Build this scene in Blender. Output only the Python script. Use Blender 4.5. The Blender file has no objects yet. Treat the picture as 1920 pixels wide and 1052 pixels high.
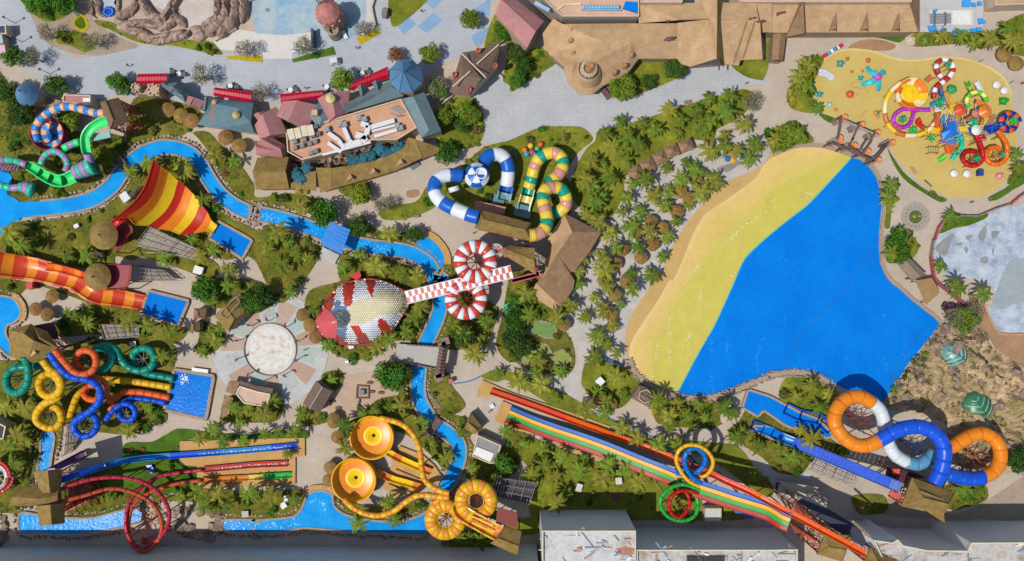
import bpy, bmesh, math, random
from mathutils import Vector, Matrix, noise
from mathutils.geometry import tessellate_polygon
# -- camera, world, sun, exposure
SC = bpy.context.scene
COL = SC.collection
PX = 0.12            # metres on the ground per photo pixel
HC = 180.0           # height of the drone above the ground
cam_d = bpy.data.cameras.new('drone_camera')
cam = bpy.data.objects.new('drone_camera', cam_d)
COL.objects.link(cam)
cam.location = (0, 0, HC)
cam_d.sensor_width = 36.0
cam_d.lens = 36.0 * HC / (1920 * PX)
cam_d.clip_start = 1.0
cam_d.clip_end = 3000.0
SC.camera = cam
SUN_EL = math.radians(62)
SH = Vector((0.87, 0.50)).normalized()      # the way shadows fall on the ground
world = bpy.data.worlds.new('World')
SC.world = world
world.use_nodes = True
wn = world.node_tree
bg = wn.nodes['Background']
sky = wn.nodes.new('ShaderNodeTexSky')
sky.sky_type = 'NISHITA'
sky.sun_disc = False
sky.sun_elevation = SUN_EL
sky.sun_rotation = math.atan2(-SH.x, -SH.y)
sky.air_density = 1.0
wn.links.new(sky.outputs[0], bg.inputs[0])
bg.inputs[1].default_value = 0.13
sun_d = bpy.data.lights.new('sun', 'SUN')
sun_d.energy = 4.4
sun_d.angle = math.radians(0.5)
sun_d.color = (1.0, 0.95, 0.87)
sun = bpy.data.objects.new('sun', sun_d)
COL.objects.link(sun)
sd = Vector((SH.x * math.cos(SUN_EL), SH.y * math.cos(SUN_EL), -math.sin(SUN_EL)))
sun.rotation_euler = sd.to_track_quat('-Z', 'Y').to_euler()
sun.location = (-60, -40, 150)
SC.view_settings.view_transform = 'Standard'
SC.view_settings.look = 'None'
SC.view_settings.exposure = 0.07
SC.view_settings.gamma = 1.0
SC.view_settings.use_curve_mapping = False
# -- points
R = random.Random(7)
def w(px, py, h=0.0):
 k = PX * (1 - h / HC)
 return Vector(((px - 960) * k, (526 - py) * k, h))
def P(s):
 """points measured on quarter-frame crops of the survey: 'cr x y x y | cr x y' -> photo pixels"""
 out = []
 for seg in s.split('|'):
  t = seg.split()
  c, r = int(t[0][0]), int(t[0][1])
  v = [float(q) for q in t[1:]]
  out += [(c * 480 + v[i] / 4, r * 263 + v[i + 1] / 4) for i in range(0, len(v) - 1, 2)]
 return out
def P3(s):
 out = []
 for seg in s.split('|'):
  t = seg.split()
  c, r = int(t[0][0]), int(t[0][1])
  v = [float(q) for q in t[1:]]
  out += [(c * 480 + v[i] / 4, r * 263 + v[i + 1] / 4, v[i + 2]) for i in range(0, len(v) - 2, 3)]
 return out
def W3(s):
 return [w(*p) for p in P3(s)]
def cat(pts, n=6, closed=False):
 pts = [Vector(p) for p in pts]
 N = len(pts)
 if N < 3:
  return pts
 out = []
 rng = range(N) if closed else range(N - 1)
 for i in rng:
  if closed:
   p0, p1, p2, p3 = pts[i - 1], pts[i], pts[(i + 1) % N], pts[(i + 2) % N]
  else:
   p1, p2 = pts[i], pts[i + 1]
   p0 = pts[i - 1] if i else p1 * 2 - p2
   p3 = pts[i + 2] if i + 2 < N else p2 * 2 - p1
  for k in range(n):
   t = k / n
   out.append(0.5 * ((2 * p1) + (p2 - p0) * t + (2 * p0 - 5 * p1 + 4 * p2 - p3) * t * t + (3 * p1 - p0 - 3 * p2 + p3) * t ** 3))
 if not closed:
  out.append(pts[-1])
 return out
def resample(pts, step):
 L = [0.0]
 for a, b in zip(pts, pts[1:]):
  L.append(L[-1] + (b - a).length)
 n = max(2, int(round(L[-1] / step)) + 1)
 out, j = [], 0
 for i in range(n):
  d = L[-1] * i / (n - 1)
  while j < len(pts) - 2 and L[j + 1] < d:
   j += 1
  seg = L[j + 1] - L[j]
  out.append(pts[j].lerp(pts[j + 1], (d - L[j]) / seg if seg > 1e-9 else 0))
 return out
# -- materials
def lin(hexs):
 hexs = hexs.lstrip('#')
 o = []
 for i in (0, 2, 4):
  c = int(hexs[i:i + 2], 16) / 255
  o.append(c / 12.92 if c <= 0.04045 else ((c + 0.055) / 1.055) ** 2.4)
 return o
KALB = 1.42
MATS = {}
def mat(hexs, rough=0.55, var=0.12, scale=0.6, bump=0.0, bscale=6.0, metal=0.0, spec=0.5, hex2=None, hex3=None, detail=5.0, rnd=0.0, brick=None, streak=None, coat=0.0):
 key = (hexs, rough, var, scale, bump, bscale, metal, spec, hex2, hex3, rnd, brick, streak, coat)
 if key in MATS:
  return MATS[key]
 m = bpy.data.materials.new('surface_' + hexs.strip('#'))
 m.use_nodes = True
 N, L = m.node_tree.nodes, m.node_tree.links
 b = N['Principled BSDF']
 b.inputs['Roughness'].default_value = rough
 b.inputs['Metallic'].default_value = metal
 b.inputs['Specular IOR Level'].default_value = spec
 b.inputs['Coat Weight'].default_value = coat
 c = [x / KALB for x in lin(hexs)]
 geo = N.new('ShaderNodeNewGeometry')
 pos = geo.outputs['Position']
 if streak:
  mp = N.new('ShaderNodeMapping')
  mp.inputs['Scale'].default_value = streak
  L.new(pos, mp.inputs['Vector'])
  pos_n = mp.outputs['Vector']
 else:
  pos_n = pos
 nz = N.new('ShaderNodeTexNoise')
 nz.inputs['Scale'].default_value = scale
 nz.inputs['Detail'].default_value = detail
 nz.inputs['Roughness'].default_value = 0.62
 L.new(pos_n, nz.inputs['Vector'])
 rp = N.new('ShaderNodeValToRGB')
 e = rp.color_ramp.elements
 e[0].position, e[1].position = 0.3, 0.7
 if hex2:
  e[0].color = [x / KALB for x in lin(hex2)] + [1]
  e[1].color = c + [1]
  if hex3:
   k = e.new(0.52)
   k.color = [x / KALB for x in lin(hex3)] + [1]
 else:
  e[0].color = [x * (1 - var) for x in c] + [1]
  e[1].color = [min(1, x * (1 + var)) for x in c] + [1]
 L.new(nz.outputs['Fac'], rp.inputs['Fac'])
 colo = rp.outputs['Color']
 if var > 0.0:
  nz2 = N.new('ShaderNodeTexNoise')
  nz2.inputs['Scale'].default_value = scale * 7.3
  nz2.inputs['Detail'].default_value = 4.0
  L.new(pos, nz2.inputs['Vector'])
  mr = N.new('ShaderNodeMapRange')
  mr.inputs[1].default_value, mr.inputs[2].default_value = 0.25, 0.75
  mr.inputs[3].default_value, mr.inputs[4].default_value = 1 - var * 0.9, 1 + var * 0.9
  L.new(nz2.outputs['Fac'], mr.inputs[0])
  mx = N.new('ShaderNodeVectorMath')
  mx.operation = 'SCALE'
  L.new(colo, mx.inputs[0])
  L.new(mr.outputs[0], mx.inputs['Scale'])
  colo = mx.outputs['Vector']
 if brick:
  bt = N.new('ShaderNodeTexBrick')
  bt.inputs['Color1'].default_value = (1, 1, 1, 1)
  bt.inputs['Color2'].default_value = (0.95, 0.95, 0.95, 1)
  bt.inputs['Mortar'].default_value = (0.85, 0.85, 0.85, 1)
  bt.inputs['Scale'].default_value = 1.0
  bt.inputs['Mortar Size'].default_value = 0.035
  bt.inputs['Brick Width'].default_value = brick[0]
  bt.inputs['Row Height'].default_value = brick[1]
  L.new(pos, bt.inputs['Vector'])
  mm = N.new('ShaderNodeVectorMath')
  mm.operation = 'MULTIPLY'
  L.new(colo, mm.inputs[0])
  L.new(bt.outputs['Color'], mm.inputs[1])
  colo = mm.outputs['Vector']
 if rnd:
  oi = N.new('ShaderNodeObjectInfo')
  hs = N.new('ShaderNodeHueSaturation')
  r1 = N.new('ShaderNodeMapRange')
  r1.inputs[3].default_value, r1.inputs[4].default_value = 1 - rnd, 1 + rnd
  L.new(oi.outputs['Random'], r1.inputs[0])
  L.new(r1.outputs[0], hs.inputs['Value'])
  r2 = N.new('ShaderNodeMapRange')
  r2.inputs[3].default_value, r2.inputs[4].default_value = 0.5 + rnd * 0.09, 0.5 - rnd * 0.07
  fr = N.new('ShaderNodeMath')
  fr.operation = 'FRACT'
  ml = N.new('ShaderNodeMath')
  ml.operation = 'MULTIPLY'
  ml.inputs[1].default_value = 7.77
  L.new(oi.outputs['Random'], ml.inputs[0])
  L.new(ml.outputs[0], fr.inputs[0])
  L.new(fr.outputs[0], r2.inputs[0])
  L.new(r2.outputs[0], hs.inputs['Hue'])
  L.new(colo, hs.inputs['Color'])
  colo = hs.outputs['Color']
 L.new(colo, b.inputs['Base Color'])
 if bump:
  nb = N.new('ShaderNodeTexNoise')
  nb.inputs['Scale'].default_value = bscale
  nb.inputs['Detail'].default_value = 4.0
  L.new(pos_n, nb.inputs['Vector'])
  bp = N.new('ShaderNodeBump')
  bp.inputs['Strength'].default_value = min(1.0, bump)
  bp.inputs['Distance'].default_value = 0.25 * max(1.0, bump)
  L.new(nb.outputs['Fac'], bp.inputs['Height'])
  L.new(bp.outputs['Normal'], b.inputs['Normal'])
 MATS[key] = m
 return m
def plastic(h):
 return mat(h, rough=0.32, var=0.07, scale=0.8, spec=0.22)
def paint(h):
 return mat(h, rough=0.5, var=0.09, scale=1.2)
def steel(h='#9a9a9c'):
 return mat(h, rough=0.45, var=0.1, scale=2, metal=0.2)
THATCH = mat('#d0ae88', 0.9, 0.18, 0.5, 0.8, 6.0, hex2='#b8956d', spec=0.05)
THATCH2 = mat('#a88d56', 0.9, 0.24, 0.7, 0.9, 6.0, hex2='#886d3e', spec=0.05)
SHINGLE = mat('#a58566', 0.9, 0.18, 0.8, 0.6, 7.0, hex2='#8a6c50', spec=0.1)
STONE = mat('#b3a08c', 0.9, 0.25, 1.2, 0.8, 3.0, hex2='#86725e', spec=0.15)
ROCK = mat('#ab9584', 0.95, 0.3, 0.5, 1.0, 1.6, hex2='#6d5a4d', spec=0.1)
CONCRETE = mat('#b7b4ae', 0.85, 0.1, 0.5, 0.15, 8)
WHITE = paint('#dedcd6')
DARKWOOD = mat('#5d4a40', 0.8, 0.25, 2.0)
WOOD = mat('#9b846a', 0.8, 0.2, 2.0)
STEELM = steel()
REDSTEEL = steel('#b0402c')
# -- objects
def tag(o, label=None, cat=None, group=None, kind=None):
 if label: o['label'] = label
 if cat: o['category'] = cat
 if group: o['group'] = group
 if kind: o['kind'] = kind
 return o
def thing(name, label, cat, loc, group=None):
 o = bpy.data.objects.new(name, None)
 o.empty_display_size = 0.5
 COL.objects.link(o)
 o.location = loc
 return tag(o, label, cat, group)
class MB:
 def __init__(s):
  s.v, s.f, s.m = [], [], []
 def add(s, verts, faces, mi=0):
  o = len(s.v)
  s.v += [tuple(p) for p in verts]
  s.f += [tuple(i + o for i in f) for f in faces]
  s.m += [mi] * len(faces)
 def box(s, c, size, rz=0.0, mi=0, tilt=None):
  x, y, z = [q / 2 for q in size]
  vs = [Vector((a, b, d)) for d in (-z, z) for (a, b) in ((-x, -y), (x, -y), (x, y), (-x, y))]
  M = Matrix.Rotation(rz, 3, 'Z')
  if tilt: M = M @ Matrix.Rotation(tilt, 3, 'Y')
  s.add([M @ p + Vector(c) for p in vs], [(3, 2, 1, 0), (4, 5, 6, 7), (0, 1, 5, 4), (1, 2, 6, 5), (2, 3, 7, 6), (3, 0, 4, 7)], mi)
 def bar(s, a, b, r, n=6, mi=0, r2=None):
  a, b = Vector(a), Vector(b)
  d = b - a
  if d.length < 1e-6: return
  d.normalize()
  u = d.orthogonal().normalized()
  v = d.cross(u)
  r2 = r if r2 is None else r2
  vs = []
  for (p, q) in ((a, r), (b, r2)):
   for i in range(n):
    t = 2 * math.pi * i / n
    vs.append(p + (u * math.cos(t) + v * math.sin(t)) * q)
  s.add(vs, [(i, (i + 1) % n, n + (i + 1) % n, n + i) for i in range(n)] + [tuple(range(n - 1, -1, -1)), tuple(range(n, 2 * n))], mi)
 def beam(s, a, b, wd, ht, mi=0):
  """rectangular bar from a to b"""
  a, b = Vector(a), Vector(b)
  d = (b - a)
  if d.length < 1e-6: return
  sd_ = Vector((-d.y, d.x, 0))
  sd_ = sd_.normalized() if sd_.length > 1e-6 else Vector((1, 0, 0))
  up = d.cross(sd_).normalized() * -1
  vs = [p + sd_ * (i * wd / 2) + up * (j * ht / 2) for p in (a, b) for (i, j) in ((-1, -1), (1, -1), (1, 1), (-1, 1))]
  s.add(vs, [(0, 1, 2, 3), (7, 6, 5, 4), (0, 4, 5, 1), (1, 5, 6, 2), (2, 6, 7, 3), (3, 7, 4, 0)], mi)
 def prism(s, poly, z0, z1, mi=0, top=True, sides=True, bottom=False):
  n = len(poly)
  A = [Vector((p[0], p[1], z0)) for p in poly]
  B = [Vector((p[0], p[1], z1)) for p in poly]
  if sides:
   s.add(A + B, [(i, (i + 1) % n, n + (i + 1) % n, n + i) for i in range(n)], mi)
  if top:
   s.add(B, tri(poly), mi)
  if bottom:
   s.add(A, [t[::-1] for t in tri(poly)], mi)
 def lathe(s, c, prof, n=24, mi=0, sx=1.0, mfun=None):
  c = Vector(c)
  vs = []
  for (r, z) in prof:
   for i in range(n):
    t = 2 * math.pi * i / n
    vs.append(c + Vector((r * math.cos(t) * sx, r * math.sin(t), z)))
  o = len(s.v)
  s.v += [tuple(p) for p in vs]
  for k in range(len(prof) - 1):
   for i in range(n):
    j = (i + 1) % n
    s.f.append((o + k * n + i, o + k * n + j, o + (k + 1) * n + j, o + (k + 1) * n + i))
    s.m.append(mfun(k, i) if mfun else mi)
 def sweep(s, pts, fr, prof, mi=0, cap=True, sc=None):
  n = len(prof)
  vs = []
  for q, (p, (a, b)) in enumerate(zip(pts, fr)):
   k = sc[q] if sc else 1.0
   for (x, y) in prof:
    vs.append(p + a * (x * k) + b * (y * k))
  fs = []
  for i in range(len(pts) - 1):
   for j in range(n):
    l = (j + 1) % n
    fs.append((i * n + j, i * n + l, (i + 1) * n + l, (i + 1) * n + j))
  if cap:
   m = (len(pts) - 1) * n
   fs.append(tuple(range(n - 1, -1, -1)))
   fs.append(tuple(range(m, m + n)))
  s.add(vs, fs, mi)
 def mesh(s, name, mats, smooth=False, org=None):
  me = bpy.data.meshes.new(name)
  v = s.v if org is None else [(p[0] - org[0], p[1] - org[1], p[2] - org[2]) for p in s.v]
  me.from_pydata(v, [], s.f)
  for q in (mats if isinstance(mats, (list, tuple)) else [mats]):
   me.materials.append(q)
  me.polygons.foreach_set('material_index', s.m)
  if smooth:
   me.polygons.foreach_set('use_smooth', [True] * len(s.f))
  me.update()
  return me
 def build(s, name, mats, parent=None, smooth=False, label=None, kind=None):
  org = None
  if parent is not None:
   org = Vector(parent.location)
   if parent.parent is not None:
    org = org + Vector(parent.parent.location)
  o = bpy.data.objects.new(name, s.mesh(name, mats, smooth, org))
  COL.objects.link(o)
  if parent is not None: o.parent = parent
  tag(o, label, None, None, kind)
  return o
 def solo(s, name, mats, label, cat, group=None, smooth=False):
  c = Vector((sum(p[0] for p in s.v) / len(s.v), sum(p[1] for p in s.v) / len(s.v), min(p[2] for p in s.v)))
  o = bpy.data.objects.new(name, s.mesh(name, mats, smooth, c))
  COL.objects.link(o)
  o.location = c
  return tag(o, label, cat, group)
def area2(poly):
 return sum(poly[i - 1][0] * poly[i][1] - poly[i][0] * poly[i - 1][1] for i in range(len(poly))) / 2
def tri(poly):
 t = tessellate_polygon([[Vector((p[0], p[1], 0)) for p in poly]])
 out = []
 for a, b, c in t:
  A, B, Cc = poly[a], poly[b], poly[c]
  cr = (B[0] - A[0]) * (Cc[1] - A[1]) - (B[1] - A[1]) * (Cc[0] - A[0])
  out.append((a, b, c) if cr > 0 else (a, c, b))
 return out
def ccw(poly):
 return list(poly) if area2(poly) > 0 else list(poly)[::-1]
BLOCKS, LINES = [], []
def block(poly2, m=0.0):
 xs, ys = [p[0] for p in poly2], [p[1] for p in poly2]
 BLOCKS.append(([(p[0], p[1]) for p in poly2], min(xs), min(ys), max(xs), max(ys)))
def inside(poly, x, y):
 c = False
 j = len(poly) - 1
 for i in range(len(poly)):
  if (poly[i][1] > y) != (poly[j][1] > y) and x < (poly[j][0] - poly[i][0]) * (y - poly[i][1]) / (poly[j][1] - poly[i][1]) + poly[i][0]:
   c = not c
  j = i
 return c
def blocked(x, y, m=0.6):
 for (p, a, b, c, d) in BLOCKS:
  if a < x < c and b < y < d and inside(p, x, y): return True
 for (pts, hw) in LINES:
  for p in pts:
   if (p[0] - x) ** 2 + (p[1] - y) ** 2 < (hw + m) ** 2: return True
 return False
# -- setting helpers
def gpoly(s, smooth=4):
 pts = P(s) if isinstance(s, str) else s
 ps = [w(*p) for p in pts]
 if smooth > 1: ps = cat(ps, smooth, True)
 return ccw([(p.x, p.y) for p in ps])
def region(name, s, z, m, smooth=4, blk=False, skirt=0.0):
 poly = gpoly(s, smooth)
 mb = MB()
 mb.prism(poly, z - skirt, z, sides=skirt > 0)
 o = mb.build(name, m)
 o['kind'] = 'structure'
 if blk: block(poly)
 return poly
def frames(pts, flat=True):
 fr = []
 last = None
 for i, p in enumerate(pts):
  t = pts[min(i + 1, len(pts) - 1)] - pts[max(i - 1, 0)]
  t.normalize()
  sd_ = Vector((t.y, -t.x, 0))
  if sd_.length < 0.05 and last is not None:
   sd_ = last
  sd_.normalize()
  last = sd_
  fr.append((sd_, sd_.cross(t).normalized()))
 return fr
def band(pts, hw):
 """left and right offsets of a 2D path"""
 L, Rr = [], []
 for i, p in enumerate(pts):
  t = pts[min(i + 1, len(pts) - 1)] - pts[max(i - 1, 0)]
  n = Vector((-t.y, t.x, 0)).normalized()
  h = hw[i] if isinstance(hw, list) else hw
  L.append(p + n * h)
  Rr.append(p - n * h)
 return L, Rr
# -- ground, paths, lawns
PAVE = mat('#c4b4a1', 0.85, 0.07, 0.12, 0.15, 6, hex2='#b3a493', brick=(0.9, 0.45))
ROAD = mat('#b1b6bb', 0.8, 0.06, 0.07, 0.12, 8, hex2='#a2a9b2', hex3='#acb0b5', brick=(1.6, 0.8))
PLAZA = mat('#b9babb', 0.85, 0.08, 0.2, 0.15, 8, hex2='#a9acb0', brick=(0.8, 0.8))
SANDP = mat('#c2bcb3', 0.9, 0.08, 0.4, 0.25, 5, hex2='#aea79d')
DIRT = mat('#ac9a88', 0.95, 0.14, 0.3, 0.4, 3, hex2='#98846f')
DIRT2 = mat('#ab8562', 0.95, 0.16, 0.2, 0.4, 2, hex2='#917053')
LAWN = mat('#8f9430', 0.95, 0.22, 0.16, 0.7, 3.5, hex2='#5d661e', hex3='#787c28', spec=0.1)
LAWN2 = mat('#8b8038', 0.95, 0.3, 0.22, 0.9, 3.0, hex2='#535a20', hex3='#72702c', spec=0.05)
LAWN3 = mat('#567a24', 0.95, 0.22, 0.3, 0.7, 3.5, hex2='#40581a', spec=0.1)
HEDGEY = mat('#d0b818', 0.9, 0.3, 2.0, 1.0, 5, hex2='#a8981a', spec=0.1)
KERB = mat('#b9ae9f', 0.85, 0.12, 1.0)
mb = MB()
mb.add([(-700, -500, 0), (700, -500, 0), (700, 500, 0), (-700, 500, 0)], [(0, 1, 2, 3)])
g = mb.build('ground', PAVE); g['kind'] = 'structure'
region('road', "00 -200 -300 400 -300 480 380 700 420 900 385 1040 345 1300 340 1640 400 1920 330 | 10 480 -300 1750 -300 1760 30 1740 200 1640 345 1560 420 1440 460 1200 620 1000 600 720 680 480 760 200 780 0 760 | 00 1700 760 1500 800 1100 780 900 700 740 745 600 700 480 690 340 650 250 560 120 450 30 200 -200 0", 0.010, ROAD, 3)
region('plaza', "10 1600 690 1920 520 | 20 0 480 140 420 340 380 700 500 1300 400 1650 430 1900 560 1930 640 1760 640 1650 690 1300 800 950 920 640 980 600 1060 500 1000 400 940 200 960 0 1060 | 10 1700 1052 1640 860", 0.014, PLAZA, 3)
region('walkway', "21 560 -60 660 -20 470 300 420 330 390 310", 0.02, SANDP, 3)
region('sand_ground', "21 1350 20 1500 -60 1900 -30 1900 150 1560 340 1420 480 1290 660 1190 830 1110 1000 | 22 1030 60 900 250 850 420 870 590 700 600 560 600 520 760 600 900 420 880 200 760 0 680 470 640 450 480 340 300 440 130 | 21 420 1000 600 780 660 680 760 580 840 420", 0.016, SANDP, 3)
region('dirt_ground', "00 200 50 330 300 480 380 700 420 900 385 1040 345 900 280 700 150 690 0 500 -60 150 -40", 0.018, DIRT, 3)
region('dirt_ground', "30 600 360 700 300 850 300 960 340 900 380 700 375", 0.018, DIRT2, 3)
region('dirt_ground', "32 1500 60 1640 250 1700 360 1760 400 2000 400 2000 1300 1900 1100 1700 500 1560 330", 0.018, DIRT2, 3)
region('dirt_ground', "33 880 580 1100 620 1400 700 1700 560 1880 440 2000 420 2000 800 1880 800 1700 740 1300 740 860 700", 0.018, DIRT, 3)
region('dirt_ground', "11 1130 380 1220 370 1220 420 1140 430", 0.018, DIRT2, 2)
region('road', "33 -10 290 200 360 330 400 300 440 130 420 -10 410", 0.018, PLAZA, 3)
lz = [0.10]
LAWN_POLYS = []
def lawn(s, m=None, cover=1.0, sm=4):
 lz[0] += 0.004
 poly = gpoly(s, sm)
 mb = MB()
 mb.prism(poly, -0.05, lz[0], mi=0, sides=False)
 n = len(poly)
 o = len(mb.v)
 for i in range(n):
  pass
 mb.prism(poly, -0.05, lz[0], mi=1, top=False)
 ob = mb.build('lawn', [m or LAWN, KERB])
 ob['kind'] = 'structure'
 LAWN_POLYS.append((poly, lz[0], cover))
 return poly
A_ = LAWN2
lawn("00 200 60 270 115 340 160 420 155 500 120 545 70 560 -80 140 -80", LAWN)
lawn("00 545 180 580 120 630 110 668 190 640 238 590 230", HEDGEY, 0.2)
lawn("00 560 178 588 135 620 128 645 190 630 215 595 212", LAWN3, 0.2)
lawn("00 430 240 480 230 600 240 690 290 690 375 620 385 520 340 430 325", LAWN, 1.2)
lawn("00 720 150 850 170 1000 220 1100 290 1300 300 1550 305 1645 370 1640 412 1300 345 1050 322 850 235 730 185", LAWN, 1.5)
lawn("00 -100 480 40 590 100 720 160 800 280 800 260 880 250 960 240 1080 -100 1080", A_, 1.5)
lawn("00 1000 745 1200 745 1360 770 1500 830 1480 900 1400 1000 1200 1060 960 1060", A_, 0.8)
lawn("10 -220 420 50 420 50 470 -220 440", HEDGEY, 0.2, 1)
lawn("10 755 285 920 210 935 250 780 338", HEDGEY, 0.2, 1)
lawn("10 270 445 580 350 600 410 280 470", LAWN3, 0.6, 1)
lawn("10 1015 -60 1010 160 1050 200 1150 130 1260 30 1310 -60", LAWN, 0.5)
lawn("10 1720 370 1740 230 1800 100 1860 140 | 20 0 270 100 370 200 360 250 380 330 440 340 470 120 610 0 690 | 10 1900 640 1850 590 1900 380 1860 330", LAWN, 1.3)
lawn("10 1370 850 1450 750 1590 730 1690 820 1715 960 1690 1052 1640 1100 1560 1120 1400 1100 1350 1060 1400 960", LAWN, 1.3)
lawn("20 950 440 1220 440 1290 500 1290 560 1100 650 850 742 790 742 720 650 860 570 920 500", LAWN, 0.4)
lawn("20 1640 485 1720 440 1890 440 1890 240 | 30 10 240 5 470 -30 590 | 20 1850 600 1740 570", LAWN, 0.5)
lawn("20 620 1060 650 975 800 950 950 905 1300 790 1600 705 1740 670 1830 720 1790 800 1680 900 1540 970 1500 1060 | 21 1300 0 1040 130 860 260 830 420 740 585 680 570 600 540 470 470 440 350 470 220 560 60", LAWN, 0.6)
lawn("20 -20 1052 200 960 400 948 520 955 590 1010 600 1060 | 21 500 90 400 250 440 320 440 430 440 540 340 660 150 700 -20 620 | 11 1750 500 1620 560 1400 520 1320 440 1290 360 1340 290 1480 250 1700 60", LAWN, 0.8)
lawn("11 650 340 840 310 850 440 800 470 700 430 620 380", LAWN, 1.2)
lawn("11 920 540 1000 490 1200 460 1280 350 1330 440 1330 510 1130 590 980 600 930 570", LAWN, 0.8)
lawn("30 400 250 530 255 500 280 430 280", LAWN3, 0.1)
lawn("30 580 250 1000 250 985 320 850 290 700 270", LAWN3, 0.1)
lawn("30 1095 250 1300 240 1640 250 1700 300 1600 370 1450 330 1095 350", LAWN, 1.0)
lawn("30 1740 190 2000 100 2000 440 1900 420 1760 400 1720 330", LAWN, 1.2)
lawn("30 140 700 170 640 230 500 290 440 420 430 350 600 330 720 400 830 320 850 200 825 145 770", LAWN, 1.3)
lawn("30 380 850 480 880 520 910 480 925 420 900", LAWN3, 0.5)
lawn("30 -20 990 100 940 200 905 270 960 340 1060 | 31 200 40 50 100 0 30", LAWN, 1.5)
lawn("31 895 60 950 150 1040 265 1200 385 1335 440 1290 465 1180 405 1020 295 930 160", LAWN3, 1.2)
lawn("31 1650 430 1820 330 1830 230 1880 180 2000 150 2000 260 1910 330 1830 375 1710 450", LAWN3, 1.2)
lawn("31 820 240 870 320 990 330 940 400 990 440 930 500 910 650 870 640 880 440 860 340", LAWN, 1.2)
lawn("31 880 860 930 680 1050 690 1130 800 1060 900 950 920 900 920", LAWN, 1.5)
lawn("31 1310 640 1350 590 1420 555 1550 580 1640 550 1630 585 1500 640 1390 660 1290 700", LAWN3, 1.0)
lawn("01 -100 -40 870 -40 960 80 900 190 840 250 700 340 600 400 400 440 180 465 60 420 -100 370", A_, 1.0)
lawn("01 1450 -60 1500 0 1600 140 1680 300 1760 420 1920 520 | 11 120 510 300 530 420 560 540 610 600 560 450 440 250 400 0 430 | 01 1900 330 1760 130 1640 20 1560 -60", A_, 1.0)
lawn("11 720 720 740 620 800 570 860 640 1000 700 1200 680 1220 730 1180 790 1080 800 900 775", A_, 1.2)
lawn("01 -100 720 90 620 350 592 620 562 780 505 880 420 960 330 1010 235 1140 140 1300 120 1440 170 1500 240 1560 390 1700 550 1920 670 | 11 100 660 300 720 470 770 480 860 360 1052 | 12 200 170 100 60 | 01 1890 880 1700 900 1580 860 1540 900 1480 860 1300 860 1100 840 1000 900 870 870 840 960 600 960 200 870 -100 850", A_, 0.85)
lawn("01 1080 850 1500 865 1650 960 1560 1050 1400 980 1060 870", A_, 0.8)
lawn("11 620 960 640 860 720 810 850 850 1000 890 1120 930 1230 1010 1290 1060 | 12 1330 110 1280 300 1230 450 1100 450 960 470 860 575 700 590 580 545 470 440 380 300 370 150 430 60 620 10 | 11 620 1020", A_, 0.9)
lawn("11 1400 960 1480 870 1500 960 | 12 1500 40 1430 130 1420 60", A_, 1.0)
lawn("12 1360 480 1420 250 1440 60 1790 180 1790 330 1700 480 1500 520", A_, 0.9)
lawn("12 930 680 1050 620 1150 660 1180 900 1215 1060 780 1060 900 900 1060 860 1050 820 940 780", A_, 0.9)
lawn("12 1290 680 1440 690 1470 790 1570 930 1500 1000 1400 1060 1330 1000", A_, 0.9)
lawn("13 640 40 900 -60 1250 0 1330 100 1440 160 1470 260 1430 400 1380 330 1250 200 1100 90 900 60", A_, 0.9)
lawn("13 1390 -30 1500 60 1600 250 1560 400 1700 500 1800 380 1760 330 1600 130 1700 60 1560 -30", A_, 1.0)
lawn("12 490 720 560 680 640 680 650 770 570 830", A_, 1.2)
lawn("12 300 1050 350 950 450 975 560 1020 540 1060 | 13 400 40 300 20", A_, 1.0)
lawn("12 1690 720 1800 670 1920 690 | 22 150 740 300 800 480 900 600 1000 780 1060 | 23 900 110 1100 150 1300 150 1560 170 1700 200 1860 400 1920 420 | 33 0 440 40 520 -40 560 | 23 1500 300 1100 150 700 20 400 -60 | 22 0 760 | 12 1800 760", LAWN, 0.7)
lawn("22 0 -60 200 -40 200 80 420 120 420 190 340 310 440 440 470 560 460 660 400 700 240 700 140 680 60 620 -40 600 | 12 1800 480 1850 250", A_, 1.0)
lawn("22 550 620 650 600 860 660 950 760 880 900 790 960 700 920 600 880 530 800 520 740", LAWN, 0.8)
lawn("22 1080 1060 1060 960 1150 840 1300 880 1530 910 1560 1060 | 23 1580 20 1500 50 1300 50 1150 30", A_, 1.0)
lawn("32 100 770 180 710 300 725 420 780 530 850 530 950 430 1010 420 1060 250 1000 90 890", LAWN, 1.0)
lawn("23 1620 100 1700 0 | 22 1800 900 | 32 -40 980 200 1040 420 1060 | 33 460 130 600 220 560 260 340 230 330 280 240 400 60 380 -40 280", A_, 1.2)
lawn("23 -40 -40 100 100 300 180 600 300 900 380 1150 430 1250 480 1400 560 1450 640 1700 650 1720 740 900 740 200 740 150 560 200 450 80 300 -40 120", LAWN, 0.8)
lawn("33 640 560 860 560 880 680 700 700 640 640", A_, 0.5)
lawn("33 1320 490 1600 470 1640 580 1500 640 1350 660", A_, 1.2)
lawn("02 -100 -20 300 30 240 70 200 60 130 120 60 110 -100 90", A_, 1.0)
lawn("02 280 30 460 70 640 130 800 160 1060 230 1070 290 1380 350 1400 400 1300 480 1060 460 750 400 450 420 440 300 600 210 640 160", A_, 1.0)
lawn("02 -100 640 100 600 440 560 620 450 1000 440 1240 470 1330 520 1300 670 1260 950 1250 1052 | 03 1200 20 1100 60 940 100 800 90 560 60 480 40 440 200 | 03 260 380 260 560 60 640 -100 600 -100 0", A_, 0.9)
lawn("02 1500 300 1600 330 1700 400 1650 500 1560 560 1480 530 1500 400", A_, 1.3)
lawn("02 1440 40 1600 -20 1920 0 | 12 150 100 130 180 0 250 | 02 1860 220 1600 200 1540 130", A_, 1.2)
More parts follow.
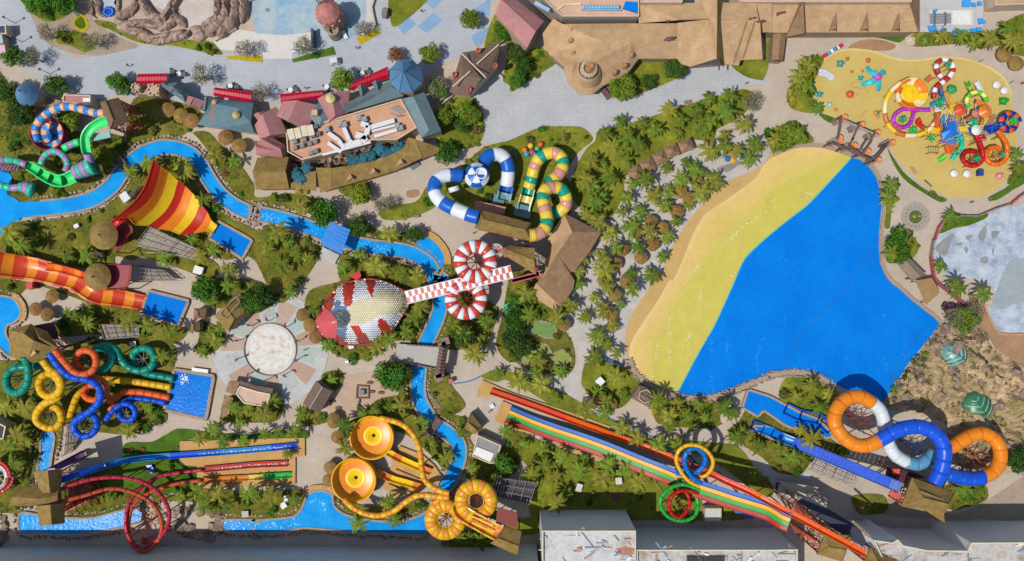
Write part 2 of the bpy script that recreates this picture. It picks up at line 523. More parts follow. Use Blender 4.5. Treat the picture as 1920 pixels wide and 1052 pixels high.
lawn("02 1650 1060 1680 900 1760 860 1900 900 | 12 0 950 200 900 190 1000 120 1060 | 03 1700 10 1650 0", A_, 1.0)
lawn("03 940 170 1130 160 1250 100 1350 60 1600 90 1900 100 | 13 340 60 370 140 -20 150 | 03 1350 150 1480 340 1480 500 1200 560 760 700 500 700 480 460 600 420 900 300", LAWN3, 0.4)
lawn("03 500 690 700 560 1000 500 1300 560 1480 510 1920 530 | 13 340 510 380 560 350 640 280 700 0 735 | 03 1850 735 1700 720 1500 620 1300 600 900 640 700 715", A_, 0.9)
lawn("13 590 580 660 600 900 640 1260 600 1270 690 1150 735 900 735 720 700 620 660", A_, 1.0)
lawn("13 1480 850 1700 800 1800 900 1760 960 1400 930", A_, 1.2)
lawn("13 1590 270 1700 250 1830 230 1900 100 1980 60 1980 330 1800 460 1640 420", A_, 1.0)
lawn("03 -100 610 60 620 160 640 160 690 60 690 -100 680", A_, 1.0)
lawn("13 1860 750 1960 740 2140 720 2140 830 1920 850", LAWN, 0.6)
DECK = mat('#c79c58', 0.8, 0.1, 0.4, 0.1, 5, hex2='#b58a4a')
region('landing_deck', "03 1355 150 1920 135 | 13 0 135 90 130 370 125 370 262 300 268 300 470 240 480 0 490 | 03 1490 505 1480 335 1355 330", 0.50, DECK, 1, True, 0.4)
region('landing_deck', "13 1080 185 1250 250 1340 330 1400 420 1390 470 1290 480 1180 560 1050 570 950 500 1000 380", 0.50, DECK, 1, True, 0.4)
region('landing_deck', "12 1700 745 1760 770 | 22 0 840 480 1000 | 23 740 40 715 85 550 40 | 12 1900 870 1650 870", 0.50, DECK, 1, True, 0.4)
region('landing_deck', "12 1790 1052 1850 900 1920 930 | 23 0 40 300 130 420 200 550 230 730 270 700 300 560 270 380 200 200 110 0 60", 0.504, DECK, 1, True, 0.4)
# -- water
def water(h, hd, gl=0.35, rough=0.12):
 m = mat(h, rough, 0.05, 0.08, gl, 1.6, hex2=hd, spec=0.45)
 return m
POOLB = mat('#0f7edc', 0.16, 0.07, 0.12, 0.15, 1.6, hex2='#0a72d2', spec=0.012)
RIVERB = mat('#26a4ec', 0.14, 0.07, 0.25, 0.2, 1.5, hex2='#118ade', spec=0.018)
STONEE = mat('#b5a48f', 0.9, 0.3, 1.5, 0.5, 4, hex2='#85766a', spec=0.15)
def stones_along(mb, pts, z, size, jit=0.25):
 """a row of rough stones along a bank"""
 rs = resample(pts, size * 0.95)
 for i, p in enumerate(rs):
  if R.random() < 0.1: continue
  t = rs[min(i + 1, len(rs) - 1)] - rs[max(i - 1, 0)]
  a = math.atan2(t.y, t.x) + R.uniform(-jit, jit)
  s = size * R.uniform(0.6, 1.25)
  hh = R.uniform(0.25, 0.6)
  c = Vector((p.x + R.uniform(-.2, .2), p.y + R.uniform(-.2, .2), 0))
  n = 6
  base, top = [], []
  for k in range(n):
   q = a + 2 * math.pi * k / n
   rr = s * 0.55 * R.uniform(0.8, 1.15)
   base.append((c.x + rr * math.cos(q), c.y + rr * 0.8 * math.sin(q), 0))
   top.append((c.x + rr * .75 * math.cos(q), c.y + rr * .62 * math.sin(q), z + hh * R.uniform(0.8, 1.1)))
  o = [(k, (k + 1) % n, n + (k + 1) % n, n + k) for k in range(n)] + [tuple(range(n, 2 * n))]
  mb.add(base + top, o)
bank = MB()
kerbs = MB()
def bank_line(pts, z=0.42, wdt=0.45):
 """a smooth masonry bank with loose stones on the land side"""
 pts = resample([Vector((p[0], p[1], 0)) for p in pts], 0.8)
 fr = frames(pts)
 prof = [(-wdt / 2, 0), (wdt / 2, 0), (wdt / 2, z + 0.16), (-wdt / 2, z + 0.16)]
 kerbs.sweep(pts, fr, prof)
RZ = 0.42
river_c = cat([w(*p) for p in P("01 -60 520 150 525 400 505 600 475 740 425 850 340 910 255 990 170 1100 95 1250 55 1400 85 1500 170 1570 290 1660 410 1780 500 1920 560 | 11 0 550 200 590 400 655 560 720 740 775 900 805 1100 830 1230 880 1310 950 1350 1052 | 12 1390 -20 1385 120 1370 250 1320 370 1270 480 1235 600 1222 700 1215 800 1230 900 1290 1010 | 13 1330 20 1440 90 1520 180 1515 300 1460 430 1400 520 1370 600")], 6)
hw_ = []
for p in river_c:
 hw_.append(1.62 if p.x > -77 else 1.75)
rl, rr_ = band(river_c, hw_)
mb = MB()
poly = [(p.x, p.y, RZ) for p in rl] + [(p.x, p.y, RZ) for p in rr_]
n = len(rl)
mb.add(poly, [(i, n + i, n + i + 1, i + 1) for i in range(n - 1)])
o = mb.build('lazy_river', RIVERB); o['kind'] = 'structure'
LINES.append(([(p.x, p.y) for p in resample(river_c, 0.8)], 2.0))
NL = len(rl)
bank_line(rl[10:]); bank_line(rr_[8:])
ol, _ = band(river_c, 2.5); _, orr = band(river_c, 2.5)
stones_along(bank, ol[8:], 0.1, 0.9); stones_along(bank, orr[8:], 0.1, 0.9)
def pool(name, s, z=RZ, m=None, sm=4, stone=True, wdt=0.45, kb=True):
 poly = gpoly(s, sm)
 mb = MB()
 mb.prism(poly, z, z, sides=False)
 o = mb.build(name, m or RIVERB); o['kind'] = 'structure'
 block(poly)
 pts = [Vector((p[0], p[1], 0)) for p in poly + poly[:1]]
 if kb: bank_line(pts, z, wdt)
 if stone:
  _, outer = band(pts, 1.0)
  stones_along(bank, outer, 0.1, 0.8)
 LINES.append(([(p.x, p.y) for p in resample(pts, 0.8)], 0.9))
 return poly
pool('lazy_river_pool', "01 -90 240 60 240 100 300 60 400 150 460 160 590 90 620 20 710 -90 740", RZ + 0.004, kb=False, stone=False)
pool('lazy_river_pool', "02 -90 110 0 112 100 130 155 180 165 260 110 320 60 340 60 420 130 510 80 570 0 500 -90 470", RZ)
pool('lazy_river_pool', "11 1200 790 1250 735 1330 735 1400 805 1420 890 1390 960 1330 980 1220 900", RZ + 0.006, kb=False, stone=False)
pool('lower_river', "13 -20 742 200 725 300 705 350 640 390 545 450 522 520 522 575 555 595 640 690 705 900 745 1100 742 1260 690 1380 590 1440 600 1380 700 1300 760 1260 850 1080 845 800 835 500 808 350 800 200 830 -20 842 | 03 1920 842 1700 822 1670 780 1690 738 1920 738", RZ + 0.01)
pool('lower_river', "03 160 690 300 700 500 722 700 722 900 672 1060 640 1075 735 980 780 900 800 700 835 500 850 300 840 160 830", RZ)
pool('side_channel', "03 320 90 415 95 400 250 372 378 290 378 310 250", RZ)
pool('splash_pool', "02 1125 75 1425 150 1345 340 1065 245", 0.55, POOLB, 1, False, 0.6)
pool('splash_pool', "02 1315 665 1612 712 1552 1040 1240 970", 0.55, POOLB, 1, False, 0.7)
pool('splash_pool', "01 1640 605 1900 750 1825 890 1575 735", 0.55, POOLB, 1, False, 0.6)
pool('splash_pool', "22 1765 815 1925 865 | 32 230 985 370 1035 | 33 480 100 440 130 300 70 200 60 120 30 | 22 1900 985 1880 970 1840 1020 1720 950", 0.55, POOLB, 1, False, 0.5)
pool('splash_pool', "33 -120 30 20 40 180 130 100 160 -60 100", 0.55, POOLB, 1, False, 0.4)
mb = MB()
def crescent(s, wd):
 pts = resample(cat([w(*p) for p in P(s)], 6), 0.6)
 l, r = band(pts, wd)
 m = MB()
 k = len(l)
 m.add([(p.x, p.y, 0.5) for p in l] + [(p.x, p.y, 0.5) for p in r], [(i, k + i, k + i + 1, i + 1) for i in range(k - 1)])
 o = m.build('entry_beach', DECK); o['kind'] = 'structure'
 LINES.append(([(p.x, p.y) for p in pts], wd + 0.3))
crescent("11 1230 705 1310 712 1380 770 1430 850 1440 930", 0.75)
crescent("02 110 105 165 170 185 230 165 300", 0.8)
crescent("13 360 545 430 508 520 505 600 535", 0.8)
# -- wave pool
BEACH = mat('#c6a260', 0.75, 0.06, 0.15, 0.1, 5, hex2='#bb9757')
BEACH2 = mat('#dfbf7a', 0.6, 0.06, 0.1, 0.1, 5, hex2='#d5b56c')
SHALL = mat('#cbbd5e', 0.16, 0.07, 0.07, 0.1, 2, hex2='#c3b856', spec=0.05)
region('beach', "31 40 112 | 21 1900 40 1935 120 1830 220 1560 335 1430 480 1290 650 1205 800 1125 980 1080 1052 | 22 1030 60 900 250 850 420 870 590 960 745 1150 835 1240 842 1600 200 | 21 1920 725 | 31 480 290", 0.05, BEACH, 3, True)
region('wet_beach', "31 618 137 500 82 350 57 200 62 60 112 | 21 1880 190 1820 290 1570 470 1440 560 1350 720 1290 870 1210 1050 | 22 1180 0 1080 170 970 330 890 470 882 590 980 745 1150 826 1240 840 1600 200 | 21 1920 725 | 31 480 290", 0.075, BEACH2, 3)
def lerp_hex(a, b, t):
 return '#' + ''.join('%02x' % round(int(a[i:i + 2], 16) * (1 - t) + int(b[i:i + 2], 16) * t) for i in (1, 3, 5))
def n_pts(s, n):
 q = cat([Vector((x, y, 0)) for x, y in P(s)], 5)
 L_ = sum((b - a).length for a, b in zip(q, q[1:]))
 return resample(q, L_ / n)[:n + 1]
ea = n_pts("31 618 137 500 82 350 57 200 62 60 112 | 21 1880 190 1820 290 1570 470 1440 560 1350 720 1290 870 1210 1050 | 22 1180 0 1080 170 970 330 890 470 882 590 980 745 1150 826 1240 840", 60)
eb = n_pts("31 618 137 560 108 420 190 200 300 0 420 | 21 1860 520 1700 640 1560 790 1440 960 | 22 1330 40 1250 200 1190 330 1120 480 1050 640 1060 740 1130 810 1240 840", 60)
for k in range(1, 8):
 f = (k / 8) ** 1.7
 line = [a.lerp(b, k / 8) + Vector((2.2 * noise.noise(Vector((i * .25, k * .7, 0))) * min(1, i / 8, (60 - i) / 8), 0, 0)) for i, (a, b) in enumerate(zip(ea, eb))]
 region('wet_beach', [(p.x, p.y) for p in line[:60]] + P("22 1240 840 1600 200 | 21 1920 725 | 31 480 290"), 0.075 + .003 * k, mat(lerp_hex('#dfbf7a', '#cbbd5e', f), .4, .06, .1, .1, 5, hex2=lerp_hex('#d5b56c', '#c3b856', f), spec=.05), 1)
region('shallow_water', "31 618 137 560 108 420 190 200 300 0 420 | 21 1860 520 1700 640 1560 790 1440 960 | 22 1330 40 1250 200 1190 330 1120 480 1050 640 1060 740 1130 810 1240 840 1400 540 1510 350 1590 180 1660 0 | 21 1700 980 1760 870 1920 725 | 31 160 590 300 480 480 290", 0.10, SHALL, 2)
wave_poly = region('wave_pool_water', "31 622 134 480 290 300 480 160 590 0 720 | 21 1760 870 1700 980 1670 1052 | 22 1590 180 1510 350 1400 540 1240 840 1300 856 1450 860 1600 832 1750 772 1920 702 | 32 0 690 200 668 350 692 480 760 620 830 860 905 1030 650 1150 500 1282 330 1230 270 1080 150 980 60 910 0 | 31 900 1052 840 930 830 700 850 500 830 340 780 230 700 160", 0.13, POOLB, 2, True)
EDGE = mat('#4fb8b0', 0.3, 0.1, 0.5)
pts = resample(cat([w(*p) for p in P("31 620 137 480 290 300 480 160 590 0 720 | 21 1760 870 1700 980 1670 1052 | 22 1590 180 1510 350 1400 540 1240 840")], 5), 1.0)
l, r = band(pts, 0.13)
mb = MB(); k = len(l)
mb.add([(p.x, p.y, 0.16) for p in l] + [(p.x, p.y, 0.16) for p in r], [(i, k + i, k + i + 1, i + 1) for i in range(k - 1)])
o = mb.build('pool_floor_stripe', EDGE); o['kind'] = 'structure'
def kerb_path(s, wd, hgt, m, nm='pool_kerb'):
 pts = resample(cat([w(*p) for p in P(s)], 5), 0.7)
 mb = MB()
 mb.sweep(pts, frames(pts), [(-wd / 2, 0), (wd / 2, 0), (wd / 2, hgt), (-wd / 2, hgt)])
 o = mb.build(nm, m); o['kind'] = 'structure'
 LINES.append(([(p.x, p.y) for p in pts], wd / 2 + 0.2))
 return pts
KST = mat('#b39c86', 0.9, 0.22, 2.0, 0.5, 4, hex2='#93806c')
kp = kerb_path("22 880 590 920 690 1010 770 1150 845 1300 875 1450 880 1600 850 1750 790 1920 720 | 32 0 712 200 688 350 712 470 775", 1.1, 0.45, KST)
stones_along(bank, band(kp, 0.75)[1], 0.3, 0.75); stones_along(bank, band(kp, 0.75)[0], 0.1, 0.6)
kp = kerb_path("31 40 112 140 70 250 40 400 42 540 85 630 118 715 150 795 222 850 340 868 500 848 700 858 930 915 1045 | 32 990 55 1090 145 1240 262 1300 320", 0.75, 0.4, KST)
FOAM = mat('#dfe6d0', 0.6, 0.1, 2.0)
FOAM_GLINT_C = mat('#8fd0f2', 0.4, 0.1, 1.0)
FOAM_GLINT_B = mat('#3d9be8', 0.3, 0.15, 1.0)
def foam_glint(s, wd, m, z, dens=0.6):
 pts = resample(cat([w(*p) for p in P(s)], 5), 0.35)
 mb = MB()
 for p in pts:
  for _ in range(2):
   if R.random() > dens: continue
   x, y = p.x + R.gauss(0, wd), p.y + R.gauss(0, wd)
   a, sx, sy = R.uniform(0, 3.14), R.uniform(0.1, 0.32), R.uniform(0.03, 0.1)
   vs = []
   for k in range(7):
    q = 2 * math.pi * k / 7
    u, v = sx * math.cos(q) * R.uniform(.6, 1.2), sy * math.sin(q) * R.uniform(.6, 1.3)
    vs.append((x + u * math.cos(a) - v * math.sin(a), y + u * math.sin(a) + v * math.cos(a), z))
   mb.add(vs, [tuple(range(7))])
 if mb.f: mb.build('foam_glint', m, kind='stuff')
for s in ("21 1920 510 1800 600 1700 680 1590 770 1560 800", "21 1400 940 1340 1010 1310 1052 | 22 1300 20", "22 1190 240 1180 330 1180 450 1185 600",
  "22 1330 380 1320 480 1310 610", "22 1090 450 1075 600", "22 1630 0 1590 20", "31 0 470 60 440", "31 230 430 330 400", "22 1180 780 1190 840", "21 1670 980 1640 1040", "22 1050 660 1040 760", "22 1420 60 1390 250"):
 foam_glint(s, 0.22, FOAM, 0.118, 0.45)
for s in ("22 1490 430 1480 580", "22 1890 430 1840 560 1840 690", "22 1340 740 1345 830", "22 1480 690 1520 830", "22 1620 470 1610 540", "32 860 560 890 680", "32 350 650 355 680", "32 1010 540 1050 600",
  "31 90 860 120 900", "32 580 560 590 620", "32 140 290 130 330", "32 870 260 890 290"):
 foam_glint(s, 0.25, FOAM_GLINT_B, 0.146, 0.5)
for s in ("01 1680 450 1800 510 1920 560", "11 0 540 100 570 200 600 300 620 400 650 480 700", "11 30 580 150 600 300 640", "11 760 770 900 800 1000 820", "12 1240 700 1240 800", "12 1250 880 1300 960", "13 380 560 480 600 520 680", "13 0 780 150 775 300 760", "03 1700 780 1900 780"):
 foam_glint(s, .55, FOAM_GLINT_B if s[0] != '1' else FOAM_GLINT_C, .445, .6)  # foam on the rapids; sun glitter of the lower river painted as pale flecks
bank.build('bank_stones', STONEE, kind='stuff')
kerbs.build('river_bank', KST)['kind'] = 'structure'
t = thing('buoy_line', 'dotted rope of dark buoys strung diagonally across the blue wave pool', 'buoy line', w(*P("32 350 300")[0]))
mb = MB(); rp = MB()
pts = resample([w(*p, 0.0) for p in P("31 790 820 650 1000 | 32 560 60 480 150 400 240 300 370 200 480 100 640")], 0.85)
for a, b in zip(pts, pts[1:]):
 rp.bar((a.x, a.y, 0.2), (b.x, b.y, 0.2), 0.03, 4)
for p in pts:
 mb.lathe((p.x, p.y, 0.2), [(0.0, -.1), (.13, -.06), (.15, 0), (.13, .08), (0, .12)], 6)
rp.build('rope', mat('#3a5a78', 0.8), t); mb.build('buoys', mat('#2a5f9c', 0.5), t, kind='stuff')
t = thing('buoy_line', 'short faint rope of buoys along the rocky edge of the wave pool', 'buoy line', w(*P("32 1000 580")[0]))
mb = MB(); rp = MB()
pts = resample([w(*p, 0.0) for p in P("32 1170 370 1080 470 990 610 900 760 850 860")], 1.1)
for a, b in zip(pts, pts[1:]):
 rp.bar((a.x, a.y, 0.2), (b.x, b.y, 0.2), 0.03, 4)
for p in pts:
 mb.lathe((p.x, p.y, 0.2), [(0.0, -.1), (.13, -.06), (.15, 0), (.13, .08), (0, .12)], 6)
rp.build('rope', mat('#3a5a78', 0.8), t); mb.build('buoys', mat('#2a5f9c', 0.5), t, kind='stuff')
# -- playground floor, drained pools, circular plaza
PLAY = mat('#c9b061', 0.7, 0.06, 0.2, 0.1, 6, hex2='#bfa657')
pp = region('playground_floor', "30 340 720 360 600 400 470 440 430 520 395 640 380 800 400 960 455 1130 465 1300 440 1480 455 1640 510 1760 600 1820 720 1850 900 1870 1052 | 31 1870 50 1840 180 1800 280 1700 370 1600 425 1440 435 1320 410 1200 350 1060 240 960 120 890 20 | 30 800 990 640 905 500 880 400 830", 0.06, PLAY, 4, True, 0.0)
kp = kerb_path("30 400 470 440 430 520 388 640 372 800 392 960 446 1130 456 1300 431 1480 446 1640 502 1765 590 1828 715", 0.5, 0.12, mat('#d4bd72', 0.7), 'playground_kerb')
LAKE = mat('#c3c9cf', 0.7, 0.18, 0.3, 0.15, 3, hex2='#7f8da1', hex3='#adb7c3')
LAKE2 = mat('#8d979e', 0.5, 0.14, 0.3, 0.1, 3, hex2='#a2a9a8')
region('drained_lake', "31 1250 750 1320 690 1500 640 1640 565 1740 512 1840 500 2000 560 | 32 2000 390 1900 388 1760 392 1680 340 1640 250 1690 150 1690 60 1600 0 | 31 1480 1030 1340 1000 1240 860", 0.03, LAKE, 4, True)
region('puddle', "31 1860 870 1900 900 2000 940 | 32 2000 120 1830 180 1740 220 1680 160 1720 60 | 31 1760 1010 1800 920", 0.04, LAKE2, 4)
for s in ("31 1580 700 1630 640 1640 700 1610 760 1580 740", "31 1680 680 1740 685 1690 740 1675 710", "31 1590 890 1640 870 1650 920 1600 920", "31 1680 830 1700 780 1690 870 1720 860 1690 870", "31 1410 770 1460 770 1450 785 1420 790",
  "31 1470 800 1500 810 1490 850 1475 830", "31 1480 720 1540 710 1500 750", "31 1260 790 1400 690 1360 790 1340 860 1280 850"):
 region('stain', s, 0.045, mat('#8b8d8c', 0.5, 0.15, 0.5), 3)
region('drained_pool', "10 -120 -80 | 10 -30 20 0 250 200 262 420 240 440 250 450 350 600 330 700 290 800 200 820 60 830 -80", 0.025, mat('#a9b4b8', 0.6, 0.12, 0.15, 0.1, 4, hex2='#5f97bd', hex3='#9fb2b8'), 2)
region('pool_deck', "00 1600 310 1780 220 1920 240 | 10 0 250 200 265 430 240 440 330 270 400 270 440 50 440 50 400 | 00 1920 400 1640 370", 0.03, mat('#cfc9c2', 0.85, 0.06, 0.3), 1)
region('pool_deck', "10 820 -80 900 -80 890 60 900 150 900 210 800 240 830 100", 0.03, mat('#c4bfba', 0.85, 0.06, 0.3), 1)
BLUEPAV = mat('#6f96bd', 0.8, 0.12, 0.6, 0.1, 6, hex2='#88a6c0')
for s in ("10 1060 200 1150 130 1200 180 1110 260", "10 1210 200 1330 95 1395 150 1280 250", "10 1270 20 1320 -20 1410 -10 1330 70", "10 1610 270 1750 200 1700 330 1650 350", "10 1640 70 1760 -20 1750 120 1700 110"):
 region('paving_inlay', s, 0.032, BLUEPAV, 1)
def disc(name, c, r, z, m, r0=0.0, a0=0.0, a1=2 * math.pi, n=40):
 mb = MB()
 outer = [(c.x + r * math.cos(a0 + (a1 - a0) * i / n), c.y + r * math.sin(a0 + (a1 - a0) * i / n), z) for i in range(n + 1)]
 if r0 > 0:
  inner = [(c.x + r0 * math.cos(a0 + (a1 - a0) * i / n), c.y + r0 * math.sin(a0 + (a1 - a0) * i / n), z) for i in range(n + 1)]
  mb.add(outer + inner, [(i, i + 1, n + 2 + i, n + 1 + i) for i in range(n)])
 else:
  mb.add(outer + [(c.x, c.y, z)], [(i, i + 1, n + 1) for i in range(n)])
 o = mb.build(name, m); o['kind'] = 'structure'
 return o
RC = w(*P("12 110 515")[0])
disc('round_plaza', RC, 13.0, 0.11, mat('#c4c2be', 0.8, 0.16, 0.4, 0.1, 5, hex2='#a8aaac'))
PA = [mat('#a98a74', 0.8, 0.24, 1.1, hex2='#b49a86'), mat('#9fb0a4', 0.8, 0.2, 1.0, hex2='#a9b5ac'), mat('#b0927c', 0.8, 0.24, 1.2, hex2='#b9a391'), mat('#adb1ac', 0.8, 0.18, 0.6)]
for i in range(14):
 a = 2 * math.pi * i / 14 + 0.1
 disc('plaza_paving', RC, 10.2 if i % 2 else 11.2, 0.114, PA[i % 4], 6.1, a, a + 2 * math.pi / 14 - 0.06, 6)
disc('plaza_paving', RC, 5.9, 0.118, mat('#d8d0c4', 0.8, 0.22, 1.1, 0.1, 4, hex2='#c2b6a8', hex3='#cfc8bc'))
disc('plaza_paving', RC, 5.0, 0.122, mat('#dcd8cf', 0.8, 0.26, 0.9, 0.1, 4, hex2='#c2a590', hex3='#d6d4cc'))
mb = MB()
mb.lathe((RC.x, RC.y, 0.11), [(5.75, 0), (5.75, .28), (5.95, .28), (5.95, 0)], 64)
mb.build('fountain_rim', mat('#4a4a4c', 0.6))['kind'] = 'structure'
block([(RC.x + 10.5 * math.cos(a / 4), RC.y + 10.5 * math.sin(a / 4)) for a in range(25)])
MC = w(*P("31 1105 575")[0])
disc('round_paving', MC, 3.3, 0.03, mat('#a99d8d', 0.8, 0.15, 1.0, hex2='#978b7e'))
block([(MC.x + 3.3 * math.cos(a / 4), MC.y + 3.3 * math.sin(a / 4)) for a in range(25)])
GREEN = mat('#6f8f4a', 0.9, 0.12, 0.8, 0.3, 6)
GREEN2 = mat('#8a9848', 0.9, 0.12, 0.8, 0.3, 6)
for s, m in (("22 110 390 170 310 250 310 320 340 330 420 260 430 200 410", GREEN), ("22 80 610 110 510 170 480 260 480 300 560 260 590 200 620 130 630", GREEN2), ("22 300 590 320 540 390 520 430 560 440 600 370 640 310 640", GREEN2)):
 lz[0] += 0.004
 p_ = region('garden_bed', s, lz[0] + 0.1, m, 4, True)
 mb = MB()
 pts = resample([Vector((a, b, 0)) for a, b in p_ + p_[:1]], 0.6)
 mb.sweep(pts, frames(pts), [(-.2, 0), (.2, 0), (.2, .5), (-.2, .5)])
 mb.build('bed_edge', STONE)['kind'] = 'structure'
region('sand_play_area', "12 500 940 640 720 960 680 1000 690 930 780 1050 820 1060 860 900 900 780 1050 700 1060", 0.03, mat('#c0a58c', 0.9, 0.12, 0.5, 0.4, 4, hex2='#b29a84'), 2)
region('path', "13 860 560 950 500 1010 560 960 590 900 590", 0.35, SANDP, 3)
# -- artificial rock landscape on the right
rp_ = gpoly("32 1290 320 1150 500 1030 650 950 780 860 905 900 960 1300 1060 | 33 1340 120 1400 250 1500 440 1700 400 1880 380 1960 250 1960 0 | 32 1960 700 1700 500 1560 330 1420 350", 3)
xs, ys = [p[0] for p in rp_], [p[1] for p in rp_]
st = 0.4
mb = MB()
nx, ny = int((max(xs) - min(xs)) / st) + 2, int((max(ys) - min(ys)) / st) + 2
idx = {}
def rockh(x, y):
 v = noise.noise(Vector((x * .16, y * .16, 3))) * 1.1 + noise.ridged_multi_fractal(Vector((x * .22, y * .22, 9)), 1.0, 2.1, 4, 1.0, 2.0) * 0.75
 v += noise.noise(Vector((x * .7, y * .7, 5))) * .55
 return max(0.05, v * 2.0 - .1)
def dist_edge(x, y):
 return min((p[0] - x) ** 2 + (p[1] - y) ** 2 for p in rp_e) ** 0.5
rp_e = [(p.x, p.y) for p in resample([Vector((a, b, 0)) for a, b in rp_ + rp_[:1]], 1.2)]
for j in range(ny):
 for i in range(nx):
  x, y = min(xs) + i * st, min(ys) + j * st
  if inside(rp_, x, y):
   idx[i, j] = len(mb.v)
   e = min(1.0, dist_edge(x, y) / 2.2)
   mb.v.append((x + R.uniform(-.1, .1), y + R.uniform(-.1, .1), rockh(x, y) * e + 0.02))
for (i, j), a in list(idx.items()):
 q = [idx.get((i + 1, j)), idx.get((i + 1, j + 1)), idx.get((i, j + 1))]
 if None not in q:
  mb.f.append((a, q[0], q[1], q[2])); mb.m.append(0)
ROCKT = mat('#d0b48c', 0.95, 0.28, 0.3, 1.0, 2.2, hex2='#857b46', hex3='#b59c7c', spec=0.05)
o = mb.build('rock_terrain', ROCKT); o['kind'] = 'structure'
ROCK_POLY = rp_
def rock_mesh(seed, nm='rock', rough=0.35):
 rr = random.Random(seed)
 bm = bmesh.new()
 bmesh.ops.create_icosphere(bm, subdivisions=2, radius=1.0)
 for v in bm.verts:
  n_ = noise.noise(v.co * 1.3 + Vector((seed, 0, 0))) * rough + noise.noise(v.co * 3.1 + Vector((seed, 5, 0))) * rough * .5
  v.co *= 1 + n_
  v.co.z *= 0.7
 me = bpy.data.meshes.new(nm)
 bm.to_mesh(me); bm.free()
 return me
ROCKM = [rock_mesh(i * 3.3, 'rock', .75) for i in range(6)]
for m_ in ROCKM: m_.materials.append(ROCK)
ROCKS = []
def rock_at(x, y, s, grp, z=0.0, rx=None):
 o = bpy.data.objects.new('rock', R.choice(ROCKM))
 COL.objects.link(o)
 o.location = (x, y, z + s * 0.15)
 o.rotation_euler = (0, 0, R.uniform(0, 6.28))
 o.scale = (s * R.uniform(.8, 1.4), s * R.uniform(.7, 1.1), s * R.uniform(.6, 1.0))
 ROCKS.append((o, grp))
 return o
cnt = 0
while cnt < 70:
 x, y = R.uniform(min(xs), max(xs)), R.uniform(min(ys), max(ys))
 if inside(rp_, x, y) and dist_edge(x, y) > 0.8:
  rock_at(x, y, R.choice([.4, .5, .7, .9, 1.2]), 'r', max(0, rockh(x, y) * min(1, dist_edge(x, y) / 2.2) - 0.3))
  cnt += 1
for p in resample(cat([w(*p) for p in P("32 1270 360 1180 480 1060 640 970 770 880 900")], 4), 1.5):
 rock_at(p.x + R.uniform(.3, 1.2), p.y - R.uniform(0, .8), R.uniform(.6, 1.15), 'e')
for s in ("33 -40 0 0 0",): pass
for p in resample(cat([w(*p) for p in P("03 1060 650 1150 600 1220 700 1230 790")], 4), 1.3):
 rock_at(p.x + R.uniform(-.6, .6), p.y + R.uniform(-.6, .6), R.uniform(.7, 1.3), 'l')
for p in resample(cat([w(*p) for p in P("03 1330 680 1450 660 1560 690 1660 700 1640 800 1560 860 1430 830 1340 780")], 4), 1.2):
 rock_at(p.x + R.uniform(-.6, .6), p.y + R.uniform(-.6, .6), R.uniform(.8, 1.5), 'l')
for p in resample(cat([w(*p) for p in P("03 -20 700 30 740 30 850 -10 900")], 4), 1.4):
 rock_at(p.x, p.y, R.uniform(.8, 1.4), 'l')
for p in resample(cat([w(*p) for p in P("12 1280 820 1310 900 1360 960")], 4), 1.3):
 rock_at(p.x + R.uniform(0, .8), p.y, R.uniform(.5, .9), 'c')
for p in resample(cat([w(*p) for p in P("11 1180 720 1230 700 1200 780")], 4), 0.9):
 rock_at(p.x, p.y, R.uniform(.5, .8), 'c')
for p in resample(cat([w(*p) for p in P("13 1100 735 1200 720 1260 680")], 4), 1.1):
 rock_at(p.x + R.uniform(-.4, .4), p.y + R.uniform(-.4, .4), R.uniform(.6, .9), 'c')
# -- buildings
def up_face(vs, f):
 n = Vector((0, 0, 0))
 for i in range(len(f)):
  a, b = vs[f[i]], vs[f[(i + 1) % len(f)]]
  n += a.cross(b)
 return f if n.z >= 0 else f[::-1]
def roof(t, pts, faces, m, name='roof', thick=0.3, label=None, smooth=False):
 """a roof given by survey points (px, py, height); its rim gets a fascia"""
 vs = [w(*p) for p in pts]
 faces = [tuple(up_face(vs, list(f))) for f in faces]
 mb = MB()
 mb.add(vs, faces)
 ec = {}
 for f in faces:
  for i in range(len(f)):
   e = (f[i], f[(i + 1) % len(f)])
   k = tuple(sorted(e))
   ec[k] = None if k in ec else e
 for k, e in ec.items():
  if e:
   a, b = vs[e[0]], vs[e[1]]
   d = Vector((0, 0, thick))
   mb.add([a, b, b - d, a - d], [(0, 3, 2, 1)])
 return mb.build(name, m, t, smooth, label)
def walls(t, poly, h, m, inset=0.08, name='wall', z0=0.0, blk=True):
 """walls under an eave outline given as world points"""
 c = sum((Vector((p[0], p[1], 0)) for p in poly), Vector()) / len(poly)
 q = ccw([tuple((Vector((p[0], p[1], 0)).lerp(c, inset)).xy) for p in poly])
 mb = MB()
 mb.prism(q, z0, h, bottom=False)
 if blk: block([(p[0], p[1]) for p in poly])
 return mb.build(name, m, t)
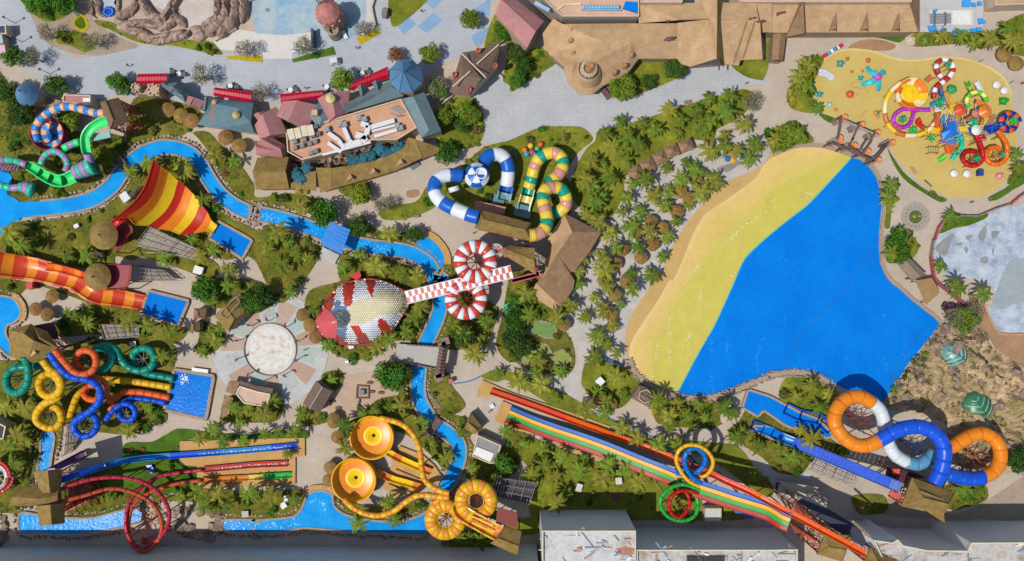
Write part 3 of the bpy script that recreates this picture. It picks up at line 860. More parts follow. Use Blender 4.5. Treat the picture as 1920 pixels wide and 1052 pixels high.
def hip(name, label, cat_, corners, he, hr, f=0.25, rm=THATCH, wm=None, group=None, cap=True, open_=False, trim=None):
 A, B, C, D = P(corners)
 wa = [w(*p, he) for p in (A, B, C, D)]
 cen = sum(wa, Vector()) / 4
 t = thing(name, label, cat_, (cen.x, cen.y, 0), group)
 m1, m2 = (wa[0] + wa[1]) / 2, (wa[2] + wa[3]) / 2
 r1, r2 = m1.lerp(m2, f), m2.lerp(m1, f)
 r1.z = r2.z = hr
 vs = wa + [r1, r2]
 mb = MB()
 if f >= 0.499:
  fs = [(0, 1, 4), (1, 2, 4), (2, 3, 4), (3, 0, 4)]
 else:
  fs = [(0, 1, 4), (1, 2, 5, 4), (2, 3, 5), (3, 0, 4, 5)]
 fs = [tuple(up_face(vs, list(q))) for q in fs]
 if f < 0.02:
  fs = [q for q in fs if len(q) == 4]
 mb.add(vs, fs)
 for i in range(4):
  a, b = vs[i], vs[(i + 1) % 4]
  d = Vector((0, 0, .28))
  mb.add([a, b, b - d, a - d], [(0, 3, 2, 1), (0, 1, 2, 3)])
 if f < 0.02:
  mb.add([vs[0], vs[1], vs[4]], [(0, 1, 2), (2, 1, 0)]); mb.add([vs[2], vs[3], vs[5]], [(0, 1, 2), (2, 1, 0)])
 ro = mb.build('roof', rm, t)
 if cap:
  mb = MB()
  if f < 0.499: mb.bar(r1 + Vector((0, 0, .05)), r2 + Vector((0, 0, .05)), 0.16, 6)
  if f > 0.02:
   for e, r_ in ((0, r1), (1, r1), (2, r2), (3, r2)):
    mb.bar(vs[e].lerp(r_, 0.02) + Vector((0, 0, .04)), r_ + Vector((0, 0, .04)), 0.11, 5)
  mb.build('ridge_cap', trim or rm, ro)
 if open_:
  for p in wa:
   q = p.lerp(cen, 0.14)
   mb = MB(); mb.bar((q.x, q.y, 0), (q.x, q.y, he), 0.14, 6); mb.build('post', DARKWOOD, t)
  block([(p.x, p.y) for p in wa])
 else:
  walls(t, wa, he, wm or WOOD)
 return t
def ring_wall(mb, poly, z0, z1, th=0.3):
 """parapet round a polygon"""
 pts = [Vector((p[0], p[1], 0)) for p in poly]
 c = sum(pts, Vector()) / len(pts)
 n = len(pts)
 inner = []
 for i in range(n):
  a, b, d = pts[i - 1], pts[i], pts[(i + 1) % n]
  e1, e2 = (b - a).normalized(), (d - b).normalized()
  nn = Vector((-e1.y - e2.y, e1.x + e2.x, 0))
  nn = nn.normalized() if nn.length > 1e-6 else Vector((-e1.y, e1.x, 0))
  k = th / max(0.35, nn.dot(Vector((-e1.y, e1.x, 0))))
  inner.append(b + nn * k)
 V = lambda q, z: (q.x, q.y, z)
 for i in range(n):
  j = (i + 1) % n
  mb.add([V(pts[i], z0), V(pts[j], z0), V(pts[j], z1), V(pts[i], z1)], [(0, 1, 2, 3)])
  mb.add([V(inner[i], z0), V(inner[j], z0), V(inner[j], z1), V(inner[i], z1)], [(3, 2, 1, 0)])
  mb.add([V(pts[i], z1), V(pts[j], z1), V(inner[j], z1), V(inner[i], z1)], [(0, 1, 2, 3)])
def flat(name, label, cat_, poly, h, rm, wm, par=0.5, group=None, pm=None):
 ww = ccw([tuple(w(*p, h).xy) for p in (P(poly) if isinstance(poly, str) else poly)])
 c = sum((Vector(p) for p in ww), Vector((0, 0))) / len(ww)
 t = thing(name, label, cat_, (c.x, c.y, 0), group)
 mb = MB(); mb.prism(ww, 0, h, top=False); mb.build('wall', wm, t)
 mb = MB(); mb.prism(ww, h - .05, h, sides=False); mb.build('roof', rm, t)
 if par:
  mb = MB(); ring_wall(mb, ww, h, h + par, 0.25 if par < 1 else .35); mb.build('parapet', pm or wm, t)
 block(ww)
 return t
def cone_hut(name, label, cat_, x, y, r, he, hr, rm, wm, group=None, n=24, k=0.6, wall=True):
 c = w(x, y, (he + hr) / 2)
 t = thing(name, label, cat_, (c.x, c.y, 0), group)
 mb = MB()
 rr = r * PX * (1 - he / HC)
 mb.lathe((c.x, c.y, 0), [(rr * .97, he - .3), (rr, he), (rr * .66, he + (hr - he) * .45), (rr * .3, he + (hr - he) * .8), (0.02, hr)], n)
 ro = mb.build('roof', rm, t, False)
 mb = MB(); mb.lathe((c.x, c.y, 0), [(rr * .1, hr - .35), (.12, hr + .3), (0, hr + .5)], 8); mb.build('finial', rm, ro)
 if wall:
  mb = MB(); mb.lathe((c.x, c.y, 0), [(rr * k, 0), (rr * k, he)], n); mb.build('wall', wm, t)
 block([(c.x + rr * math.cos(a / 2), c.y + rr * math.sin(a / 2)) for a in range(13)])
 return t
TEAL = mat('#5f7f86', 0.7, 0.12, 0.6, 0.3, 5, hex2='#506e78')
TEALG = mat('#71858a', 0.7, 0.12, 0.6, 0.3, 5, hex2='#62777a')
PINK = mat('#b87f7c', 0.75, 0.1, 0.6, 0.3, 5, hex2='#a46e6e')
PEACH = mat('#cf9d78', 0.8, 0.12, 0.4, 0.1, 5, hex2='#bf8d6c')
BLUER = mat('#5a87ac', 0.6, 0.1, 0.5, 0.2, 5, hex2='#4c7698')
REDA = plastic('#bb1230')
CREAM = paint('#c9b399')
BROWNR = mat('#846a5b', 0.85, 0.16, 0.6, 0.5, 6, hex2='#715a4d')
GREYR = mat('#6b625d', 0.85, 0.16, 0.6, 0.4, 6, hex2='#59524f')
PALEW = mat('#c4c6c4', 0.8, 0.06, 0.4)
ROOFW = mat('#b9b9b8', 0.8, 0.16, 0.25, 0.2, 3, hex2='#a8998a', hex3='#c6c5c3')
ROOFB = mat('#b5a898', 0.8, 0.2, 0.25, 0.2, 3, hex2='#94806a', hex3='#bdbab6')
# --- village street, north-west
cone_hut('round_tower', 'blue grey conical roofed round tower at the far left beside the street', 'tower', 43, 173, 22.5, 5.0, 8.0, BLUER, CREAM, k=0.75)
t = flat('stone_terrace', 'tan stone terrace below the blue grey cone tower', 'terrace', "00 270 780 290 710 470 760 430 800 330 840 270 860", 1.0, STONE, STONE, 0.3)
t = flat('low_building', 'low pink flat roofed building left of the brown slide tower', 'building', "00 480 710 680 715 690 790 470 770", 3.0, PINK, CREAM, 0.25)
mb = MB(); mb.box(w(165, 191, 3.2) + Vector((0, 0, .2)), (1.6, 1.5, .8)); mb.build('roof_box', WHITE, t)
def awning(s, h, label):
 A, B, C, D = [Vector((w(*p, h).x, w(*p, h).y, 0)) for p in P(s)]   # A-B back edge, D-C front edge
 t = thing('awning', label, 'awning', ((A + C) / 2).to_tuple(), 'red awnings along the village street')
 n = max(8, int((B - A).length / 0.62))
 mb = MB(); st = MB()
 for i in range(n):
  for m_, (u0, u1, dz) in ((mb, (i / n, (i + .78) / n, .06)), (st, ((i + .78) / n, (i + 1) / n, 0.0))):
   rows = [(0, h), (.35, h + .35), (.7, h + .25), (1, h - .35)]
   vs = []
   for u in (u0, u1):
    for v, z in rows:
     p = A.lerp(B, u).lerp(D.lerp(C, u), v)
     vs.append((p.x, p.y, z + dz))
   k = len(rows)
   fs = [tuple(up_face([Vector(q) for q in vs], [r_, r_ + 1, k + r_ + 1, k + r_])) for r_ in range(k - 1)]
   m_.add(vs, fs)
   if m_ is mb:
    for uu in (0, k):
     for r_ in range(k - 1):
      a, b = Vector(vs[uu + r_]), Vector(vs[uu + r_ + 1])
      m_.add([a, b, b - Vector((0, 0, .06)), a - Vector((0, 0, .06))], [(0, 1, 2, 3), (3, 2, 1, 0)])
 mb.build('canopy_panels', REDA, t, kind='stuff'); st.build('seam_strips', plastic('#8e0f26'), t, kind='stuff')
 for p in (A, B, C, D):
  b_ = MB(); b_.bar((p.x, p.y, 0), (p.x, p.y, h - .3), .08, 6); b_.build('post', STEELM, t)
 block([tuple(q.xy) for q in (A, B, C, D)])
awning("00 1035 555 1255 550 1260 628 1025 632", 3.4, 'short red ribbed awning at the left end of the village street')
awning("00 1610 655 1890 690 1890 770 1600 715", 3.4, 'red ribbed awning in front of the teal roofed shop')
awning("10 180 705 500 675 510 730 190 780", 3.4, 'red ribbed awning in front of the pink gabled houses')
awning("10 720 620 985 500 1000 580 700 680", 3.4, 'slanting red ribbed awning beside the blue octagonal tower')
mb = MB()
for (x, y, s, h) in ((1020, 660, 1.9, 3.5), (1150, 675, 2.6, 4.0)):
 p = w(x / 4, y / 4, h); c = Vector((p.x, p.y, h / 2)); mb.box(c, (s, s, h))
 for k in range(8):
  q = k * math.pi / 4
  mb.box((p.x + s * .45 * math.cos(q), p.y + s * .45 * math.sin(q), h + .2), (.4, .4, .5), q)
p = w(1090 / 4, 690 / 4, 2.5); mb.box((p.x, p.y, 1.2), (4.2, 1.0, 2.4))
mb.solo('stone_turret', mat('#bd9f86', 0.9, 0.2, 1.0), 'small tan battlemented turret below the leftmost red awning', 'turret')
t = hip('teal_roofed_house', 'small house with a pointed grey teal roof beside the stone turret', 'house', "00 1200 640 1250 615 1430 710 1390 770", 3.4, 5.0, .1, TEALG, CREAM)
roof(t, P3("00 1250 628 4.2 1330 615 4.2 1385 700 4.2 1275 690 4.2 1300 655 7.0"), [(0, 1, 4), (1, 2, 4), (2, 3, 4), (3, 0, 4)], TEALG, 'roof_turret')
hip('pink_annex', 'narrow pink roofed annex between the two teal roofs', 'house', "00 1405 720 1540 760 1500 820 1385 770", 3.4, 4.8, .05, PINK, CREAM)
hip('wing_building', 'low teal lean to wing right of the pink annex', 'house', "00 1530 730 1600 735 1590 840 1510 830", 3.0, 4.2, .0, TEALG, CREAM)
t = thing('teal_shop', 'large teal roofed shop with a tan roof vent behind a red awning', 'house', w(425, 218))
roof(t, P3("00 1600 740 4.4 1900 770 4.4 1910 1000 4.4 1480 935 4.4 1620 780 6.4 1780 810 6.4 1640 960 6.4 1880 920 6.4"), [(0, 1, 5, 4), (1, 2, 7, 5), (4, 5, 7, 6), (0, 4, 6, 3), (3, 6, 7, 2)], TEAL)
walls(t, [w(*p[:2], 4.4) for p in P3("00 1600 740 0 1900 770 0 1910 1000 0 1480 935 0")], 4.2, CREAM)
mb = MB(); a, b = w(1610 / 4, 770 / 4, 5.8), w(1600 / 4, 910 / 4, 5.8); mb.beam(a, b, 1.1, .5); mb.build('brown_roof_strip', mat('#9a6450', .7), t)
mb = MB(); mb.lathe(w(1775 / 4, 865 / 4, 6.6), [(.85, -1), (.85, .5), (.5, .9), (.15, 1.1), (0, 1.1)], 16); mb.build('roof_vent', mat('#c2a672'), t)
mb = MB(); mb.lathe(w(1612 / 4, 768 / 4, 6.0), [(.5, -1), (.5, .5), (0, .9)], 12); mb.build('roof_vent', mat('#c2a672'), t)
# --- pink and teal complex with the peach plant roof
t = thing('village_hall', 'rambling hall with pink and teal gables and a peach plant deck full of ducts', 'building', w(660, 230))
H1 = 6.0
fp = [w(*p, H1) for p in P("10 230 1000 1090 745 1210 960 1060 1052 | 11 880 0 700 60 350 150 240 90")]
mb = MB(); poly = ccw([(p.x, p.y) for p in fp]); mb.prism(poly, 0, H1, top=False); mb.build('wall', CREAM, t)
mb = MB(); mb.prism(poly, H1 - .05, H1, sides=False); mb.build('deck', PEACH, t)
mb = MB(); ring_wall(mb, poly, H1, H1 + .6, .25); mb.build('parapet', CREAM, t); block(poly)
def prisms(t, quad, he, hr, m, nm='roof', f=0.0):
 A, B, C, D = [w(*p, he) for p in P(quad)]
 m1, m2 = (A + B) / 2, (C + D) / 2
 r1, r2 = m1.lerp(m2, f), m2.lerp(m1, f); r1.z = r2.z = hr
 vs = [A, B, C, D, r1, r2]
 mb = MB(); fs = [(0, 1, 4), (1, 2, 5, 4), (2, 3, 5), (3, 0, 4, 5)]
 mb.add(vs, [tuple(up_face(vs, list(q))) for q in fs])
 for i in range(4):
  a, b = vs[i], vs[(i + 1) % 4]; d = Vector((0, 0, .3)); mb.add([a, b, b - d, a - d], [(0, 3, 2, 1), (0, 1, 2, 3)])
 o = mb.build(nm, m, t)
 walls(t, [A, B, C, D], he, CREAM, .06)
 return o
prisms(t, "10 660 850 640 790 1010 600 1110 720", 6.2, 8.2, TEALG, f=.06)
prisms(t, "10 1095 740 1260 690 1390 985 1240 1035", 6.2, 8.0, TEALG, f=.08)
prisms(t, "10 150 870 380 980 470 790 200 760", 6.2, 9.0, PINK, f=.0)
prisms(t, "10 460 740 700 680 690 850 540 920", 6.2, 8.8, PINK, f=.0)
prisms(t, "10 380 850 470 770 560 880 470 960", 6.4, 7.4, TEALG, f=.2)
prisms(t, "10 -10 940 150 800 230 1000 30 1052", 5.8, 8.0, PINK, f=.0)
prisms(t, "11 0 30 100 -40 220 40 200 120", 5.6, 7.6, PINK, f=.05)
prisms(t, "11 -10 0 0 110 200 130 210 60", 5.0, 6.6, PINK, f=.1)
prisms(t, "10 -20 860 60 830 130 880 60 960", 5.0, 6.4, PINK, f=.1)
for s in ("10 760 650 830 640 830 720 790 740", "10 870 620 940 605 945 680 910 700"):
 prisms(t, s, 6.6, 8.4, TEALG, 'dormer_roof', .05)
mb = MB()
p = w(480 + 245 / 4, 865 / 4, 8.0); mb.box((p.x, p.y, 7.6), (2.2, 2.2, .5), .7); mb.build('skylight', TEALG, t)
mb = MB(); p = w(480 + 555 / 4, 737 / 4, 9.4); mb.lathe((p.x, p.y, 0), [(1.0, 7), (1.0, 9.2), (.6, 9.5), (.2, 9.8), (0, 9.8)], 18); mb.build('roof_vent', mat('#cfc07e'), t)
mb = MB(); p = w(480 + 440 / 4, 845 / 4, 8.2); mb.box((p.x, p.y, 7.6), (1.2, 1.2, 1.6)); mb.build('chimney', mat('#c4a072'), t)
WM = mat('#cfd0d2', 0.5, 0.06, 1.0)
def duct(t, s, z, wd, ht, nm='duct'):
 pts = [w(*p, z) for p in P(s)]
 mb = MB()
 for a, b in zip(pts, pts[1:]):
  mb.beam((a.x, a.y, z), (b.x, b.y, z), wd, ht)
 return mb.build(nm, WM, t)
duct(t, "10 850 960 1040 905", H1 + .7, .95, .7); duct(t, "10 870 985 1050 940", H1 + .6, .5, .6); duct(t, "10 890 1025 1060 975", H1 + .7, .7, .7)
duct(t, "10 790 930 845 945 830 1010", H1 + .8, 1.1, .9); duct(t, "10 660 960 700 1052 | 11 720 20", H1 + .7, .9, .8); duct(t, "10 545 1000 620 1052 | 11 660 60", H1 + .7, .9, .8)
duct(t, "10 750 1010 830 1030 | 11 790 10 640 60", H1 + .65, 1.3, .7); duct(t, "11 540 20 640 90", H1 + .6, .8, .6); duct(t, "11 500 110 600 85 860 15", H1 + .5, .5, .5)
for (x, y) in ((540, 975), (640, 935), (670, 940), (780, 890), (820, 900), (1065, 950), (1090, 965)):
 mb = MB(); p = w(480 + x / 4, y / 4, H1); mb.box((p.x, p.y, H1 + .6), (1.1, 1.1, 1.2), .25); mb.lathe((p.x, p.y, H1 + 1.2), [(.4, 0), (.4, .15), (0, .1)], 10); mb.build('air_unit', mat('#8f9398', 0.6), t)
for (x, y) in ((300, 15), (370, 0), (300, 60), (355, 45), (410, 30), (450, 15), (420, 100), (455, 85)):
 mb = MB(); p = w(480 + x / 4, 263 + y / 4, H1); mb.box((p.x, p.y, H1 + .5), (1.0, .9, 1.0), .25); mb.box((p.x, p.y, H1 + 1.03), (.8, .7, .08), .25, 0); mb.build('air_unit', mat('#6d757c', 0.6), t)
for (x, y) in ((275, 1015), (325, 1005), (375, 990), (420, 985)):
 mb = MB(); p = w(480 + x / 4, y / 4, H1); mb.box((p.x, p.y, H1 + .7), (1.35, 2.3, 1.3), .25); mb.build('water_tank', mat('#cfc2a4', 0.6), t)
for (x, y) in ((450, 955), (440, 1020), (470, 1010)):
 mb = MB(); p = w(480 + x / 4, y / 4, H1); mb.box((p.x, p.y, H1 + .5), (1.2, .9, 1.0), .25); mb.build('air_unit', mat('#4c545c', 0.6), t)
mb = MB()
for i in range(6):
 a, b = w(480 + (1010 + i * 14) / 4, (815 + i * 8) / 4, H1), w(480 + (1060 + i * 14) / 4, (795 + i * 8) / 4, H1)
 mb.beam((a.x, a.y, H1 + .25), (b.x, b.y, H1 + .25), .18, .3)
 a, b = w(480 + (1010 + i * 18) / 4, (850 + i * 4) / 4, H1), w(480 + (1070 + i * 12) / 4, (880 - i * 3) / 4, H1)
 mb.beam((a.x, a.y, H1 + .15), (b.x, b.y, H1 + .15), .12, .2)
mb.build('pipe_rack', mat('#8a94a2', .5), t, kind='stuff')
mb = MB()
ws_ = resample([w(*p) for p in P("11 260 140 400 150 560 130 760 70 960 10 1140 -40")], 1.0)
for p in ws_:
 for k in range(4):
  mb.lathe((p.x + R.uniform(-.8, .8), p.y - R.uniform(-.3, 2.6), 0), [(R.uniform(.6, 1.0), 0), (R.uniform(.5, .8), R.uniform(1, 2.2)), (0.05, R.uniform(1.4, 3))], 6)
mb.solo('rock_wall', ROCK, 'rough brown artificial rockwork along the back of the peach plant deck', 'rockwork')
cx, cy = 480 + 1125 / 4, 570 / 4
t = thing('octagonal_tower', 'blue octagonal tower roof rising above the village street', 'tower', w(cx, cy, 8))
c8 = w(cx, cy, 8.5); r8 = 33 * PX * .95
apex = w(480 + 1135 / 4, 560 / 4, 15)
vs = [Vector((c8.x + r8 * math.cos(math.pi / 8 + i * math.pi / 4), c8.y + r8 * math.sin(math.pi / 8 + i * math.pi / 4), 8.5)) for i in range(8)] + [Vector((c8.x, c8.y, 13.0))]
for i in range(8):
 mb = MB(); mb.add([vs[i], vs[(i + 1) % 8], vs[8], vs[i] - Vector((0, 0, .3)), vs[(i + 1) % 8] - Vector((0, 0, .3))], [(0, 1, 2), (3, 4, 1, 0)]); mb.build('roof_panel', BLUER, t)
mb = MB()
for i in range(8): mb.bar(vs[i] + Vector((0, 0, .05)), vs[8] + Vector((0, 0, .05)), .1, 5)
mb.build('roof_ribs', paint('#49718f'), t)
mb = MB(); mb.add([Vector((c8.x, c8.y, 13)) + Vector(q) for q in ((-1.9, 1.9, -.9), (1.7, 1.6, -.8), (.1, -.5, -.2), (-.1, 1.8, .7))], [(0, 2, 1), (0, 1, 3), (1, 2, 3), (2, 0, 3)]); mb.build('roof_dormer', paint('#3f6a8c'), t)
mb = MB(); mb.prism([(v.x * .93 + c8.x * .07, v.y * .93 + c8.y * .07) for v in vs[:8]], 0, 8.3, top=False); mb.build('wall', CREAM, t)
block([(v.x, v.y) for v in vs[:8]])
t = thing('brown_gabled_house', 'brown house of crossing gables with white ridge lines and orange pots', 'house', w(895, 135))
roof(t, P3("10 1540 395 5 1690 590 8.5 1600 715 5 1450 690 5 1545 560 8.5 1480 600 5"), [(0, 1, 4), (4, 1, 2, 3), (0, 4, 5), (5, 4, 3)], BROWNR)
roof(t, P3("10 1540 395 5 1660 375 5 1650 480 8.5 1830 330 8.5 1850 310 5 1800 500 5 1720 590 5 1600 470 8.5"), [(0, 1, 2, 7), (1, 4, 3, 2), (2, 3, 5, 6), (7, 2, 6)], BROWNR)
for a, b in (("10 1655 482", "10 1820 335"), ("10 1475 650", "10 1605 535"), ("10 1540 400", "10 1725 585")):
 mb = MB(); p, q = w(*P(a)[0], 8.7), w(*P(b)[0], 8.7); mb.beam(p, q, .25, .25); mb.build('ridge_cap', paint('#cdb795'), t)
for x, y in ((1490, 555), (1600, 670), (1795, 490), (1670, 375)):
 mb = MB(); p = w(480 + x / 4, y / 4, 7.5); mb.lathe((p.x, p.y, 5), [(.5, 0), (.62, 2.3), (.5, 2.6), (.38, 2.6), (.38, 2.1), (0, 2.1)], 12); mb.build('chimney_pot', mat('#b5604a', .8), t)
walls(t, [w(*p, 5) for p in P("10 1540 395 1660 375 1850 310 1800 500 1720 590 1600 715 1450 690 1480 600")], 4.9, CREAM)
mb = MB()
for s in ("10 1370 760 1480 680", "10 1400 775 1470 720", "10 1780 360 1900 270 1960 230"):
 q = [w(*p, 1.2) for p in P(s)]
 for a, b in zip(q, q[1:]):
  mb.bar((a.x, a.y, 1.2), (b.x, b.y, 1.2), .12, 6); mb.bar((a.x, a.y, .6), (b.x, b.y, .6), .12, 6); mb.bar((a.x, a.y, 0), (a.x, a.y, 1.4), .12, 6); mb.bar((b.x, b.y, 0), (b.x, b.y, 1.4), .12, 6)
mb.solo('log_fence', mat('#c9b79c', .8), 'pale log rail fence beside the brown gabled house', 'fence')
hip('pink_house', 'dusty pink gabled house at the top edge left of the thatched gatehouse', 'house', "10 1790 110 1880 -60 | 20 240 160 110 365", 7.0, 9.5, .0, PINK, CREAM)
t = flat('peach_building', 'flat peach roofed building at the top edge with a pale blue slide on it', 'building', "20 110 -120 330 90 380 130 950 130 950 -120", 9.0, mat('#cda58c', .8, .1, .4), mat('#9a8f86', .85, .15, .8), .6, None, CREAM)
mb = MB()
for i in range(12):
 a = w(960 + (530 + i * 23) / 4, 22 / 4, 9.6); mb.lathe((a.x + .3, a.y - .9, 9.7), [(.42, -.3), (.42, .15), (.2, .35), (0, .4)], 10)
a, b = w(960 + 520 / 4, 72 / 4, 9.4), w(960 + 820 / 4, 76 / 4, 9.4); mb.beam((a.x, a.y, 9.4), (b.x, b.y, 9.4), .25, .5)
mb.build('blue_slide', mat('#79b4d2', .4), t)
mb = MB(); q = [w(*p, 9.6) for p in P("20 850 10 940 15 940 95 830 60")]; mb.prism(ccw([(p.x, p.y) for p in q]), 9.0, 9.7); mb.build('slide_pool', POOLB, t)
mb = MB(); mb.beam(w(960 + 170 / 4, 20 / 4, 9.6), w(960 + 280 / 4, 80 / 4, 9.6), .8, .5); mb.build('roof_sign', mat('#8fb6cc', .5), t)
mb = MB(); mb.beam(w(960 + 330 / 4, 80 / 4, 9.3), w(960 + 390 / 4, 35 / 4, 9.3), .4, .3); mb.beam(w(960 + 390 / 4, 35 / 4, 9.3), w(960 + 520 / 4, 30 / 4, 9.3), .4, .3); mb.build('roof_kerb', mat('#d8c690'), t)
t = thing('thatched_gatehouse', 'huge sprawling thatched gatehouse with a round stone dome across the top', 'building', w(1210, 70))
roof(t, P3("20 310 140 7 380 180 7.4 950 175 7.6 1240 175 7.8 1240 440 5 950 440 5 850 570 4.6 690 640 4.4 600 710 4.2 500 700 4.2 420 620 4.2 390 500 4.2 280 410 4.6 240 330 5 230 250 5.4 570 480 9.5 640 300 9 900 320 8.5"),
 [(0, 1, 16, 14), (1, 2, 17, 16), (2, 3, 4, 17), (4, 5, 17), (5, 6, 17), (6, 7, 15), (6, 15, 16, 17), (7, 8, 15), (8, 9, 15), (9, 10, 15), (10, 11, 15), (11, 12, 16, 15), (12, 13, 16), (13, 14, 16)], THATCH)
roof(t, P3("20 950 30 9 1430 20 9 1470 145 10.4 1250 150 10 950 172 8.2"), [(0, 1, 2, 3, 4)], THATCH)
roof(t, P3("20 1240 172 9.8 1470 146 10.4 1340 500 5.4 1270 480 5.0 1240 440 5"), [(0, 1, 2, 3, 4)], THATCH)
roof(t, P3("20 1395 -40 11 1540 -60 14.5 1535 440 10.5 1340 500 5.4 1470 146 10.4"), [(0, 1, 2, 3, 4)], THATCH)
roof(t, P3("20 1540 -60 14.5 1575 -60 11 1560 146 10.4 1590 500 5.4 1535 440 10.5"), [(0, 1, 2, 3, 4)], THATCH2)
roof(t, P3("20 1560 20 9 1830 20 9 1850 150 9 1555 146 10.2"), [(0, 1, 2, 3)], THATCH)
roof(t, P3("20 1555 148 10.2 1860 150 9.2 1880 445 5 1715 450 5 1700 490 4.6 1590 482 5"), [(0, 1, 2, 3, 4, 5)], THATCH)
roof(t, P3("20 1830 20 9 1950 20 9 1950 240 5 1880 243 5 1850 150 9"), [(0, 1, 2, 3, 4)], THATCH)
mb = MB()
for a, b in (("20 1760 160", "20 1660 470"), ("20 1820 160", "20 1730 440"), ("20 1470 146", "20 1250 150")):
 p, q = w(*P(a)[0], 9.3 if a[3:7] != '1470' else 10.5), w(*P(b)[0], 5.2 if a[3:7] != '1470' else 10.1); mb.beam(p + Vector((0, 0, .15)), q + Vector((0, 0, .15)), .22, .2)
mb.build('roof_ribs', SHINGLE, t)
for s in ("20 330 150 950 170 1500 150 1840 150 1870 400 1720 430 1600 460 1340 480 1250 430 950 430 840 550 600 680 440 600 400 490 280 400 250 260",):
 mb = MB(); pp_ = ccw([tuple(w(*p, 4).xy) for p in P(s)]); mb.prism(pp_, 0, 4.1, top=False); mb.build('wall', WOOD, t); block(pp_)
mb = MB(); p = w(960 + 575 / 4, 520 / 4, 8.6)
mb.lathe((p.x, p.y, 0), [(3.4, 6.0), (2.6, 8.2), (2.2, 8.9)], 26); mb.build('dome_skirt', THATCH, t)
for i in range(14):
 a0, a1 = 2 * math.pi * i / 14, 2 * math.pi * (i + .9) / 14
 mb = MB(); prof = [(2.0, 8.5), (1.85, 9.3), (1.2, 9.7), (1.05, 9.0)]
 vs = [(p.x + r_ * math.cos(a), p.y + r_ * math.sin(a), z) for a in (a0, a1) for r_, z in prof]
 mb.add(vs, [(i_, 4 + i_, 5 + i_, 1 + i_) for i_ in range(3)]); mb.build('dome_stone', mat('#b9a58c', .85, .2, 1.5), t)
mb = MB(); mb.lathe((p.x, p.y, 8.6), [(1.15, .3), (.5, 1.0), (0, 1.2)], 16); mb.build('dome_cap', THATCH2, t)
mb = MB(); q = w(960 + 600 / 4, 490 / 4, 10.5); mb.lathe((q.x, q.y, 9.2), [(.5, 0), (.6, .9), (.35, 1.3), (0, 1.3)], 10); mb.build('roof_pot', mat('#c07a52', .8), t)
for x, y in ((448, 220), (445, 300), (460, 395), (900, 408), (850, 485), (775, 537)):
 mb = MB(); q = w(960 + x / 4, y / 4, 7.6); mb.lathe((q.x, q.y, 5.6), [(.55, 0), (.6, 1.4), (.35, 2.3), (0, 2.5)], 10); mb.build('roof_vent', mat('#b58258', .8, .2), t)
for x, y in ((1180, 157), (1230, 148), (1180, 285), (1165, 300), (1800, 140), (1860, 160)):
 mb = MB(); q = w(960 + x / 4, y / 4, 9.2); mb.beam(q + Vector((-.8, -.1, .2)), q + Vector((.8, .1, .3)), .35, .3); mb.beam(q + Vector((-.5, -.4, .2)), q + Vector((.5, .3, .5)), .15, .15); mb.build('roof_ornament', mat('#6d4c42', .8), t)
mb = MB(); a_ = [w(*p, z) for p, z in zip(P("20 1340 500 1590 500 1535 445"), (5.1, 5.1, 9.8))]; mb.add([Vector(q) + Vector((0, .5, -.4)) for q in a_], [(0, 1, 2)]); mb.build('gable_end', mat('#6a6274', .7), t)
mb = MB(); a, b = w(960 + 1545 / 4, 440 / 4, 10.7), w(960 + 1555 / 4, 525 / 4, 9.5); mb.beam(a, b, .25, .3); mb.build('ridge_beam', DARKWOOD, t)
mb = MB(); q = [w(*p, 3) for p in P("20 690 650 740 720")]; mb.beam((q[0].x, q[0].y, .6), (q[1].x, q[1].y, .6), 1.0, 1.2); mb.build('entrance_step', mat('#6d4448', .8), t)
t = flat('pink_building', 'pink flat roofed building strip behind the thatched gatehouse at the top edge', 'building', "20 965 -120 1275 -120 1275 24 965 24", 10.5, mat('#c9a795', .8, .1, .5), CREAM, .5)
t = flat('pink_building', 'pink flat roof at the top edge behind the long thatched gallery', 'building', "20 1700 -120 1920 -120 | 30 1070 -120 1070 20 | 20 1700 20", 9.5, mat('#cda58f', .8, .1, .5), CREAM, .4)
t = thing('thatched_gallery', 'long thatched gallery with a row of triangular dormers along the top', 'building', w(1580, 40))
roof(t, P3("30 30 20 8.4 1060 25 8.4 1120 240 4.5 0 245 4.5"), [(0, 1, 2, 3)], THATCH)
roof(t, P3("30 1060 25 8.4 1060 -60 8.4 1135 -60 4.5 1135 240 4.5 1120 240 4.5"), [(0, 1, 2, 3, 4)], SHINGLE)
roof(t, P3("30 30 20 8.4 30 -80 5 1060 -80 5 1060 25 8.4"), [(0, 1, 2, 3)], THATCH)
roof(t, P3("30 265 12 11.5 240 20 9.5 135 278 4.6 275 250 6.6"), [(0, 1, 2, 3)], SHINGLE, 'dormer_roof')
roof(t, P3("30 265 12 11.5 275 250 6.6 285 245 5"), [(0, 1, 2)], SHINGLE, 'dormer_roof')
for x in (512, 748, 985):
 roof(t, P3(f"30 {x} 95 7.6 {x - 62} 238 4.6 {x} 212 6.4 {x + 6} 240 4.6"), [(0, 1, 2), (0, 2, 3)], SHINGLE, 'dormer_roof')
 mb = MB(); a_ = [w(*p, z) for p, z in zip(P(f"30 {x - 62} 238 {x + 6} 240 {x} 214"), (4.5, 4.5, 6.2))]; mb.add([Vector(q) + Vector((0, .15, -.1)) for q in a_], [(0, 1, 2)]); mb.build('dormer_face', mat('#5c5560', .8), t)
walls(t, [w(*p, 4.5) for p in P("30 40 -60 1120 -60 1110 235 10 240")], 4.3, WOOD, .01)
mb = MB(); q = w(1440 + 95 / 4, 95 / 4, 8); mb.beam(q + Vector((-.9, -.2, 0)), q + Vector((.9, .1, .2)), .35, .3); mb.beam(q + Vector((-.9, -.6, -.2)), q + Vector((.2, .2, .3)), .15, .15); mb.build('roof_ornament', mat('#6d3c36', .8), t)
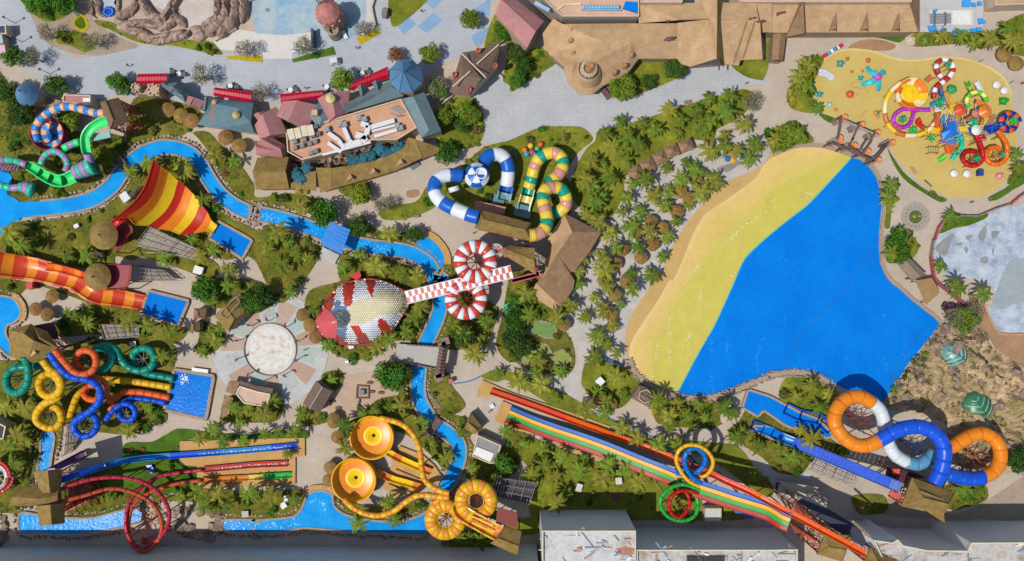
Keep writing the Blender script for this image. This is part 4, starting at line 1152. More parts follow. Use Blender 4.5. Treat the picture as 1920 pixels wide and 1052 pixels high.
hip('shingle_kiosk', 'small two panel shingle kiosk roof below the thatched gatehouse', 'kiosk', "30 40 255 135 255 110 460 25 450", 3.2, 3.9, .0, SHINGLE, WOOD)
t = flat('rooftop_terrace', 'pale terrace with a sunken white pool and blue mats at the top right', 'terrace', "30 1140 -100 1610 -100 1610 240 1140 240", 0.8, mat('#b9b6b4', .8, .08, .5), CREAM, 0.0)
mb = MB(); q = [w(*p, .9) for p in P("30 1215 75 1540 75 1540 190 1215 190")]; mb.prism(ccw([(p.x, p.y) for p in q]), .78, .92); mb.build('sunken_floor', mat('#cbc6c2', .7), t)
mb = MB(); q = [w(*p, .9) for p in P("30 1380 80 1520 80 1520 185 1380 185")]; mb.prism(ccw([(p.x, p.y) for p in q]), .78, 1.0); mb.build('white_floor', WHITE, t)
for i in range(6):
 mb = MB(); a, b = w(1440 + 1215 / 4, (110 + i * 13) / 4, 2), w(1440 + 1370 / 4, (105 + i * 13) / 4, 2); mb.beam((a.x, a.y, 2.2), (b.x, b.y, 2.2), .2, .2); mb.build('pergola_slat', mat('#8c9098', .6), t)
for x in (1245, 1325):
 mb = MB(); a, b = w(1440 + x / 4, 95 / 4, 2), w(1440 + x / 4, 190 / 4, 2); mb.beam((a.x, a.y, 2.4), (b.x, b.y, 2.4), .25, .25); mb.bar((a.x, a.y, .8), (a.x, a.y, 2.3), .08); mb.bar((b.x, b.y, .8), (b.x, b.y, 2.3), .08); mb.build('pergola_beam', mat('#5f6570', .6), t)
BM = mat('#2f9be0', .5, .1, 1.0)
for i, s in enumerate(("30 1460 0 1520 0 1520 50 1460 50", "30 1575 10 1605 10 1605 40 1575 40", "30 1530 20 1560 20 1560 50 1535 50", "30 1235 75 1265 65 1275 80 1245 95", "30 1200 195 1260 190 1270 235 1215 235", "30 1295 215 1340 210 1340 245 1300 248", "30 1385 225 1480 220 1480 255 1400 258", "30 1515 215 1560 210 1560 240 1520 240", "30 1565 205 1605 205 1605 235 1565 235", "30 1575 140 1605 135 1640 170 1585 180")):
 mb = MB(); q = [w(*p, 1.2) for p in P(s)]; mb.prism(ccw([(p.x, p.y) for p in q]), .8, 1.3)
 nm = ('at the top edge', 'at the top right corner', 'small one at the top right', 'beside the pergola slats', 'at the lower left corner', 'second along the lower edge', 'longest along the lower edge', 'fourth along the lower edge', 'at the lower right corner', 'on the right side')[i]
 mb.solo('blue_mat', BM, 'bright blue mat stack on the pale terrace, ' + nm, 'mat stack', 'blue mats on the terrace')
t = flat('tan_building', 'tan flat roofed building at the top right corner', 'building', "30 1690 -100 2050 -100 2050 35 1800 40 1780 45 1700 45", 4.0, mat('#b59a77', .85, .12, .5), CREAM, .4)
# --- thatched shops south of the hall
hip('thatched_barn', 'square thatched barn with a central ridge left of the dark palms', 'building', "11 0 370 10 130 245 125 250 365", 4.5, 7.2, .0, THATCH2, WOOD)
t = thing('curved_arcade', 'long curved thatched arcade behind the hall with small peaked dormers', 'building', w(700, 320))
roof(t, P3("11 450 205 7.0 560 210 7.4 760 180 6.5 920 150 6 1110 60 6.5 1140 -20 7 1190 -10 7.4 1250 130 5 1040 230 4.2 840 290 4.2 640 345 4.2 560 370 4.6 480 390 4.6"), [(0, 12, 11, 1), (1, 11, 10, 2), (2, 10, 9, 3), (3, 9, 8, 4), (4, 8, 7, 5), (5, 7, 6)], THATCH2)
roof(t, P3("11 250 370 4 300 360 4 450 380 4 450 230 5.5 400 240 5.4 250 330 4.4"), [(0, 1, 4, 5), (1, 2, 3, 4)], THATCH2)
roof(t, P3("11 1190 -10 7.4 1390 60 4.2 1380 90 4.0 1250 140 4.6"), [(0, 1, 2, 3)], THATCH2)
for x, y in ((715, 290), (890, 245), (1095, 175)):
 roof(t, P3(f"11 {x - 45} {y + 20} 4.6 {x + 35} {y + 5} 4.6 {x - 15} {y - 55} 5.0 {x + 5} {y - 10} 6.6"), [(0, 1, 3), (1, 2, 3), (2, 0, 3)], THATCH, 'dormer_roof')
walls(t, [w(*p, 4.2) for p in P("11 440 230 760 190 1130 60 1240 110 1040 220 840 280 640 335 490 375")], 4.0, WOOD, .02)
# --- platform roofs of the slides
TW = mat('#6f2f2a', .7)
def tower_frame(t, corners, h, m=REDSTEEL, nlev=3):
 """open steel frame with posts and cross braces under a slide platform"""
 q = [w(*p, h) for p in P(corners)]
 c = sum(q, Vector()) / len(q)
 q = [p.lerp(c, .12) for p in q]
 mb = MB()
 for i, p in enumerate(q):
  b = q[(i + 1) % len(q)]
  o = MB(); o.bar((p.x, p.y, 0), (p.x, p.y, h), .18, 6); o.build('post', m, t)
  for k in range(nlev):
   z0, z1 = h * k / nlev, h * (k + 1) / nlev
   mb.bar((p.x, p.y, z0), (b.x, b.y, z1), .07, 5); mb.bar((b.x, b.y, z0), (p.x, p.y, z1), .07, 5); mb.bar((p.x, p.y, z1), (b.x, b.y, z1), .1, 5)
 mb.build('bracing', m, t)
 mb = MB(); pl = ccw([tuple(p.xy) for p in q]); mb.prism(pl, h - .25, h, bottom=True); mb.build('platform', mat('#7c6a5e', .8), t)
 block([tuple(p.xy) for p in q])
def tower_roof(name, label, corners, he, hr, f, rm=THATCH2, plat=None, steelm=REDSTEEL, cap=True):
 t = hip(name, label, 'slide tower', corners, he, hr, f, rm, None, None, cap, True)
 for ch in list(t.children):
  if ch.name.startswith('post'): bpy.data.objects.remove(ch)
 tower_frame(t, corners, he - 2.6, steelm)
 q = [w(*p, he) for p in P(corners)]; c = sum(q, Vector()) / 4
 for p in q:
  p = p.lerp(c, .15); o = MB(); o.bar((p.x, p.y, he - 2.6), (p.x, p.y, he), .12, 6); o.build('roof_post', DARKWOOD, t)
 return t
tower_roof('slide_tower', 'brown hipped roof of the slide tower at the start of the green slide', "00 750 770 890 735 965 910 825 970", 12, 14, .12, mat('#7a5d43', .85, .15, .8, .5, 6), None, REDSTEEL)
tower_roof('slide_tower', 'tan thatched tower roof joining the blue and white tube slide', "11 1640 660 1680 520 2060 620 2070 760", 9, 11.5, .12)
tower_roof('slide_tower', 'red railed thatched tower roof at the start of the red checkered track', "20 -80 1900 -30 1840 170 1860 180 2060", 12, 13.6, .05)
t = thing('red_platform', 'red steel platform frame around the thatched tower roof at the centre', 'platform', w(*P("21 60 920")[0]))
mb = MB()
for s, wd in (("21 -60 870 120 800 200 1010 0 1060", .8), ("21 -120 830 60 790 150 800", .5), ("21 0 1050 200 1000", .9)):
 q = [w(*p, 8.5) for p in P(s)]
 for a, b in zip(q, q[1:]): mb.beam(a, b, wd, .3); mb.bar((a.x, a.y, 0), (a.x, a.y, 8.4), .15, 6)
 mb.bar((q[-1].x, q[-1].y, 0), (q[-1].x, q[-1].y, 8.4), .15, 6)
mb.build('gantry', mat('#b0324a', .5), t)
t = thing('thatched_lodge', 'large angled thatched lodge of two wings right of the red slide platform', 'building', w(1062, 487))
roof(t, P3("21 390 545 4.5 670 690 4.5 580 840 4.5 400 740 6.6 450 690 7.2 380 570 5"), [(0, 1, 4), (1, 2, 3, 4)], SHINGLE)
roof(t, P3("21 390 545 4.5 450 690 7.2 340 850 6.8 230 1040 6.4 210 1030 4.2 300 780 4.4 265 750 4.5"), [(0, 1, 2, 5, 6), (2, 3, 4, 5)], THATCH)
roof(t, P3("21 450 690 7.2 580 840 4.5 480 970 4.4 430 1000 4.4 470 1052 4.4 340 850 6.8"), [(0, 1, 2, 5), (2, 3, 5), (3, 4, 5)], SHINGLE)
roof(t, P3("21 340 850 6.8 470 1052 4.4 | 22 460 60 4.2 370 200 4.2 180 20 6.4 | 21 230 1040 6.4"), [(0, 1, 2, 4, 5), (2, 3, 4)], SHINGLE)
roof(t, P3("21 230 1040 6.4 | 22 180 20 6.4 370 200 4.2 320 225 4.2 140 110 4.2 | 21 210 1030 4.2"), [(0, 1, 4, 5), (1, 2, 3, 4)], THATCH)
walls(t, [w(*p, 4.2) for p in P("21 390 555 660 690 575 830 430 1000 | 22 455 60 340 215 150 105 | 21 220 1030 300 790 280 750")], 4.0, WOOD, .03)
cone_hut('thatched_tower', 'big round thatched roof beside the striped wave wall slide', 'slide tower', 190, 441, 27, 9, 11, THATCH2, REDSTEEL, k=.5)
cone_hut('thatched_tower', 'big round thatched roof over the orange half pipe slide', 'slide tower', 178, 519, 25.5, 8, 10.2, THATCH2, REDSTEEL, k=.5)
for s, lab in (("01 830 640 960 580 1000 680 880 840", 'dark red platform deck beside the upper round thatched tower'), ("01 820 930 990 940 980 1052 | 02 950 60 800 70", 'dark red platform deck beside the lower round thatched tower')):
 q = [w(*p, 6) for p in P(s)]; c = sum(q, Vector()) / len(q)
 t = thing('red_deck', lab, 'platform', (c.x, c.y, 0))
 mb = MB(); mb.prism(ccw([tuple(p.xy) for p in q]), 5.8, 6.05, bottom=True); mb.build('platform', mat('#8c1f28', .6), t)
 mb = MB()
 for a, b in zip(q, q[1:] + q[:1]):
  mb.bar(a + Vector((0, 0, 1)), b + Vector((0, 0, 1)), .06, 5); mb.bar(a + Vector((0, 0, .5)), b + Vector((0, 0, .5)), .05, 5)
  p = MB(); p.bar((a.x, a.y, 0), (a.x, a.y, 7), .13, 6); p.build('post', REDSTEEL, t)
 mb.build('railing', REDSTEEL, t); block([tuple(p.xy) for p in q])
t = thing('slide_tower', 'cross shaped thatched tower roof above the spiral slides', 'slide tower', w(68, 648))
roof(t, P3("02 65 370 11 230 325 11 450 520 11 200 620 11 75 570 10.6 250 450 15 180 400 14"), [(0, 1, 6), (1, 2, 5, 6), (2, 3, 5), (3, 4, 5), (4, 0, 6, 5)], THATCH2)
roof(t, P3("02 100 400 11.5 165 380 13.2 270 545 13.2 205 590 11.5"), [(0, 1, 2, 3)], THATCH, 'roof_panel')
roof(t, P3("02 260 350 11.6 350 380 11.8 440 510 11.6 300 560 11.4 290 420 14.2"), [(0, 1, 4), (1, 2, 4), (2, 3, 4), (3, 0, 4)], THATCH2, 'roof_wing')
tower_frame(t, "02 90 390 250 330 430 510 220 600", 8.5, REDSTEEL)
mb = MB(); q = [w(*p, 8) for p in P("02 240 340 400 310 440 440 400 440")]; mb.prism(ccw([tuple(p.xy) for p in q]), 7.8, 8.0, bottom=True); mb.build('landing', mat('#5e2320', .7), t)
t = thing('slide_tower', 'cross shaped thatched tower roof at the lower left of the park', 'slide tower', w(75, 930))
for s in ("03 255 380 460 365 450 540 300 540", "03 275 640 480 620 480 770 295 790"):
 q = P(s); A = [(x, y, 13 if i in (0, 1) else 13) for i, (x, y) in enumerate(q)]
 m1 = ((q[0][0] + q[3][0]) / 2, (q[0][1] + q[3][1]) / 2); m2 = ((q[1][0] + q[2][0]) / 2, (q[1][1] + q[2][1]) / 2)
 t1 = ((q[0][0] + q[1][0]) / 2, (q[0][1] + q[1][1]) / 2, 16); t2 = ((q[2][0] + q[3][0]) / 2, (q[2][1] + q[3][1]) / 2, 16)
 roof(t, A + [t1, t2], [(0, 4, 5, 3), (4, 1, 2, 5)], THATCH2)
roof(t, P3("03 70 640 12 110 500 12 440 480 12.6 430 640 12.6 90 570 14 300 590 15.5 430 560 15.5"), [(1, 2, 6, 5), (1, 5, 4), (4, 5, 0), (0, 5, 6, 3)], THATCH2)
tower_frame(t, "03 260 440 460 420 480 700 290 720", 10, REDSTEEL)
t = hip('slide_tower', 'tan thatched tower roof at the bottom of the yellow disc slide', 'slide tower', "13 1760 920 1860 790 1990 830 1960 1010", 10, 12, .05, THATCH2, WOOD, open_=True)
tower_roof('slide_tower', 'small square thatched roof below the orange speed slide at the bottom', "33 365 1000 430 850 630 860 560 1060", 13, 14.2, .2)
t = tower_roof('slide_tower', 'thatched roof at the bottom edge at the head of the orange speed slide', "33 720 1060 770 950 1010 1060 960 1200", 14, 16, .2)
t = tower_roof('slide_tower', 'tan thatched tower roof at the start of the big orange and blue tube', "33 1000 640 1080 425 1400 540 1330 690", 10, 13, .22, THATCH2)
mb = MB(); q = [w(*p, 12.4) for p in P("33 1150 525 1340 600 1310 640 1140 600")]; mb.prism(ccw([tuple(p.xy) for p in q]), 11.6, 12.3); mb.build('roof_vent', SHINGLE, t)
roof(t, P3("33 1130 640 10 1320 690 10 1325 765 9.4"), [(0, 1, 2)], THATCH2, 'roof_skirt')
# --- small pavilions round the circular plaza
t = hip('thatched_pavilion', 'thatched pavilion with a raised ridge left of the round plaza', 'pavilion', "02 1610 270 1790 80 1875 215 1705 385", 4.4, 6.4, .12, THATCH2, WOOD)
mb = MB()
for a, b in (("02 1640 260", "02 1770 120"), ("02 1690 285", "02 1800 160"), ("02 1640 260", "02 1690 285"), ("02 1770 120", "02 1800 160")):
 mb.beam(w(*P(a)[0], 6.3), w(*P(b)[0], 6.3), .18, .3)
mb.build('ridge_frame', WOOD, t)
hip('small_hut', 'small brown square hut beside the rectangular plunge pool', 'hut', "02 1455 210 1550 205 1540 285 1450 285", 2.8, 3.8, .3, SHINGLE, WOOD)
hip('small_hut', 'small brown hut below its twin beside the plunge pool', 'hut', "02 1435 310 1500 310 1500 390 1425 385", 2.8, 3.8, .3, SHINGLE, WOOD)
t = hip('brown_pavilion', 'dark brown gabled pavilion with a pale ridge below the round plaza', 'pavilion', "12 350 920 480 990 575 830 450 750", 3.6, 5.2, .0, BROWNR, WOOD, trim=paint('#a99a88'))
t = flat('kiosk', 'kiosk with a peach roof and brown shingle wings below the round plaza', 'kiosk', "02 1770 850 1800 790 1930 830 | 12 110 850 80 950 | 02 1830 920", 3.4, mat('#c9a78f', .8, .08, .5), CREAM, .25)
roof(t, P3("02 1690 830 2.8 1720 750 2.8 1800 760 2.8 1760 860 3.4"), [(0, 1, 2, 3)], SHINGLE, 'wing_roof')
roof(t, P3("02 1800 750 2.8 1930 790 2.8 | 12 130 810 2.8 120 850 3.3 | 02 1800 790 3.3"), [(0, 1, 2, 3, 4)], BROWNR, 'wing_roof')
roof(t, P3("02 1680 860 2.6 1750 880 3.0 1720 1000 3.0 1660 1040 2.6"), [(0, 1, 2, 3)], SHINGLE, 'wing_roof')
t = hip('brown_pavilion', 'square brown pavilion with a hexagonal frame on its roof below the beach', 'pavilion', "22 890 880 960 785 1105 845 1030 955", 3.6, 4.4, .25, BROWNR, WOOD)
c = w(*P("22 998 868")[0], 4.4); mb = MB()
hx = [Vector((c.x + 1.5 * math.cos(i * math.pi / 3 + .3), c.y + 1.5 * math.sin(i * math.pi / 3 + .3), 4.55)) for i in range(6)]
for a, b in zip(hx, hx[1:] + hx[:1]): mb.beam(a, b, .14, .2)
mb.build('hexagon_frame', paint('#cdb590'), t)
hip('thatched_hut', 'small thatched hut beside the lazy river bend below the bridge', 'hut', "13 1560 60 1610 -60 1700 50 1640 100", 3.2, 4.4, .1, THATCH2, WOOD)
t = flat('pump_house', 'small grey pump house with a white roof panel right of the lazy river', 'hut', "13 1660 105 1840 185 1800 320 1750 320 1620 265", 3.2, mat('#8d8785', .8, .12, .6), CREAM, .2)
mb = MB(); q = [w(*p, 3.4) for p in P("13 1655 195 1785 245 1755 310 1630 250")]; mb.prism(ccw([tuple(p.xy) for p in q]), 3.2, 3.45); mb.build('roof_panel', WHITE, t)
hip('sail_roof', 'tan shade roof of overlapping triangles right of the wave pool', 'shade roof', "31 960 910 1060 880 1190 1010 1080 1052", 3.0, 3.8, .1, mat('#8c7a66', .85, .15, .8, hex2='#7d6c5a'), WOOD, open_=True)
t = thing('sail_roof', 'tan angular sail roof below its twin beside the wave pool', 'shade roof', w(*P("32 1200 90")[0]))
roof(t, P3("32 1110 0 3 1230 -20 3 1290 90 3 1190 180 3 1150 90 4"), [(0, 1, 4), (1, 2, 4), (2, 3, 4), (3, 0, 4)], mat('#a5814e', .85, .15, .8))
for p in P("32 1120 10 1225 -10 1280 90 1190 165"):
 q = w(*p, 3); mb = MB(); mb.bar((q.x, q.y, 0), (q.x, q.y, 2.9), .1); mb.build('post', DARKWOOD, t)
for i, (x, y) in enumerate(((1305, 40), (1200, 80), (1115, 130), (1020, 185), (930, 245))):
 a = math.radians((22, 24, 28, 32, 40)[i])
 q = []
 for (u, v) in ((-52, -45), (52, -45), (52, 45), (-52, 45)):
  q.append(f"{x + u * math.cos(a) + v * math.sin(a):.0f} {y - u * math.sin(a) + v * math.cos(a):.0f}")
 hip('cabana', ('uppermost', 'second from the top', 'middle', 'second from the bottom', 'lowest')[i] + ' brown square cabana in the slanting row beside the palm lawn', 'cabana', "21 " + " ".join(q), 2.8, 4.0, .46, SHINGLE, WOOD, 'row of square cabanas', open_=True)
t = thing('river_shelter', 'bright blue corrugated roof spanning the lazy river', 'shelter', w(*P("11 590 730")[0]))
BLUC = plastic('#2a7fcf')
A, B, C, D = [w(*p, 5) for p in P("11 555 610 710 670 640 860 480 780")]
for i in range(7):
 mb = MB()
 a, b, c, d = A.lerp(D, i / 7), B.lerp(C, i / 7), B.lerp(C, (i + .92) / 7), A.lerp(D, (i + .92) / 7)
 up = Vector((0, 0, .18))
 mb.add([a, b, c, d, a + up, b + up, c + up, d + up], [(7, 6, 5, 4), (0, 1, 5, 4), (1, 2, 6, 5), (2, 3, 7, 6), (3, 0, 4, 7)]); mb.build('roof_panel', BLUC, t)
for p in (A, B, C, D):
 q = p.lerp((A + C) / 2, .08); mb = MB(); mb.bar((q.x, q.y, 0), (q.x, q.y, 5), .15); mb.build('post', STEELM, t)
t = thing('ramp', 'pale concrete ramp leading down from the blue river shelter', 'ramp', w(*P("11 550 870")[0]))
mb = MB(); q = [w(*p, .7) for p in P("11 500 800 625 860 590 930 470 880")]; mb.prism(ccw([tuple(p.xy) for p in q]), 0, .72); mb.build('slab', CONCRETE, t)
t = thing('road_bridge', 'wide pale grey bridge deck crossing the lazy river', 'bridge', w(*P("12 1230 570")[0]))
mb = MB(); q = [w(*p, 1.3) for p in P("12 1060 475 1160 480 1390 495 1350 660 1130 620 1045 590")]; mb.prism(ccw([tuple(p.xy) for p in q]), .75, 1.3, bottom=True); mb.build('deck', mat('#b0aba6', .85, .07, .5), t); block([tuple(p.xy) for p in q])
for s in ("12 1140 480 1395 497", "12 1050 600 1360 662"):
 a, b = [w(*p, 1.3) for p in P(s)]; mb = MB(); mb.beam(a + Vector((0, 0, .4)), b + Vector((0, 0, .4)), .3, .8); mb.build('parapet', mat('#7b6b62', .85), t)
 for k in range(9):
  p = a.lerp(b, k / 8); mb = MB(); mb.bar((p.x, p.y, 1.3), (p.x, p.y, 2.4), .1); mb.build('post', mat('#6b5a52', .85), t)
t = thing('timber_gate', 'brown ridged gateway roof standing across the end of the bridge', 'gate', w(*P("12 1400 590")[0]))
prisms_ = [w(*p, 5) for p in P("12 1345 690 1410 700 1440 510 1375 490")]
mb = MB(); A, B, C, D = prisms_; r1, r2 = (A + B) / 2, (C + D) / 2; r1.z = r2.z = 6; vs = [A, B, C, D, r1, r2]
mb.add(vs, [tuple(up_face(vs, list(f))) for f in ((0, 1, 4), (1, 2, 5, 4), (2, 3, 5), (3, 0, 4, 5))]); mb.build('roof', BROWNR, t)
mb = MB()
for k in range(9):
 p, q = A.lerp(D, k / 8), r1.lerp(r2, k / 8); s_ = B.lerp(C, k / 8)
 mb.beam(p + Vector((0, 0, .08)), q + Vector((0, 0, .1)), .12, .1); mb.beam(s_ + Vector((0, 0, .08)), q + Vector((0, 0, .1)), .12, .1)
mb.build('roof_battens', mat('#4c3a33', .8), t)
for p in prisms_:
 q = p.lerp((A + C) / 2, .1); mb = MB(); mb.bar((q.x, q.y, 0), (q.x, q.y, 5), .2); mb.build('post', DARKWOOD, t)
for x, y in ((1420, 455), (1400, 490), (1375, 700), (1370, 730)):
 p = w(480 + x / 4, 526 + y / 4, 4); mb = MB(); mb.box((p.x, p.y, 2), (1.4, 1.2, 4), .3); mb.box((p.x, p.y, 4.1), (1.8, 1.6, .3), .3); mb.build('pillar', mat('#8a7468', .9, .25, 1.5), t)
for s, lab in (("01 885 130 970 250", 'narrow reddish footbridge across the upper bend of the lazy river'), ("13 1280 110 1370 -10", 'narrow brown footbridge over the lazy river beside the bowl slides')):
 a, b = [w(*p, 1.5) for p in P(s)]
 t = thing('footbridge', lab, 'footbridge', ((a + b) / 2).to_tuple())
 d = (b - a); nrm = Vector((-d.y, d.x, 0)).normalized()
 n_ = int(d.length / .45)
 for k in range(n_):
  p = a.lerp(b, (k + .5) / n_); mb = MB(); mb.beam(p - nrm * .8, p + nrm * .8, .36, .12); mb.build('plank', mat('#7d5c52', .8, .2), t)
 for sgn in (-1, 1):
  mb = MB(); mb.bar(a + nrm * .8 * sgn + Vector((0, 0, .9)), b + nrm * .8 * sgn + Vector((0, 0, .9)), .07)
  for k in range(5):
   p = a.lerp(b, k / 4) + nrm * .8 * sgn; mb.bar((p.x, p.y, 0), (p.x, p.y, 2.4), .07)
  mb.build('railing', DARKWOOD, t)
# --- retaining block buildings along the bottom
GW = mat('#e2e2e0', .85, .06, .2, .05, 3, hex2='#d6d8d8')
def rubble_roof(t, poly, h, n=40):
 cols = [mat('#a2abb4', .6), mat('#b08a74', .8), mat('#d9d6d0', .8), mat('#8f8880', .8), mat('#6f95b4', .6)]
 xs, ys = [p[0] for p in poly], [p[1] for p in poly]
 for m_ in range(5):
  mb = MB()
  for _ in range(n // 5):
   x, y = R.uniform(min(xs), max(xs)), R.uniform(min(ys), max(ys))
   if not inside(poly, x, y): continue
   a = R.choice((0, 0, 1.57, .6, -.9, .3)); L_ = R.choice((1, 1.5, 2.5, 4))
   mb.box((x, y, h + .12), (L_, R.uniform(.1, .35), R.uniform(.1, .3)), a)
   if R.random() < .4: mb.box((x + .5, y + .4, h + .2), (R.uniform(.4, 1.2), R.uniform(.3, .8), .35), R.uniform(0, 3))
  if mb.f: mb.build('roof_debris', cols[m_], t, kind='stuff')
def block_building(label, s, h, rm, par=.8):
 t = flat('service_building', label, 'building', s, h, rm, GW, par, None, mat('#d0c9ae', .7))
 poly = ccw([tuple(w(*p, h).xy) for p in P(s)])
 rubble_roof(t, poly, h, 70)
 return t, poly
t, pl1 = block_building('tall grey service block with a cluttered pale roof at the bottom centre', "23 225 815 925 815 925 1500 225 1500", 14.5, ROOFW)
mb = MB(); p = w(960 + 850 / 4, 789 + 980 / 4, 14.6)
vs = [(p.x + 2.2 * math.cos(i) * R.uniform(.7, 1.2), p.y + 1.1 * math.sin(i) * R.uniform(.7, 1.2), 14.56) for i in [k * .5236 for k in range(12)]]
mb.add(vs, [tuple(range(12))]); mb.build('rust_patch', mat('#b5765a', .9, .25, 1.5), t)
t, pl2 = block_building('long lower grey service block with a pale debris strewn roof', "23 930 958 1920 958 | 33 213 955 213 1500 | 23 930 1500", 14.0, ROOFB)
for i in range(16):
 p = w(960 + (1310 + i * 18) / 4, 789 + 1040 / 4, 14); mb = MB(); mb.box((p.x, p.y, 14.5), (.12, 1.6, .8)); mb.build('roof_fin', mat('#4c4a4a', .7), t)
t, pl3 = block_building('grey service block with a jagged pale parapet at the bottom right', "33 780 885 920 905 960 880 1000 925 1180 962 1480 965 1510 905 2300 900 2300 1500 1060 1500", 14.0, ROOFB)
GW2 = mat('#c8d6da', .85, .1, .05, .05, 3, hex2='#dcd2c6')
t = flat('service_building', 'long grey blue boundary block with a shaded face along the bottom left', 'building', "03 -600 1120 1920 1120 | 13 1700 1120 | 23 200 1090 200 1500 | 03 -600 1500", 14.5, ROOFW, GW2, .8)
t = flat('white_shed', 'square white flat roofed shed between the loops and the lower grey block', 'shed', "23 1445 655 1570 655 1570 752 1445 752", 2.8, PALEW, CREAM, .12)
# -- water slides
def circ(r, n=14, k=1.0):
 return [(r * math.cos(2 * math.pi * i / n), r * k * math.sin(2 * math.pi * i / n)) for i in range(n)]
def flume_prof(r, half=100, n=10, th=0.9, deep=1.0):
 a0, a1 = math.radians(270 - half), math.radians(270 + half)
 o = [(r * math.cos(a0 + (a1 - a0) * i / n), r * deep * math.sin(a0 + (a1 - a0) * i / n)) for i in range(n + 1)]
 i_ = [(x * th, y * th) for (x, y) in o[::-1]]
 lip0 = (o[0][0] * 1.12, o[0][1] + .02); lip1 = (o[-1][0] * 1.12, o[-1][1] + .02)
 return [lip0] + o + [lip1] + i_
def path3(s):
 return cat([w(*p) for p in P3(s)], 8)
def slide(t, s, r, cols, seg=1.7, kind='tube', sup=6.0, step=0.45, supm=None, name=None, taper=None, deep=1.0, half=100, fl=True, blk=True, minsup=1.6):
 pts = resample(path3(s), step)
 fr = frames(pts)
 prof = circ(r) if kind == 'tube' else flume_prof(r, half, 10, .9, deep)
 name = name or ('tube_section' if kind == 'tube' else 'flume_section')
 n = len(pts) - 1
 k = max(1, round(n * step / seg)) if seg else 1
 sc = None
 if taper:
  sc = [taper[0] + (taper[1] - taper[0]) * i / n for i in range(n + 1)]
 for q in range(k):
  a, b = round(n * q / k), round(n * (q + 1) / k)
  if b <= a: continue
  mb = MB()
  mb.sweep(pts[a:b + 1], fr[a:b + 1], prof, 0, True, sc[a:b + 1] if sc else None)
  if fl:
   f0 = pts[a]; d = (pts[a + 1] - pts[a]) * .3
   pr = [(x * 1.07, y * 1.07) for x, y in prof]
   mb.sweep([f0, f0 + d], [fr[a], fr[a]], pr, 0, True, [sc[a], sc[a]] if sc else None)
  mb.build(name, cols[q % len(cols)], t, kind == 'tube')
 if sup:
  every = max(1, int(sup / step))
  for i in range(every // 2, len(pts), every):
   p = pts[i]
   rr = r * (sc[i] if sc else 1)
   if p.z - rr < minsup: continue
   mb = MB(); mb.bar((p.x, p.y, 0), (p.x, p.y, p.z - rr * .8), .16, 7, 0, .13)
   sd_ = fr[i][0]
   mb.bar(p - Vector((0, 0, rr * 1.6)), p + sd_ * rr * .9 - Vector((0, 0, rr * .4)), .09, 5)
   mb.bar(p - Vector((0, 0, rr * 1.6)), p - sd_ * rr * .9 - Vector((0, 0, rr * .4)), .09, 5)
   mb.build('support_column', supm or STEELM, t)
 if blk:
  LINES.append(([(p.x, p.y) for p in pts], max(r, .6) if pts[0].z > 3 else r + .4))
 return pts
def lattice(t, c, r, h, m, n=7, cz=None):
 """splayed steel struts inside a ring, carrying it"""
 c = Vector((c.x, c.y, 0))
 for i in range(n):
  a = 2 * math.pi * i / n + .3
  mb = MB()
  mb.bar((c.x, c.y, (cz or h * .55)), (c.x + r * math.cos(a), c.y + r * math.sin(a), h), .09, 5)
  mb.build('strut', m, t)
 mb = MB(); mb.bar((c.x, c.y, 0), (c.x, c.y, cz or h * .55), .22, 8); mb.build('mast', m, t)
RED, RED2 = plastic('#c02a1c'), plastic('#cf4a2c')
ORG, ORG2, ORGD = plastic('#e8811e'), plastic('#dc7f35'), plastic('#dd5a14')
YEL, YEL2 = plastic('#eec31a'), plastic('#e3b022')
TEALP, GRN, GRN2 = plastic('#158a74'), plastic('#35c26a'), plastic('#2fae45')
BLUP, BLUD, BLUL = plastic('#1a56d0'), plastic('#1c3f9c'), plastic('#2b86cf')
WHT, PNK, PCH, LIL = plastic('#dde2e6'), plastic('#d0978a'), plastic('#e6b08a'), plastic('#a486b6')
PURP = plastic('#b03ac0')
SKYB = mat('#5e9bc0', .3, .05, 1.0)
t = thing('wave_slide', 'huge fan shaped slide wall striped red orange and yellow beside the lazy river', 'water slide', w(300, 370))
U = P("01 1150 150 1205 200 1265 240 1335 305 1390 347 1445 400 1500 468 1555 540 1585 600 1630 640")
M_ = P("01 1065 415 1140 445 1195 480 1272 510 1326 532 1390 570 1452 602 1518 628 1568 642 1612 670")
L_ = P("01 835 612 950 575 1015 630 1115 640 1190 660 1290 680 1350 703 1440 702 1545 680 1592 700")
HM = [10.5, 8.2, 6.0, 4.2, 3.2, 2.7, 2.2, 1.8, 1.4, 1.1]
cols = [RED, ORG, YEL, RED, ORG, YEL, RED, ORG, YEL]
rows = []
for i in range(10):
 bow = (2.0, 2.4, 2.2, 1.6, 1.4, 1.2, 1.0, .8, .5, .2)[i]
 a, m_, b = U[i], M_[i], L_[i]
 rows.append(cat([w(*a, HM[i] + bow), w((a[0] * .3 + m_[0] * .7), (a[1] * .3 + m_[1] * .7), HM[i] + .15 * bow), w((b[0] * .3 + m_[0] * .7), (b[1] * .3 + m_[1] * .7), HM[i] + .15 * bow), w(*b, HM[i] + bow)], 6))
fine = []
K = 5
for j in range(len(rows[0])):
 fine.append(cat([r_[j] for r_ in rows], K))
